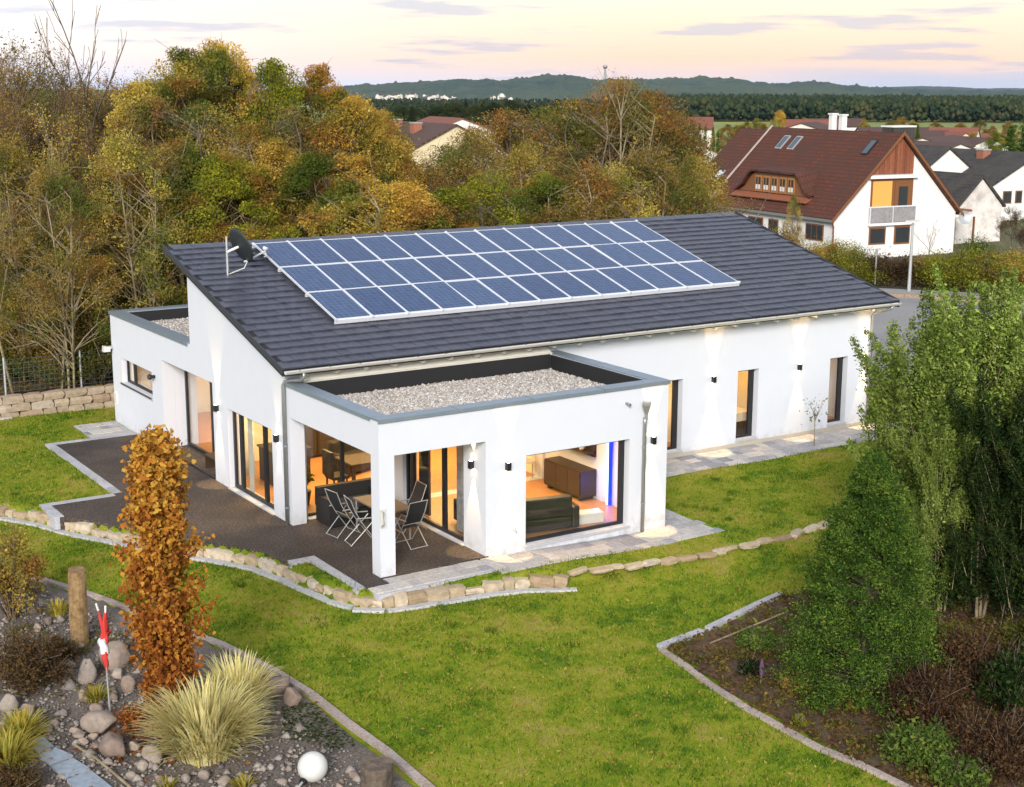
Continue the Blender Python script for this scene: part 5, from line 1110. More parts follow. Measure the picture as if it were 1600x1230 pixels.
P = NO+T[0]@np.array([9.9, 1.0, 0]); t = thing('carport', 'flat white carport roof between the big house and the garage', 'carport', tuple(P))
Tc = (T[0], P); MB(Tc).box(0, 0, 2.0, 2.6, 4.5, 2.18).build('roof', M['whitehouse'], t); MB(Tc).box(0.1, .2, 2.3, 2.4, 3.0, 2.44).build('upper_slat', M['brownwood'], t)
for a, b in ((.05, .05), (2.45, .05), (.05, 4.35), (2.45, 4.35)): MB(Tc).box(a, b, -.2, a+.1, b+.1, 1.997).build('post', M['brownwood'], t)
place_house('house', 'cream house with brown tiled roof and two brick chimneys among the autumn trees', 713, 196, 236, 132, 9.6, 13, 5, 'creamhouse', 'brownroof', chim=((3.6, 10.5, 5.0, 7.1, .8, 'brick'), (3.2, 5.2, 4.8, 6.9, .85, 'brick')), wins=(('r', 1.5, 2.6, 2.2, 3.5, 'brownwood'), ('r', 5, 6.1, 2.2, 3.5, 'brownwood')))
place_house('house', 'red roof peeping over the ridge of the brown-roofed cream house', 722, 186, 205, 190, 9, 12, 10, 'whitehouse', 'brightroof')
place_house('house', 'white gable with red roof and small attic window left of the red-roofed house', 1085, 223, 246, 165, 8.2, 9, 4, 'whitehouse', 'brightroof', wins=(('g', 3.6, 4.6, 4.6, 5.6, 'brownwood'),))
place_house('house', 'far pale blue house under a broad orange-red roof behind the cypress row', 1112, 184, 199, 260, 9, 8, -50, 'greyhouse', 'brightroof', oh=.6)
place_house('house', 'white gable with bright red roof above the ridge of the red-roofed house', 1315, 188.5, 206, 240, 7.5, 9, -38, 'whitehouse', 'brightroof')
place_house('house', 'long low brown-roofed house far right of the gable peak', 1447, 200, 216, 270, 9, 13, -60, 'greyhouse', 'brownroof'); place_house('house', 'long dark red roof in the middle of the far village street', 1478, 205, 221, 240, 9, 13, -60, 'greyhouse', 'brownroof')
place_house('house', 'ochre gable in the far village at the right', 1507, 208, 224, 235, 6, 8, 10, 'creamhouse', 'brightroof'); place_house('house', 'white gable with steep red roof beside the ochre gable', 1526, 201, 219, 250, 7, 8, -30, 'whitehouse', 'brightroof'); place_house('house', 'small white gable tip just behind the dark ridge', 1497, 225, 240, 170, 7, 8, 10, 'whitehouse', 'brownroof')
place_house('house', 'low red-roofed house between the ochre gable and the dark conifers', 1558, 210, 224, 255, 8, 11, -40, 'whitehouse', 'brightroof'); place_house('house', 'dark-roofed house in front of the far village street', 1440, 216, 230, 200, 8, 12, 70, 'whitehouse', 'brownroof'); place_house('house', 'small red-roofed house left of the ochre gable', 1487, 209, 221, 300, 8, 10, -25, 'whitehouse', 'brightroof'); place_house('house', 'pale house with brown roof far behind the garage roof', 1545, 217, 231, 205, 7, 10, 20, 'whitehouse', 'brownroof'); place_house('house', 'far red roof just above the bright red one', 1345, 186, 197, 330, 8, 14, -70, 'whitehouse', 'brownroof')
place_house('house', 'dark red roof left of the twin white chimneys', 1250, 193, 207, 230, 9, 9, 60, 'greyhouse', 'brownroof')
place_house('house', 'pale house wall glimpsed through the thin trees in the middle', 770, 228, 250, 145, 6, 8, 30, 'greyhouse', 'brownroof')
# ---- tiny village on the hillside
vm = MB(); vm.prism([(-6, -2), (6, -2), (6, 5), (0, 9), (-6, 5)], -7, 7, 'y'); vh = vm.build('village_house', [M['greyhouse'], M['brownroof']]); vme = vh.data; bpy.data.objects.remove(vh)
for p in vme.polygons:
    if p.normal.z > .3: p.material_index = 1
r = np.random.default_rng(5)
for i in range(46):
    u = 588+r.beta(1.6, 2.2)*140 if i < 38 else r.uniform(760, 800); v = 152.5+r.uniform(-4.5, 3.5)-.012*(u-588); dep = 2600+r.uniform(-150, 250); P = gd(u, dep, 0); P[2] = zt(u, v, dep)-4
    tag(link('village_house', vme, None, tuple(P), (0, 0, r.uniform(0, pi)), float(r.uniform(.4, .8))), 'tiny white house of the distant hillside village', 'house', 'houses of the distant village')
# ---- transmission tower on the hill
P = gd(945, 3900, 0); zb_, zt_ = zt(945, 125, 3900), zt(945, 101, 3900); h = zt_-zb_
t = thing('transmission_tower', 'concrete transmission tower on the wooded hill', 'tower', (P[0], P[1], zb_))
m = MB(); m.lathe([(4.2, -15), (3.2, h*.5), (2.8, h*.72)], 12, (P[0], P[1], zb_)); m.build('shaft', M['pipe'], t); m = MB(); m.lathe([(3, h*.72), (6, h*.80), (6.5, h*.86), (6, h*.93), (3, h*.96)], 14, (P[0], P[1], zb_)); m.build('platform', M['pipe'], t); MB().tube([(P[0], P[1], zb_+h*.95), (P[0], P[1], zb_+h*1.1)], .9, 6).build('antenna', M['galv'], t)

# ================================================================== VEGETATION
def leaf_cloud(P, size, r, elong=1.7, droop=0., up=0., spread=.35):
    """one folded leaf-shaped quad at each point"""
    n = len(P); d = r.normal(0, 1, (n, 3)); d[:, 2] = d[:, 2]*(1-abs(up))+up*2-droop; d /= np.linalg.norm(d, axis=1, keepdims=True)
    s = r.normal(0, 1, (n, 3)); s -= (s*d).sum(1, keepdims=True)*d; s /= np.linalg.norm(s, axis=1, keepdims=True)
    nn = np.cross(d, s); L = (size*np.exp(r.normal(0, spread, n)))[:, None]
    V = np.stack([P-d*L*.5, P+s*L*.5/elong+nn*L*.08, P+d*L*.5, P-s*L*.5/elong+nn*L*.08], 1)
    return V.reshape(-1, 3), np.arange(4*n).reshape(n, 4)
def tubes_np(segs, n=4):
    """segs: list of (p0, p1, r0, r1) straight tapered pieces"""
    A = np.array([s[0] for s in segs], float); B = np.array([s[1] for s in segs], float); ra = np.array([s[2] for s in segs])[:, None]; rb = np.array([s[3] for s in segs])[:, None]
    d = B-A; d /= np.linalg.norm(d, axis=1, keepdims=True)+1e-9; ref = np.where(np.abs(d[:, 2:3]) < .9, np.array([[0, 0, 1.]]), np.array([[1., 0, 0]])); a = np.cross(d, ref); a /= np.linalg.norm(a, axis=1, keepdims=True); b = np.cross(d, a)
    V = []
    for k in range(n): t = 2*pi*k/n; V.append(A+ra*(cos(t)*a+sin(t)*b))
    for k in range(n): t = 2*pi*k/n; V.append(B+rb*(cos(t)*a+sin(t)*b))
    V = np.stack(V, 1); m = len(segs); F = np.array([(k, (k+1) % n, n+(k+1) % n, n+k) for k in range(n)])
    return V.reshape(-1, 3), (F[None]+2*n*np.arange(m)[:, None, None]).reshape(-1, 4)
def poly_segs(pts, r0, r1):
    n = len(pts)-1; return [(pts[i], pts[i+1], r0+(r1-r0)*i/n, r0+(r1-r0)*(i+1)/n) for i in range(n)]
def curve(p0, p1, bend, n=4):
    p0, p1 = np.array(p0, float), np.array(p1, float); return [p0+(p1-p0)*t+np.array(bend)*4*t*(1-t) for t in np.linspace(0, 1, n+1)]
def leafy_tree(seed, H=10., R=3., zc0=.25, ncl=70, lpc=170, leaf=.15, clr=.75, lean=0., flat=1., tr=.16, top=1., stems=1):
    r = np.random.default_rng(seed); segs = []; C_ = []
    main = []
    for s_ in range(stems):
        base = np.array([r.normal(0, .25)*(stems > 1), r.normal(0, .25)*(stems > 1), 0]); tip = np.array([lean+r.normal(0, .35*(1+stems*.6)), r.normal(0, .35*(1+stems*.6)), H*.88])
        pts = curve(base, tip, r.normal(0, .25, 3)*np.array([1, 1, 0]), 7); main.append(pts); segs += poly_segs(pts, tr/math.sqrt(stems), .03)
    # lumpy envelope
    lob = r.normal(0, 1, (7, 3)); lob /= np.linalg.norm(lob, axis=1, keepdims=True)
    while len(C_) < ncl:
        t = r.uniform(zc0, 1); prof_ = math.sin(pi*min(1, (t-zc0)/(1-zc0)*.86+.14)**.85)**.7
        a = r.uniform(0, 2*pi); d = np.array([cos(a), sin(a), 0]); rad = R*prof_*(.62+.38*math.sqrt(r.uniform()))*(1+.16*max((lob@d)))*r.uniform(.55, 1.08)
        C_.append(np.array([lean*t+d[0]*rad, d[1]*rad, H*t*top]))
    P = []
    for c in C_:
        mp_ = main[r.integers(stems)]; hz = max(.12, (c[2]-r.uniform(.8, 2.4)*min(1, np.hypot(c[0], c[1])/1.5))/(H*.9)); i = min(int(hz*7), 6); f = hz*7-i; p0 = mp_[i]+(mp_[min(i+1, 7)]-mp_[i])*min(f, 1)
        pts = curve(p0, c, (0, 0, r.uniform(-.1, .3)), 3); segs += poly_segs(pts, max(.02, tr*.34*(1-hz*.6)), .012)
        for _ in range(3): q = c+r.normal(0, clr*.6, 3); segs.append((pts[2], q, .014, .005))
        k = int(lpc*r.uniform(.5, 1.4)); cr = clr*r.uniform(.6, 1.3); x = r.normal(0, 1, (k, 3)); x /= np.linalg.norm(x, axis=1, keepdims=True)+1e-9; x *= cr*(r.uniform(.15, 1, (k, 1))**.45); x[:, 2] *= .72*flat; P.append(c+x)
    P = np.concatenate(P); P = P[P[:, 2] > .05*H]
    return tubes_np(segs, 5), leaf_cloud(P, leaf, r)
def twig_tree(seed, H=10., spread=.5, lv=4, kids=(7, 5, 4, 4), leafn=1500, leaf=.11, tr=.13, stems=1, crown0=.3, rmin=.008):
    r = np.random.default_rng(seed); segs = []; tips = []
    def grow(p, d, L, rad, lev):
        n = 3; pts = [p]; dd = d.copy()
        for i in range(n): dd = dd+r.normal(0, .13, 3)+np.array([0, 0, .07]); dd /= np.linalg.norm(dd); pts.append(pts[-1]+dd*L/n)
        segs.extend(poly_segs(pts, rad, max(rmin, rad*.5)))
        if lev >= lv-1: tips.extend(pts[1:]); return
        for k in range(kids[lev]):
            t = r.uniform(crown0 if lev == 0 else .25, 1.0); i = min(int(t*n), n-1); q = pts[i]+(pts[i+1]-pts[i])*(t*n-i)
            a = r.normal(0, 1, 3); a -= a@dd*dd; a /= np.linalg.norm(a); sp = spread*r.uniform(.7, 1.5); nd = dd*cos(sp)+a*sin(sp); nd[2] = nd[2]*.8+.25; nd /= np.linalg.norm(nd)
            grow(q, nd, L*r.uniform(.42, .62)*(1.15-.45*t if lev == 0 else 1), max(rmin, rad*.45), lev+1)
    for s_ in range(stems):
        d = np.array([r.normal(0, .06+.10*(stems > 1)), r.normal(0, .06+.10*(stems > 1)), 1.]); grow(np.array([r.normal(0, .3)*(stems > 1), r.normal(0, .3)*(stems > 1), 0]), d/np.linalg.norm(d), H*.72*r.uniform(.85, 1.05), tr, 0)
    T_ = np.array(tips); P = T_[r.integers(len(T_), size=leafn)]+r.normal(0, .16, (leafn, 3)); P = P[P[:, 2] > .3]
    return tubes_np(segs, 3), leaf_cloud(P, leaf, r)
def bush_mesh(seed, R=1., H=1.2, n=2600, leaf=.09, twig=60, up=.2):
    r = np.random.default_rng(seed); nl = 26; C_ = []; segs = []
    for _ in range(nl):
        a = r.uniform(0, 2*pi); rad = R*math.sqrt(r.uniform())*.8; h = H*(.25+.7*r.uniform()*math.sqrt(max(0, 1-(rad/R)**2))); c = np.array([rad*cos(a), rad*sin(a), h]); C_.append(c); segs += poly_segs(curve((c[0]*.15, c[1]*.15, 0), c, (0, 0, .1), 3), .025*R, .008)
    C_ = np.array(C_); P = C_[r.integers(nl, size=n)]+r.normal(0, .19*R, (n, 3))*np.array([1, 1, .8]); P = P[P[:, 2] > .01]
    for _ in range(twig): i = r.integers(nl); q = C_[i]+r.normal(0, .22*R, 3)+np.array([0, 0, .15*H]); segs.append((C_[i]*.8, q, .010, .004))
    return tubes_np(segs, 3), leaf_cloud(P, leaf, r, up=up)
LIB = {}

def lib(key, data, bark='bark', leaf='olive', H0=10.):
    (tv, tf), (lv_, lf) = data; zz = np.percentile(np.r_[tv[:, 2], lv_[:, 2]], 99.95); c = np.array([lv_[:, 0].mean(), lv_[:, 1].mean(), 0])*.6 if len(lv_) > 200 else np.zeros(3)
    tv, lv_ = (tv-c)*H0/zz, (lv_-c)*H0/zz; LIB[key] = (raw_mesh('trunk', tv, tf, M[bark], smooth=True), raw_mesh('crown', lv_, lf, M[leaf]))
# autumn colours (real leaf colours)
M['olive'] = m_leaf('olive_leaves', [(0.1462, 0.138, 0.0339), (0.3248, 0.2679, 0.0567), (0.5197, 0.406, 0.085), (0.7146, 0.5522, 0.1321)], alt=((.12, .18, .035), (.42, .19, .055)))
M['yellow'] = m_leaf('yellow_leaves', [(0.2016, 0.1589, 0.0304), (0.4788, 0.3178, 0.0608), (0.6552, 0.44, 0.0761), (0.72, 0.5622, 0.1369)], alt=((.12, .18, .035), (.42, .19, .055)))
M['goldbrown'] = m_leaf('gold_brown_leaves', [(0.12, 0.0833, 0.0286), (0.26, 0.1813, 0.052), (0.38, 0.2646, 0.0715), (0.5, 0.3626, 0.104)], alt=((.12, .18, .035), (.42, .19, .055)))
M['rustbrown'] = m_leaf('rust_brown_leaves', [(.11, .065, .025), (.24, .135, .045), (.34, .20, .06), (.42, .30, .08)], alt=((.12, .18, .035), (.42, .19, .055)))
M['orangeleaf'] = m_leaf('orange_leaves', [(0.1875, 0.0938, 0.0202), (0.45, 0.1875, 0.0353), (0.6, 0.2625, 0.0441), (0.675, 0.4, 0.0756)], alt=((.12, .18, .035), (.42, .19, .055)))
M['greenleaf'] = m_leaf('green_yellow_leaves', [(0.0693, 0.1001, 0.013), (0.1694, 0.2002, 0.0212), (0.308, 0.308, 0.0306), (0.5236, 0.4466, 0.0471)], alt=((.12, .18, .035), (.42, .19, .055)))
M['brownleaf'] = m_leaf('brown_leaves', [(0.1263, 0.0921, 0.0278), (0.2525, 0.1782, 0.0496), (0.3861, 0.2673, 0.0694), (0.5049, 0.3713, 0.0893)], alt=((.12, .18, .035), (.42, .19, .055)))
M['darkleaf'] = m_leaf('dark_ivy_leaves', [(0.03, 0.039, 0.0101), (0.0675, 0.078, 0.0164), (0.1275, 0.123, 0.0227), (0.225, 0.1725, 0.0353)])
M['conifer'] = m_leaf('conifer_sprays', [(0.0116, 0.0306, 0.0095), (0.0323, 0.0723, 0.0146), (0.0862, 0.1403, 0.0224), (0.1796, 0.2378, 0.043)], .2, 2.6)
M['plume'] = m_leaf('feathery_sprays', [(0.0411, 0.0775, 0.0184), (0.128, 0.1936, 0.0357), (0.2559, 0.3404, 0.0714), (0.4204, 0.5164, 0.1428)], .3, 1.1)
def m_oak(name, rnd):
    n = N(name); p = n.pos(); s = n.n('ShaderNodeSeparateXYZ'); n.put(s.inputs[0], p); r_ = n.island() if rnd == 'i' else n.orand()
    k = n.math('ADD', n.math('MULTIPLY', r_, .5), n.math('ADD', n.math('MULTIPLY', s.outputs[2], .085), n.math('MULTIPLY', n.noise(p, 3., 3), .45)), True)
    k = n.math('SUBTRACT', k, .22)
    c = n.ramp(k, [(.05, (.13, .040, .014)), (.28, (.27, .085, .02)), (.50, (.42, .17, .028)), (.72, (.54, .30, .05)), (.95, (.60, .46, .10))])
    d = n.n('ShaderNodeBsdfDiffuse'); n.put(d.inputs[0], c); t = n.n('ShaderNodeBsdfTranslucent'); n.put(t.inputs[0], c); x = n.n('ShaderNodeMixShader'); x.inputs[0].default_value = .28
    n.t.links.new(d.outputs[0], x.inputs[1]); n.t.links.new(t.outputs[0], x.inputs[2]); return n.done(x.outputs[0])
M['oak'] = m_oak('columnar_oak_leaves', 'i')
M['oakleaf1'] = m_oak('oak_leaf', 'o')
M['strawgrass'] = m_leaf('straw_grass', [(.58, .50, .16), (.72, .64, .26), (.78, .73, .42), (.46, .48, .11)], .3, 3.)
M['redshrub'] = m_leaf('red_brown_shrub', [(0.02, 0.016, 0.01), (0.05, 0.03, 0.018), (0.085, 0.046, 0.026), (0.12, 0.085, 0.035)], .2, 1.8)
M['hedge'] = m_leaf('hedge_leaves', [(.045, .065, .010), (.13, .15, .018), (.25, .25, .030), (.36, .32, .045)], .3, 1.2)
M['pine'] = m_leaf('dark_forest', [(0.0096, 0.0208, 0.0128), (0.0224, 0.0384, 0.0192), (0.044, 0.056, 0.024), (0.08, 0.072, 0.028)], .1, .05)
lib('leafA', leafy_tree(1, 10, 3.1, .22, 95, 720, .085)); lib('leafB', leafy_tree(2, 10, 2.6, .18, 85, 720, .083, lean=.4)); lib('leafC', leafy_tree(3, 10, 3.5, .3, 100, 700, .085, clr=.85)); lib('leafD', leafy_tree(4, 10, 2.3, .12, 90, 700, .083, stems=2)); lib('thinA', leafy_tree(5, 10, 2.7, .2, 90, 330, .078, clr=.8, tr=.12, stems=3))
lib('thinB', leafy_tree(15, 10, 3.0, .16, 130, 300, .078, clr=.85, tr=.13, stems=3), 'bark', 'goldbrown'); lib('twigA', twig_tree(6, 10, .5, 5, (11, 7, 6, 4), 22000, .06, tr=.085, rmin=.0055), 'twig', 'brownleaf'); lib('twigB', twig_tree(7, 10, .45, 5, (11, 7, 6, 4), 16000, .06, tr=.09, rmin=.0055), 'twig', 'brownleaf'); lib('sapling', twig_tree(12, 10, .3, 4, (8, 3, 2), 1500, .07, .075, crown0=.35, rmin=.010), 'palebark', 'olive'); lib('twigC', twig_tree(8, 10, .42, 5, (6, 6, 6, 4), 20000, .08, .09, stems=3), 'twig', 'brownleaf'); lib('tallbare', twig_tree(9, 10, .38, 4, (5, 3, 2), 12, .03, .11, crown0=.62, rmin=.014), 'bark', 'brownleaf')
for s in range(4): lib('bush%d' % s, bush_mesh(30+s, 1., 1.2, 9000, .045), 'bark', 'darkleaf', 1.3)
def plant(key, name, label, cat, u, dep, v_top, leaf=None, group=None, z=None, rot=None, wide=1., bark=None, H0=10., P=None):
    """one tree or shrub: trunk and crown under an Empty at its foot"""
    if P is None: P = away(u, dep, z)
    h = zt(u, v_top, dep)-P[2] if v_top is not None else H0
    s = h/H0; t = thing(name, label, cat, tuple(P), group, rng.uniform(0, 2*pi) if rot is None else rot); t.scale = (s*wide, s*wide, s)
    tm_, cm = LIB[key]
    for nm, me, mt in (('trunk', tm_, bark), ('crown', cm, leaf)):
        o = link(nm, me, t)
        if mt: o.material_slots[0].link = 'OBJECT'; o.material_slots[0].material = M[mt]
        if nm == 'crown': o['kind'] = 'stuff'
    return t
GW = 'autumn trees of the wood behind the house'
T3 = lambda *a, **k: plant(*a, group=GW, **k)
W_ = [
 ('twigB', 30, 66, 92, 'rustbrown', 'twig', 'rusty bare tree deep behind the far left trunks', 1.2), ('twigA', 85, 70, 96, 'rustbrown', 'twig', 'rusty bare tree deep behind the tall bare leader', 1.2), ('twigB', 178, 68, 108, 'rustbrown', 'twig', 'rusty bare tree deep right of the tall bare leader', 1.2), ('twigC', 225, 66, 120, 'brownleaf', 'twig', 'brown twiggy tree deep behind the left olive crowns', 1.2),
 ('twigA', 18, 51, 78, 'brownleaf', 'twig', 'bare purple-brown tree at the far left edge of the wood', 1.0), ('twigB', 62, 54, 52, 'brownleaf', 'twig', 'bare brown tree with pale upright twigs, second from the left edge', 1.0), ('twigA', 108, 58, 78, 'brownleaf', 'twig', 'bare twiggy tree left of the tall bare leader', 1.0), ('twigC', 140, 52, 150, 'olive', 'twig', 'brown thin-leaved tree with several stems above the garden fence', 1.0), ('twigB', 190, 59, 115, 'brownleaf', 'twig', 'grey-brown bare tree between the tall bare leader and the olive trees', 1.),
 ('tallbare', 150, 57, -62, 'brownleaf', 'bark', 'tallest bare leader rising out of the picture over the left wood', .62),
 ('thinA', 40, 48, 205, 'olive', 'palebark', 'thin olive tree with pale stems behind the wire fence', .9), ('thinA', 105, 47, 245, 'brownleaf', 'palebark', 'low brown thin tree right of the fence post', .9), ('thinA', 215, 49, 200, 'olive', 'palebark', 'pale-trunked olive tree just left of the house roof', .95), ('leafD', 235, 56, 128, 'olive', 'bark', 'olive tree left of the tallest olive crown', .95),
 ('leafA', 300, 58, 78, 'olive', 'bark', 'broad olive-yellow tree above the left roof end', .95), ('leafC', 350, 61, 66, 'yellow', 'bark', 'tall yellow-olive tree with the highest leafy crown', .82), ('leafB', 395, 62, 108, 'greenleaf', 'bark', 'green-yellow tree right of the highest leafy crown', .9), ('leafD', 438, 60, 94, 'greenleaf', 'bark', 'upright green tree left of the orange tree', .85), ('leafB', 290, 51, 215, 'olive', 'palebark', 'forked olive tree behind the annex roof', 1.05), ('leafC', 365, 51, 235, 'greenleaf', 'palebark', 'green-yellow tree close behind the satellite dish', 1.1), ('leafA', 440, 53, 215, 'yellow', 'palebark', 'golden tree behind the left solar panels', 1.05),
 ('leafA', 512, 63, 102, 'orangeleaf', 'bark', 'orange-red tree rising over the wood', .8), ('leafC', 560, 58, 150, 'yellow', 'bark', 'golden-orange tree right of the orange-red one', .92), ('leafB', 420, 56, 190, 'orangeleaf', 'bark', 'rusty tree in the middle of the leafy wood', .8), ('leafD', 500, 52, 235, 'greenleaf', 'palebark', 'green tree with pale trunk behind the upper panel row', 1.1), ('leafA', 595, 57, 205, 'yellow', 'bark', 'yellow tree left of the cream house', .85), ('leafB', 560, 50, 262, 'yellow', 'palebark', 'low golden tree close behind the roof ridge', 1.2), ('leafC', 640, 51, 280, 'yellow', 'bark', 'low spreading yellow-green tree below the cream house', 1.3), ('leafD', 705, 52, 288, 'greenleaf', 'bark', 'low yellow-green shrub tree at the middle of the ridge', 1.3),
 ('thinA', 668, 60, 246, 'brownleaf', 'bark', 'dark brown thin tree in front of the cream house', 1.2), ('thinB', 738, 62, 196, 'goldbrown', 'bark', 'brown airy tree right of the cream house', 1.05), ('thinB', 788, 66, 168, 'rustbrown', 'bark', 'rusty brown tree in the middle distance', 1.05), ('thinA', 822, 58, 215, 'olive', 'palebark', 'olive tree with pale straight trunk behind the panels', .9), ('thinB', 845, 68, 166, 'goldbrown', 'bark', 'gold-brown tree left of the tall brown tree', 1.0), ('thinB', 893, 63, 152, 'goldbrown', 'bark', 'broad gold-brown tree just left of the tallest middle tree', 1.1), ('twigC', 925, 66, 140, 'rustbrown', 'twig', 'rusty twiggy tree behind the tallest middle tree', .95), ('thinB', 966, 63, 121, 'goldbrown', 'palebark', 'tallest gold-brown tree below the hill tower', 1.0), ('twigA', 972, 64, 113, 'rustbrown', 'twig', 'bare twigs topping the tallest middle tree', .7), ('thinB', 1012, 65, 140, 'rustbrown', 'bark', 'rusty tree right of the tallest middle tree', 1.0), ('thinB', 1050, 67, 172, 'goldbrown', 'bark', 'gold-brown tree at the right end of the wood', .95), ('thinA', 1005, 58, 226, 'goldbrown', 'palebark', 'yellow-brown tree behind the right solar panels', 1.1), ('thinA', 905, 54, 246, 'goldbrown', 'palebark', 'low gold-brown tree behind the middle of the ridge', 1.2), ('thinA', 765, 54, 262, 'greenleaf', 'bark', 'low dark green tree behind the roof right of the golden ones', 1.2), ('thinB', 1078, 62, 240, 'olive', 'bark', 'olive-yellow tree at the left corner of the red roof', .9), ('thinA', 955, 55, 250, 'olive', 'palebark', 'low olive tree close to the ridge below the tallest middle tree', 1.2), ('leafD', 850, 55, 268, 'greenleaf', 'bark', 'low green tree at the ridge right of the middle', 1.2), ('twigA', 1085, 68, 196, 'brownleaf', 'twig', 'brown twiggy tree at the right end of the wood by the white gable', .9), ('thinB', 700, 72, 224, 'rustbrown', 'twig', 'rusty underwood tree deep in the middle wood', 1.1), ('thinA', 1078, 70, 300, 'olive', 'bark', 'small olive tree beside the lower red roof', .9), ('thinB', 258, 55, 150, 'goldbrown', 'bark', 'gold-brown tree between the left olive crowns', 1.0), ('thinB', 335, 56, 160, 'olive', 'bark', 'olive-gold tree filling the gap below the highest leafy crown', 1.1), ('thinB', 470, 57, 165, 'goldbrown', 'bark', 'gold-brown tree in front of the orange-red one', 1.0), ('thinB', 605, 61, 170, 'yellow', 'bark', 'golden tree left of the cream house roof', .8), ('thinB', 400, 53, 205, 'goldbrown', 'palebark', 'gold-brown tree close behind the left panels', 1.1)]
for key, u, dep, vt, lf, bk, lab, wd in W_: T3(key, 'autumn_tree', lab, 'tree', u, dep, vt, lf, wide=wd, bark=bk)
# thin pale stems at the wood's edge
for i, (u, dep, vt, lab) in enumerate([(8, 46, 240, 'thin pale sapling at the left picture edge behind the fence'), (72, 49, 160, 'slender pale sapling left of the fence post'), (122, 50, 270, 'short pale sapling right of the fence post'), (172, 50, 255, 'slender sapling above the annex corner'), (238, 50, 265, 'pale sapling between the annex and the main roof')]):
    plant('sapling', 'sapling', lab, 'tree', u, dep, vt, 'olive', 'thin saplings behind the wire fence', bark='palebark', wide=1.)
# underwood along the bank
GB = 'undergrowth bushes on the bank behind the fence'
for i, (u, dep, vt, lf, lab) in enumerate([(10, 48, 520, 'darkleaf', 'dark bush at the left picture edge behind the fence'), (45, 49, 500, 'darkleaf', 'dark bush left of the fence post'), (82, 48, 512, 'brownleaf', 'brown bush directly behind the fence post'), (118, 49, 500, 'darkleaf', 'dark bush right of the fence post'), (152, 48, 515, 'darkleaf', 'dark bush beside the annex corner'), (20, 53, 420, 'greenleaf', 'green underwood bush among the left trunks'), (75, 54, 405, 'darkleaf', 'dark underwood bush behind the slender sapling'), (130, 53, 420, 'brownleaf', 'brown underwood bush among the trunks'), (180, 52, 440, 'darkleaf', 'dark underwood bush above the annex roof corner'), (225, 53, 425, 'darkleaf', 'dark underwood bush above the annex roof'), (270, 54, 400, 'greenleaf', 'green underwood bush left of the main roof'), (310, 55, 380, 'darkleaf', 'dark underwood bush touching the left roof end'), (50, 58, 340, 'darkleaf', 'dark underwood deep behind the left trunks'), (120, 58, 345, 'darkleaf', 'dark underwood deep behind the middle trunks'), (190, 57, 350, 'greenleaf', 'green underwood deep behind the olive saplings'), (250, 59, 330, 'darkleaf', 'dark underwood deep beneath the olive crowns'), (320, 60, 310, 'darkleaf', 'dark underwood beneath the tall yellow tree'), (400, 58, 330, 'greenleaf', 'green underwood beneath the rusty tree'), (480, 58, 325, 'darkleaf', 'dark underwood beneath the orange tree'), (560, 57, 320, 'greenleaf', 'green underwood behind the middle ridge'), (640, 58, 318, 'darkleaf', 'dark underwood below the cream house'), (720, 60, 308, 'brownleaf', 'brown underwood right of the cream house'), (800, 62, 300, 'darkleaf', 'dark underwood behind the panels'), (880, 62, 295, 'greenleaf', 'green underwood in the middle wood'), (960, 63, 290, 'darkleaf', 'dark underwood below the tallest middle tree'), (1030, 64, 290, 'greenleaf', 'green underwood near the red roof')]):
    plant('bush%d' % (i % 4), 'undergrowth_bush', lab, 'bush', u, dep, vt, lf, GB, H0=1.3, wide=1.25)
# ---- right side: hedge and shrubs along the street
GH = 'shrubs along the street in front of the gabled house'
for i, (u, dep, vt, lf, wd, lab) in enumerate([(1310, 80, 369, 'olive', .8, 'leafy shrub beside the downpipe of the gabled house'), (1332, 79, 375, 'hedge', .7, 'loose shrub at the left corner of the white gable'), (1352, 77, 395, 'hedge', 1.3, 'low yellow-green shrub left of the thin grey post'), (1392, 77, 386, 'redshrub', 1.2, 'red-brown shrub between the grey post and the street lamp'), (1440, 77, 394, 'brownleaf', 1.3, 'brown shrub right of the street lamp'), (1470, 76, 390, 'hedge', 1.2, 'green-yellow hedge shrub below the bare tree'), (1502, 75, 382, 'hedge', 1.2, 'bright yellow-green hedge shrub below the dark round yew'), (1536, 75, 380, 'hedge', 1.2, 'yellow-green hedge shrub right of the dark round yew'), (1572, 74, 386, 'olive', 1.2, 'olive hedge shrub near the right picture edge'), (1605, 74, 382, 'yellow', 1.2, 'yellow-orange hedge shrub at the right picture edge'), (1250, 82, 369, 'yellow', 1., 'yellow shrub below the eave of the red roof'), (1285, 83, 369, 'hedge', 1., 'green shrub at the corner downpipe'), (1212, 84, 349, 'olive', 1., 'olive shrub in front of the brown house windows')]):
    plant('bush%d' % (i % 4), 'hedge_shrub', lab, 'bush', u, dep, vt, lf, GH, H0=1.3, wide=wd)
plant('tallbare', 'bare_tree', 'small bare tree between the street lamp and the white gable', 'tree', 1446, 80, 340, 'brownleaf', None, bark='twig', wide=1.1); plant('twigC', 'bush', 'tall brown bush at the right picture edge below the dark roofs', 'bush', 1590, 84, 318, 'redshrub', bark='twig', wide=1.2)
plant('bush1', 'yew', 'dark round yew in front of the garage', 'bush', 1524, 84, 362, 'conifer', H0=1.3, wide=.75); plant('thinA', 'garden_tree', 'small olive tree in front of the dormer eave', 'tree', 1236, 81, 300, 'olive', wide=.5)
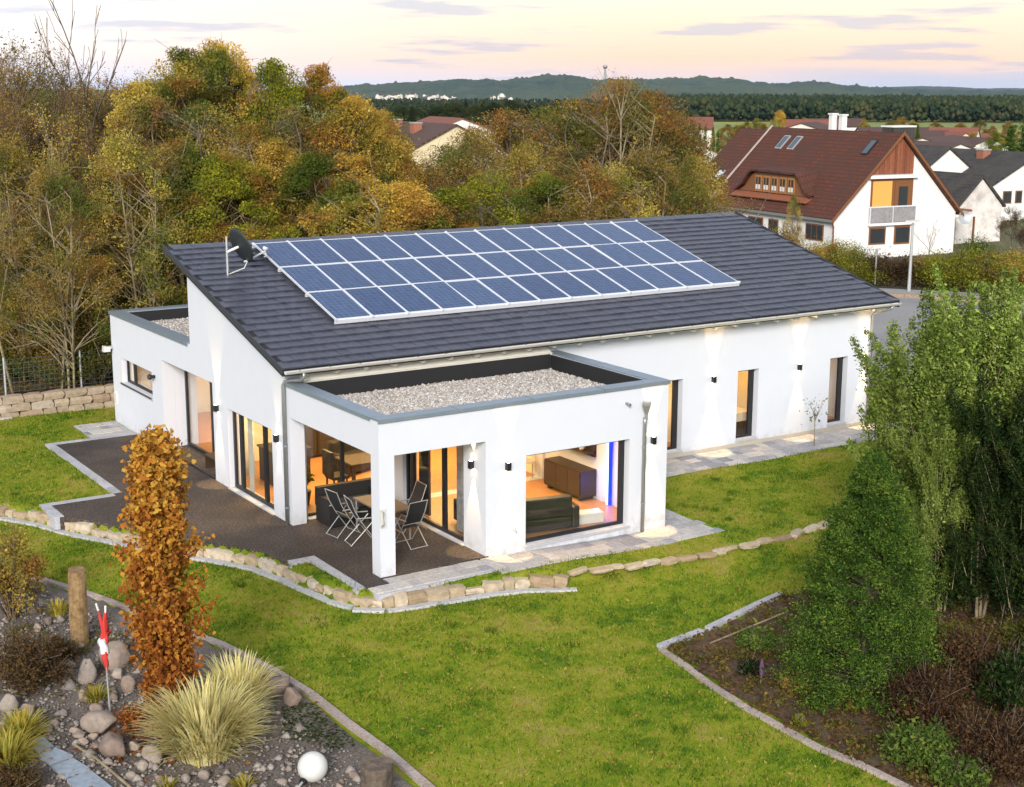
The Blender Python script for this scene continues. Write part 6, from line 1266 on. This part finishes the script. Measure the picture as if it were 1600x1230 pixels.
def fir_mesh(seed, H=5., R=1.75, tiers=680, per=230, leaf=.05):
    r = np.random.default_rng(seed); P = []; segs = poly_segs([np.array([0, 0, 0]), np.array([.03, 0, H*.5]), np.array([0, 0, H*.97])], .09, .015)
    for _ in range(tiers):
        t = r.uniform(.0, 1)**.8; a = r.uniform(0, 2*pi); L = R*(1-t)**.78*r.uniform(.62, 1.08)*(1+.10*sin(5*a+seed))+.06; z = H*(.03+.95*t); b0 = np.array([0, 0, max(.05, z-L*.35)]); tip = np.array([L*cos(a), L*sin(a), z+r.uniform(-.05, .12)]); segs.append((b0, b0+(tip-b0)*.7, .012*(1-t)+.004, .003)); rad = .065+.09*(1-t)
        s = r.uniform(.45, 1, (per, 1)); q = b0+(tip-b0)*s+r.normal(0, 1, (per, 3))*rad*np.array([.75, .75, .55]); P.append(q)
    P = np.concatenate(P); P = P[P[:, 2] > .02]; return tubes_np(segs, 4), leaf_cloud(P, leaf, r, 2.4, up=.2)
def conifer_mesh(seed, H=10., R=2.2, n=15000, leaf=.16, pw=.8, up=.15, el=2.2):
    r = np.random.default_rng(seed); tiers = 240; t_ = r.uniform(.02, 1, tiers)**.85; P = []; segs = poly_segs([np.array([0, 0, 0]), np.array([.05, 0, H*.5]), np.array([0, 0, H*.97])], .14, .02)
    for t in t_:
        a = r.uniform(0, 2*pi); L = R*(1-t)**pw*r.uniform(.75, 1.12)+.12; z = H*t; tip = np.array([L*cos(a), L*sin(a), z+L*.12-.1]); b0 = np.array([0, 0, z-.1]); segs.append((b0, b0+(tip-b0)*.8, .016*(1-t)+.005, .003)); k = int(n/tiers*(.3+1.4*(1-t))); s = r.uniform(.15, 1.05, (k, 1)); q = b0+(tip-b0)*s+r.normal(0, .11+.10*(1-t), (k, 3))*np.array([1, 1, .7]); P.append(q)
    P = np.concatenate(P); return tubes_np(segs, 4), leaf_cloud(P, leaf, r, el, up=up)
lib('conif', conifer_mesh(50, 10, 2.0, 16000, .16), 'bark', 'conifer'); lib('cypress', conifer_mesh(51, 10, .95, 5000, .22, .45), 'bark', 'conifer')
for k, (u, vt) in enumerate([(1074, 196), (1083, 194), (1092, 192), (1101, 195), (1113, 198), (1121, 203)]): plant('cypress', 'cypress', 'dark slim cypress before the far blue house, '+['leftmost of its row', 'second from the left of its row', 'third from the left', 'third from the right of its row', 'second from the right of its row', 'rightmost and lowest of its row'][k], 'tree', u, 215, vt, 'conifer', 'cypresses before the far house', wide=.9)
for u, dep, vt, key, lf, wd, lab in [(1413, 210, 196, 'leafB', 'rustbrown', 1.1, 'rusty tree right behind the gable peak'), (1470, 280, 196, 'leafA', 'rustbrown', 1.2, 'rusty tree above the far village street'), (1500, 290, 192, 'leafC', 'brownleaf', 1.2, 'brown tree left of the steep red roof'), (1548, 270, 196, 'leafB', 'rustbrown', 1.2, 'rusty tree right of the steep red roof'), (1575, 260, 190, 'leafA', 'brownleaf', 1.3, 'brown tree between the red roofs and the tall dark conifer'), (1425, 300, 188, 'leafA', 'olive', 1.2, 'olive tree behind the low brown roof'), (1295, 270, 190, 'leafC', 'rustbrown', 1., 'rusty tree behind the twin white chimneys'), (1255, 290, 184, 'leafA', 'brownleaf', 1.2, 'brown tree left of the twin white chimneys'), (1135, 230, 194, 'leafA', 'brownleaf', 1.2, 'brown tree right of the cypress row'), (1060, 200, 200, 'leafB', 'rustbrown', 1.1, 'rusty tree above the white gable with attic window'), (1180, 330, 184, 'leafB', 'greenleaf', 1.2, 'green tree at the field edge left of the round yellow one'), (1520, 210, 206, 'leafD', 'olive', 1.2, 'olive tree in front of the steep red roof'), (1597, 125, 165, 'conif', 'conifer', 1., 'tall dark conifer at the right picture edge'), (1572, 135, 196, 'conif', 'conifer', 1.2, 'dark conifer left of the tall one at the right edge'), (1545, 150, 205, 'leafB', 'greenleaf', 1.2, 'green tree before the far village at the right'), (1218, 250, 172, 'leafC', 'yellow', .8, 'round yellow tree above the ridge of the red-roofed house'), (1165, 245, 190, 'leafA', 'olive', 1.2, 'olive tree left of the round yellow one'), (1190, 240, 192, 'leafB', 'olive', 1.2, 'olive-brown tree close to the round yellow one'), (1405, 250, 182, 'leafA', 'brownleaf', 1.2, 'brown tree above the gable peak'), (1432, 230, 196, 'conif', 'conifer', .9, 'small dark conifer right of the gable peak'), (1150, 250, 195, 'leafB', 'greenleaf', 1.1, 'green tree beside the cypress row'), (1043, 240, 190, 'leafC', 'brownleaf', 1., 'brown tree left of the far blue house'), (1460, 330, 190, 'leafA', 'brownleaf', 1.2, 'brown tree at the edge of the fields'), (1530, 330, 188, 'leafC', 'brownleaf', 1.2, 'reddish-brown tree at the right edge of the fields'), (1390, 300, 190, 'leafC', 'olive', 1.2, 'olive tree at the left edge of the fields'), (1350, 290, 186, 'leafB', 'olive', 1., 'olive tree behind the bright red roof')]:
    plant(key, 'distant_tree', lab, 'tree', u, dep, vt, lf, 'single trees around the village', wide=wd)
# dark wood behind the cream house
r = np.random.default_rng(77)
for k in range(26):
    u = 622+k*9.8+r.uniform(-4, 4); plant('conif' if k % 3 else 'leafC', 'wood_tree', 'dark pointed conifer of the wood edge behind the cream house' if k % 3 else 'round dark green tree of the wood edge behind the cream house', 'tree', u, 260+r.uniform(-20, 30), 160+r.uniform(-6, 8)+(7 if u < 700 else 0), 'pine' if k % 3 else 'pine', 'dark wood behind the cream house', wide=1.25)
# ---- the far forest belt: one mass of crowns
def forest(name, label, n, u0, u1, d0, d1, h, seed, mat):
    r = np.random.default_rng(seed); o = np.array([(1, 0, 0), (-1, 0, 0), (0, 1, 0), (0, -1, 0), (0, 0, 1), (0, 0, -1)], float); of = np.array([(0, 2, 4), (2, 1, 4), (1, 3, 4), (3, 0, 4), (2, 0, 5), (1, 2, 5), (3, 1, 5), (0, 3, 5)])
    V = []; F = []; b = 0
    for _ in range(n):
        d = d0+(d1-d0)*r.uniform()**1.3; P = gd(r.uniform(u0, u1), d, 0); z = float(ground_z(P[0], P[1])); hh = h*r.uniform(.6, 1.15); w_ = hh*r.uniform(.22, .36)
        for j in range(7):
            c = np.array([P[0]+r.normal(0, w_*.55), P[1]+r.normal(0, w_*.55), z+hh*r.uniform(.25, .92)]); s = w_*r.uniform(.35, .75)*np.array([1, 1, 1.1]); q = o*s*r.uniform(.7, 1.3, (6, 1))@np.array(Matrix.Rotation(r.uniform(0, 6), 3, 'Z'))+c; V.append(q); F.append(of+b); b += 6
    return tag(stuff(link(name, raw_mesh(name, np.concatenate(V), np.concatenate(F), mat))), label, 'forest')
forest('far_forest', 'dark green forest belt beyond the fields under the hill', 5200, 980, 1700, 1120, 2100, 15, 91, M['pine']); forest('far_forest', 'dark forest belt between the left village and the autumn trees', 3200, 520, 1060, 1250, 2100, 8.5, 92, M['pine'])
# ================================================================== GARDEN PLANTS
# columnar oak: 300 leaves of its own, the rest one mass
P = gz(266, 1138, -.28); P[2] = bed_z(P[0], P[1]); dep = float((P-CAMP)@FW); Ho = zt(262, 648, dep)-P[2]
r = np.random.default_rng(101); t = thing('columnar_oak', 'slim columnar oak with orange-brown autumn leaves in the left flower bed', 'tree', tuple(P)); segs = poly_segs([np.array([0, 0, 0]), np.array([.03, 0, Ho*.5]), np.array([0, .02, Ho*.95])], .06, .012); Q = []
for k in range(150):
    tt_ = r.uniform(.01, .985); a = r.uniform(0, 2*pi); wid = .67*(min(1, (.24+tt_*1.9))*(1-.55*max(0, tt_-.62)/.38))*(1+.10*sin(a*3+tt_*9)); L = wid*r.uniform(.55, 1.06); z = Ho*tt_; b0 = np.array([0, 0, max(.05, z-L*1.1)]); tip = np.array([L*cos(a), L*sin(a), z]); segs.append((b0, tip, .014, .004)); kk = 150; s = r.uniform(.30, 1.05, (kk, 1)); Q.append(b0+(tip-b0)*s+r.normal(0, .085, (kk, 3)))
Q = np.concatenate(Q); Q = Q[(Q[:, 2] > .03) & (Q[:, 2] < Ho)]
tv, tf = tubes_np(segs, 4); link('trunk', raw_mesh('trunk', tv, tf, M['bark'], smooth=True), t)
vis = (Q@(-FW))+r.uniform(0, .18, len(Q)); order = np.argsort(-vis); own = order[:3*300:3]; rest = np.setdiff1d(np.arange(len(Q)), own)
def oak_leaves(Pn, r, size):
    sh = np.array([(0, -.5, 0), (.16, -.28, .02), (.13, -.12, 0), (.30, .02, .05), (.20, .16, .01), (.27, .34, .04), (0, .5, -.02), (-.27, .34, .04), (-.20, .16, .01), (-.30, .02, .05), (-.13, -.12, 0), (-.16, -.28, .02)]); n = len(Pn)
    d = r.normal(0, 1, (n, 3))+np.array([0, 0, .5]); d /= np.linalg.norm(d, axis=1, keepdims=True); s = r.normal(0, 1, (n, 3)); s -= (s*d).sum(1, keepdims=True)*d; s /= np.linalg.norm(s, axis=1, keepdims=True); nn = np.cross(s, d); L = size*np.exp(r.normal(0, .25, n))
    V = Pn[:, None]+L[:, None, None]*(sh[None, :, 0:1]*s[:, None]+sh[None, :, 1:2]*d[:, None]+sh[None, :, 2:3]*nn[:, None]); return V, sh
V, sh = oak_leaves(Q[rest], r, .10); n_ = len(V); fq = np.array([(0, 1, 2, 11), (2, 3, 10, 11), (3, 9, 10, 10), ]) 
fq = np.array([(0, 1, 11, 11), (1, 2, 10, 11), (2, 3, 9, 10), (3, 4, 8, 9), (4, 5, 7, 8), (5, 6, 7, 7)])[1:5]
crown = link('crown', raw_mesh('crown', V.reshape(-1, 3), (fq[None]+12*np.arange(n_)[:, None, None]).reshape(-1, 4), M['oak']), t); crown['kind'] = 'stuff'
crown2 = bpy.data.objects.new('outer_foliage', None)
lm = bpy.data.meshes.new('leaf'); lm.from_pydata([tuple(x) for x in sh], [], [tuple(range(12))]); lm.materials.append(M['oakleaf1'])
bpy.data.objects.remove(crown2)
for i in own: link('leaf', lm, t, tuple(Q[i]), tuple(r.uniform(-1.2, 1.2, 2))+(r.uniform(0, 6.28),), float(.11*np.exp(r.normal(0, .25))))
P0 = wpos(t); QQ = r.normal(0, .62, (900, 2))+P0[:2]; vv, ff = leaf_cloud(np.c_[QQ, lawn_z(QQ[:, 0], QQ[:, 1])+.085], .085, r, 1.5); vv[:, 2] = (vv[:, 2]-lawn_z(vv[:, 0], vv[:, 1])-.085)*.3+lawn_z(vv[:, 0], vv[:, 1])+.085
tag(stuff(link('oak_litter', raw_mesh('oak_litter', vv, ff, M['oak']))), 'dropped orange-brown leaves around the foot of the columnar oak', 'leaves')
# ornamental grass
def tuft(name, label, P, n, H, R, w, mat, seed, cat='grass plant', droop=1.):
    r = np.random.default_rng(seed); K = 6; V = []; a = r.uniform(0, 2*pi, n); h = H*r.uniform(.30, 1.08, n); out_ = R*np.sqrt(r.uniform(.02, 1, n)); b0 = np.stack([np.cos(a), np.sin(a)], -1)*(out_*.46)[:, None]+r.normal(0, .03, (n, 2)); ph = r.uniform(-.5, .5, n); ww = w*r.uniform(.6, 1.4, n)
    for i in range(K+1):
        s = i/K; rad = out_*(s**1.6); x = b0[:, 0]+np.cos(a+ph*s)*rad; y = b0[:, 1]+np.sin(a+ph*s)*rad; z = h*(s*1.25-.42*droop*(s**2.6)*(.4+out_/R)); wd = ww*(1-s**2.2)+.0008; sx_, sy_ = -np.sin(a+ph*s+r.normal(0, .01)), np.cos(a+ph*s); V.append(np.stack([np.stack([x-sx_*wd, y-sy_*wd, z], -1), np.stack([x+sx_*wd, y+sy_*wd, z], -1)], 1))
    V = np.stack(V, 1).reshape(n, -1, 3); F = np.array([(2*i, 2*i+1, 2*i+3, 2*i+2) for i in range(K)]); t = thing(name, label, cat, tuple(P)); o = link('blades', raw_mesh('blades', V.reshape(-1, 3), (F[None]+2*(K+1)*np.arange(n)[:, None, None]).reshape(-1, 4), M[mat]), t); o['kind'] = 'stuff'; return t
P = gz(322, 1175, -.28); P[2] = bed_z(P[0], P[1]); tuft('ornamental_grass', 'large pale straw-coloured ornamental grass in the left flower bed', P, 1250, 1.22, .86, .017, 'strawgrass', 1, droop=.85)
P = gz(372, 1120, -.28); P[2] = bed_z(P[0], P[1]); tuft('ornamental_grass', 'paler ornamental grass clump behind the large one next to the edging', P, 620, 1.15, .58, .015, 'strawgrass', 2, droop=.85)
M['yellowgrass'] = m_leaf('yellow_sedge', [(.30, .20, .03), (.42, .33, .05), (.34, .34, .07), (.50, .42, .12)], .3, 3.)
for u, v, n, H, R_, lab, sd_ in [(150, 1092, 170, .30, .26, 'small yellow grass tuft between the stones near the flag pole', 3), (92, 960, 120, .38, .22, 'small yellow iris tuft left of the tall log post', 4), (10, 1195, 420, .62, .55, 'yellow-green grassy plant at the lower left corner', 5), (35, 1150, 260, .50, .42, 'yellow-green grassy plant beside the far stepping slab', 6), (262, 1228, 60, .2, .16, 'tiny green tuft among the pebbles below the grass', 7), (380, 1226, 90, .18, .2, 'low green tuft at the bottom edge below the ornamental grass', 8)]:
    P = gz(u, v, -.28); P[2] = bed_z(P[0], P[1]); tuft('grass_tuft', lab, P, n, H, R_, .011, 'yellowgrass', sd_)
def shrub(name, label, u, v, wpx, hpx, leaf, n=5200, lsz=.06, seed=0, z=-.28, bark='bark', up=.25, cat='shrub'):
    P = gz(u, v, z); P[2] = bed_z(P[0], P[1]); dep = float((P-CAMP)@FW); s = dep/FPX; R_ = wpx*s/2; H = hpx*s
    (tv, tf), (lv_, lf) = bush_mesh(200+seed, R_, H, n, lsz, 80, up); t = thing(name, label, cat, tuple(P)); link('stems', raw_mesh('stems', tv, tf, M[bark]), t); o = link('foliage', raw_mesh('foliage', lv_, lf, M[leaf]), t); o['kind'] = 'stuff'; return t
M['heath'] = m_leaf('heath_brown', [(.035, .024, .014), (.075, .045, .024), (.12, .075, .032), (.14, .12, .035)], .2, 2.)
shrub('garden_shrub', 'olive-brown feathery shrub at the left picture edge beside the log post', 20, 965, 130, 150, 'olive', 7000, .05, 1, bark='twig'); shrub('garden_shrub', 'low dark brown heather mound at the left edge below the feathery shrub', 45, 1075, 130, 95, 'heath', 8000, .04, 2); shrub('garden_shrub', 'small brown shrub behind the stones left of the flag pole', 90, 1030, 60, 40, 'heath', 2500, .04, 3); shrub('garden_shrub', 'brown leafy shoots at the foot of the columnar oak', 225, 1135, 70, 45, 'oak', 1500, .06, 4)
shrub('garden_shrub', 'dark brown heather patch below the yellow-green plants at the bottom left', 18, 1240, 90, 34, 'heath', 3500, .04, 5)
# right bed
M['bedgreen'] = m_leaf('green_bed_leaves', [(.030, .060, .014), (.065, .115, .022), (.12, .17, .035), (.20, .23, .05)], .3, 2.)
def plume_tree(seed, H=6., R=1.6, npl=150, per=520, leaf=.065):
    r = np.random.default_rng(seed); segs = []; P = []; D_ = []
    for k in range(5): a = r.uniform(0, 2*pi); segs += poly_segs(curve((r.normal(0, .15), r.normal(0, .15), 0), (R*.4*cos(a), R*.4*sin(a), H*.8), (0, 0, .2), 5), .05, .012)
    for k in range(npl):
        a = r.uniform(0, 2*pi); t = r.uniform(.08, 1.); rad = R*(.95-.55*t**2.2)*math.sqrt(r.uniform(.12, 1)); c = np.array([rad*cos(a), rad*sin(a), H*t*.86]); d = np.array([cos(a)*.34, sin(a)*.34, 1.])+r.normal(0, .17, 3); d /= np.linalg.norm(d); L = r.uniform(.8, 1.7); tip = c+d*L; segs.append((c-d*.4, tip, .012, .003)); s = r.uniform(0, 1, (per, 1)); sp = .15*(1-s*.85)+.015; q = c+d*L*s+r.normal(0, 1, (per, 3))*sp; P.append(q)
    P = np.concatenate(P); P = P[P[:, 2] > .05]; return tubes_np(segs, 4), leaf_cloud(P, leaf, r, 2.2, up=.25)
lib('plumeA', plume_tree(61), 'palebark', 'plume', 6.6); lib('plumeB', plume_tree(62, R=1.35, npl=105), 'palebark', 'plume', 6.6)
for u, v, vt, key, lf, wd, lab in [(1440, 900, 436, 'plumeA', 'plume', 1.05, 'feathery olive-green shrub tree left of the tallest one, touching the house corner'), (1505, 915, 404, 'plumeB', 'plume', 1.05, 'tallest feathery yellow-green tree of the right bed'), (1592, 915, 420, 'plumeA', 'plume', 1.0, 'feathery tree at the right picture edge'), (1545, 960, 560, 'plumeB', 'darkplume', 1.1, 'dark green feathery shrub in front of the tall feathery trees'), (1620, 975, 600, 'plumeA', 'darkplume', 1.1, 'dark feathery shrub at the right edge below the tall trees'), (1460, 950, 620, 'plumeB', 'plume', .9, 'lower feathery shrub between the fir and the tallest feathery tree')]:
    if 'darkplume' not in M: M['darkplume'] = m_leaf('dark_feathery_sprays', [(0.0056, 0.0128, 0.0048), (0.0112, 0.024, 0.008), (0.0238, 0.0416, 0.0112), (0.056, 0.068, 0.016)], .15, 1.2)
    P = gz(u, v, -.25); P[2] = bed_z(P[0], P[1]); dep = float((P-CAMP)@FW); plant(key, 'feathery_tree', lab, 'tree', u, dep, vt, lf, 'feathery shrub trees of the right bed', wide=wd*.95, H0=6.6, P=P)
lib('fir', fir_mesh(63, 5., 2.1), 'bark', 'conifer', 5.)
P = gz(1345, 1075, -.25); P[2] = bed_z(P[0], P[1]); dep = float((P-CAMP)@FW); plant('fir', 'fir_tree', 'dense cone-shaped green fir in the right shrub bed', 'tree', 1368, dep, 686, 'conifer', wide=1., H0=5., P=P)
for i, (u, v, w_, h, lf, n, ls, lab) in enumerate([(1520, 1085, 130, 110, 'redshrub', 8000, .05, 'red-brown twiggy shrub at the right behind the fir'), (1450, 1130, 140, 80, 'redshrub', 7000, .05, 'red-brown low shrub right of the fir foot'), (1585, 1120, 110, 120, 'darkplume', 5000, .06, 'green-brown shrub at the right edge'), (1560, 1200, 160, 90, 'redshrub', 8000, .05, 'dark red-brown shrub at the bottom right'), (1450, 945, 150, 130, 'darkplume', 9000, .06, 'dark dense shrub filling the gap behind the fir'), (1520, 950, 150, 150, 'darkplume', 9000, .06, 'dark dense shrub below the tallest feathery tree'), (1590, 955, 150, 170, 'darkplume', 9000, .06, 'dark dense shrub at the right edge under the feathery trees'), (1430, 1190, 110, 60, 'bedgreen', 4500, .06, 'low green leafy plants at the front of the right bed'), (1590, 1050, 120, 90, 'darkleaf', 4500, .06, 'olive shrub below the dark feathery trees at the right edge'), (1480, 1035, 90, 70, 'darkleaf', 3500, .06, 'pale-leaved shrub right of the fir'), (1185, 1010, 60, 34, 'bedgreen', 1600, .06, 'bright green fern near the tip of the right bed'), (1170, 1052, 40, 24, 'darkplume', 900, .05, 'small dark green plant in the tip of the right bed'), (1240, 1075, 60, 28, 'brownleaf', 1400, .05, 'low brown plant in the middle of the right bed'), (1330, 1105, 60, 30, 'greenleaf', 1300, .05, 'small green plant below the fir'), (1250, 1130, 24, 16, 'hedge', 350, .06, 'tiny pale green plant at the edging of the right bed'), (1500, 1225, 90, 40, 'bedgreen', 2200, .06, 'green ground plants at the bottom of the right bed'), (1290, 1020, 70, 40, 'darkplume', 1800, .06, 'dark low shrub at the left foot of the fir')]):
    shrub('bed_shrub', lab, u, v, w_, h, lf, n, ls, 10+i)
P = gz(1188, 1068, -.25); P[2] = bed_z(P[0], P[1]); t = thing('flower_spike', 'faded purple flower spike in the tip of the right bed', 'flower', tuple(P)); M['purple'] = m_plain('purple_flower', (.10, .05, .10), .9, 0, .3, 30); MB().tube([(P[0], P[1], P[2]-.05), (P[0]+.02, P[1], P[2]+.2)], .012, 5).build('stem', M['bark'], t); MB().tube([(P[0]+.02, P[1], P[2]+.2), (P[0]+.03, P[1]+.01, P[2]+.35), (P[0]+.02, P[1], P[2]+.5)], [.035, .045, .012], 7).build('blossom', M['purple'], t)
# slender young plant by the facade, houseplant leaves
P = np.array([16.1, -1.15, -.03]); (tv, tf), (lv_, lf) = twig_tree(71, 1.5, .4, 3, (5, 2), 90, .06, .02, crown0=.35, rmin=.005); t = thing('young_plant', 'slender young plant with sparse leaves at the path before the facade', 'plant', tuple(P)); link('stem', raw_mesh('stem', tv, tf, M['palebark']), t); link('leaves', raw_mesh('leaves', lv_, lf, M['hedge']), t)
(tv, tf), (lv_, lf) = bush_mesh(88, .28, .7, 260, .12, 10); o = link('foliage', raw_mesh('foliage', lv_, lf, M['hedge']), HOUSEPLANT, (0, 0, .36))
def low_plants(name, label, n, per, poly, size, hgt, mat, seed):
    r = np.random.default_rng(seed); A = np.array(poly); c = np.stack([r.uniform(max(A[:, 0].min(), 2.5), min(A[:, 0].max(), 13), n*3), r.uniform(max(A[:, 1].min(), -18.5), min(A[:, 1].max(), 2), n*3)], -1); c = c[in_poly(c, poly)][:n]
    rad = r.uniform(.06, .22, len(c)); P = np.repeat(c, per, 0)+r.normal(0, .6, (len(c)*per, 2))*np.repeat(rad, per)[:, None]; z = lawn_z(P[:, 0], P[:, 1])+.05+np.abs(r.normal(0, .5, len(P)))*hgt*np.repeat(rad/.15, per)
    v, f = leaf_cloud(np.c_[P, z], size, r, 1.8, up=.3); return tag(stuff(link(name, raw_mesh(name, v, f, M[mat]))), label, 'plants')
M['bedmix'] = m_leaf('mixed_bed_plants', [(.035, .045, .014), (.075, .050, .022), (.10, .12, .022), (.14, .075, .03), (.20, .19, .05)], .25, 3.)
low_plants('bed_plants', 'low withered perennials and green plants covering the right bed', 420, 60, RIGHTBED, .055, .14, 'bedmix', 51)
LB2 = [tuple(gz(u, v, -.3)[:2]) for u, v in ((0, 900), (50, 912), (200, 985), (230, 1000), (200, 1060), (110, 1080), (60, 1110), (0, 1100))]
def low_left():
    r = np.random.default_rng(53); A = np.array(LB2); c = np.stack([r.uniform(A[:, 0].min(), A[:, 0].max(), 300), r.uniform(A[:, 1].min(), A[:, 1].max(), 300)], -1); c = c[in_poly(c, LB2)][:70]; P = np.repeat(c, 40, 0)+r.normal(0, .09, (len(c)*40, 2)); z = lawn_z(P[:, 0], P[:, 1])+.06+np.abs(r.normal(0, .06, len(P))); v, f = leaf_cloud(np.c_[P, z], .045, r, 1.8, up=.3)
    tag(stuff(link('bed_plants', raw_mesh('bed_plants', v, f, M['bedmix']))), 'low brown and green plants between the stones of the left bed', 'plants')
low_left()
# fallen leaves on lawn, terrace and bed
def fallen(name, label, n, box, zf, cols, seed, size, poly=None, excl=()):
    r = np.random.default_rng(seed); Q = np.stack([r.uniform(box[0], box[1], n), r.uniform(box[2], box[3], n)], -1)
    if poly: Q = Q[in_poly(Q, poly)]
    for e in excl: Q = Q[~in_poly(Q, e)]
    z = zf(Q[:, 0], Q[:, 1]); r2 = np.random.default_rng(seed+1); n_ = len(Q); a = r2.uniform(0, 6.28, n_); L = size*r2.uniform(.6, 1.4, n_); d = np.stack([np.cos(a), np.sin(a), r2.normal(0, .25, n_)], -1)*L[:, None]; s = np.stack([-np.sin(a), np.cos(a), r2.normal(0, .25, n_)], -1)*L[:, None]*.6; c = np.c_[Q, z]
    V = np.stack([c-d, c+s, c+d, c-s], 1).reshape(-1, 3); return tag(stuff(link(name, raw_mesh(name, V, np.arange(4*n_).reshape(n_, 4), m_leaf(name+'_tones', cols, .1, .8, objvar=False)))), label, 'leaves')
fallen('fallen_leaves', 'sparse yellow and brown leaves lying on the lawn', 6500, (-9, 14, -18, 13), lambda x, y: lawn_z(x, y)+.035, [(.20, .10, .03), (.32, .20, .05), (.38, .32, .10)], 41, .035, None, [TERR, PAVE, LEFTBED, HOUSE, PORCH, RIGHTBED])
fallen('leaf_litter', 'brown leaf litter covering the right shrub bed', 16000, (2.6, 14, -19, -9), lambda x, y: lawn_z(x, y)+.07, [(.035, .018, .010), (.09, .045, .022), (.15, .085, .035), (.08, .07, .02)], 43, .045, RIGHTBED)
fallen('bank_leaves', 'leaf litter on the bank behind the garden wall', 26000, (-16, 12, 15.6, 32), lambda x, y: ground_z(x, y)+.04, [(.05, .03, .012), (.11, .065, .025), (.18, .11, .03), (.10, .09, .02)], 45, .09)
M['groundcover'] = m_leaf('low_green_cover', [(.012, .024, .008), (.03, .05, .012), (.06, .08, .018)], .2, 2.)
GCP = [tuple(gz(u, v, -.3)[:2]) for u, v in ((440, 1105), (485, 1098), (560, 1165), (520, 1170), (440, 1150))]
fallen('ground_cover', 'low dark green creeping plants between the grass and the globe lamp', 5000, (-5.5, -3.2, -11.5, -7.5), lambda x, y: lawn_z(x, y)+.075+.03*np.sin(x*40)*np.sin(y*37), [(.012, .024, .008), (.03, .05, .012), (.06, .08, .018)], 47, .028, GCP)

# ================================================================== THE AIR

c, s = cos(-YAW), sin(-YAW)
hz = bpy.data.objects.new('haze', bpy.data.meshes.new('haze')); COL.objects.link(hz)
_fw = np.array([-_sy, _cy, 0]); _rt = R0
B = [CAMP*np.array([1, 1, 0])+_fw*f+_rt*r_ for f, r_ in ((-9000, -9000), (-9000, 9000), (9300, 9000), (9300, -9000))]
HZ0, HZ1 = -42., 105.
hz.data.from_pydata([(p[0], p[1], z) for z in (HZ0, HZ1) for p in B], [], [(3, 2, 1, 0), (4, 5, 6, 7), (0, 1, 5, 4), (1, 2, 6, 5), (2, 3, 7, 6), (3, 0, 4, 7)])
hm = bpy.data.materials.new('haze'); hm.use_nodes = True; hm.node_tree.nodes.clear()
ho = hm.node_tree.nodes.new('ShaderNodeOutputMaterial'); hv = hm.node_tree.nodes.new('ShaderNodeVolumePrincipled')
hv.inputs['Color'].default_value = (.55, .76, 1., 1); hv.inputs["Density"].default_value = .000028; hv.inputs['Anisotropy'].default_value = .3
hm.node_tree.links.new(hv.outputs[0], ho.inputs['Volume']); hz.data.materials.append(hm); hz['kind'] = 'stuff'; hz['label'] = 'thin evening haze over the valley'
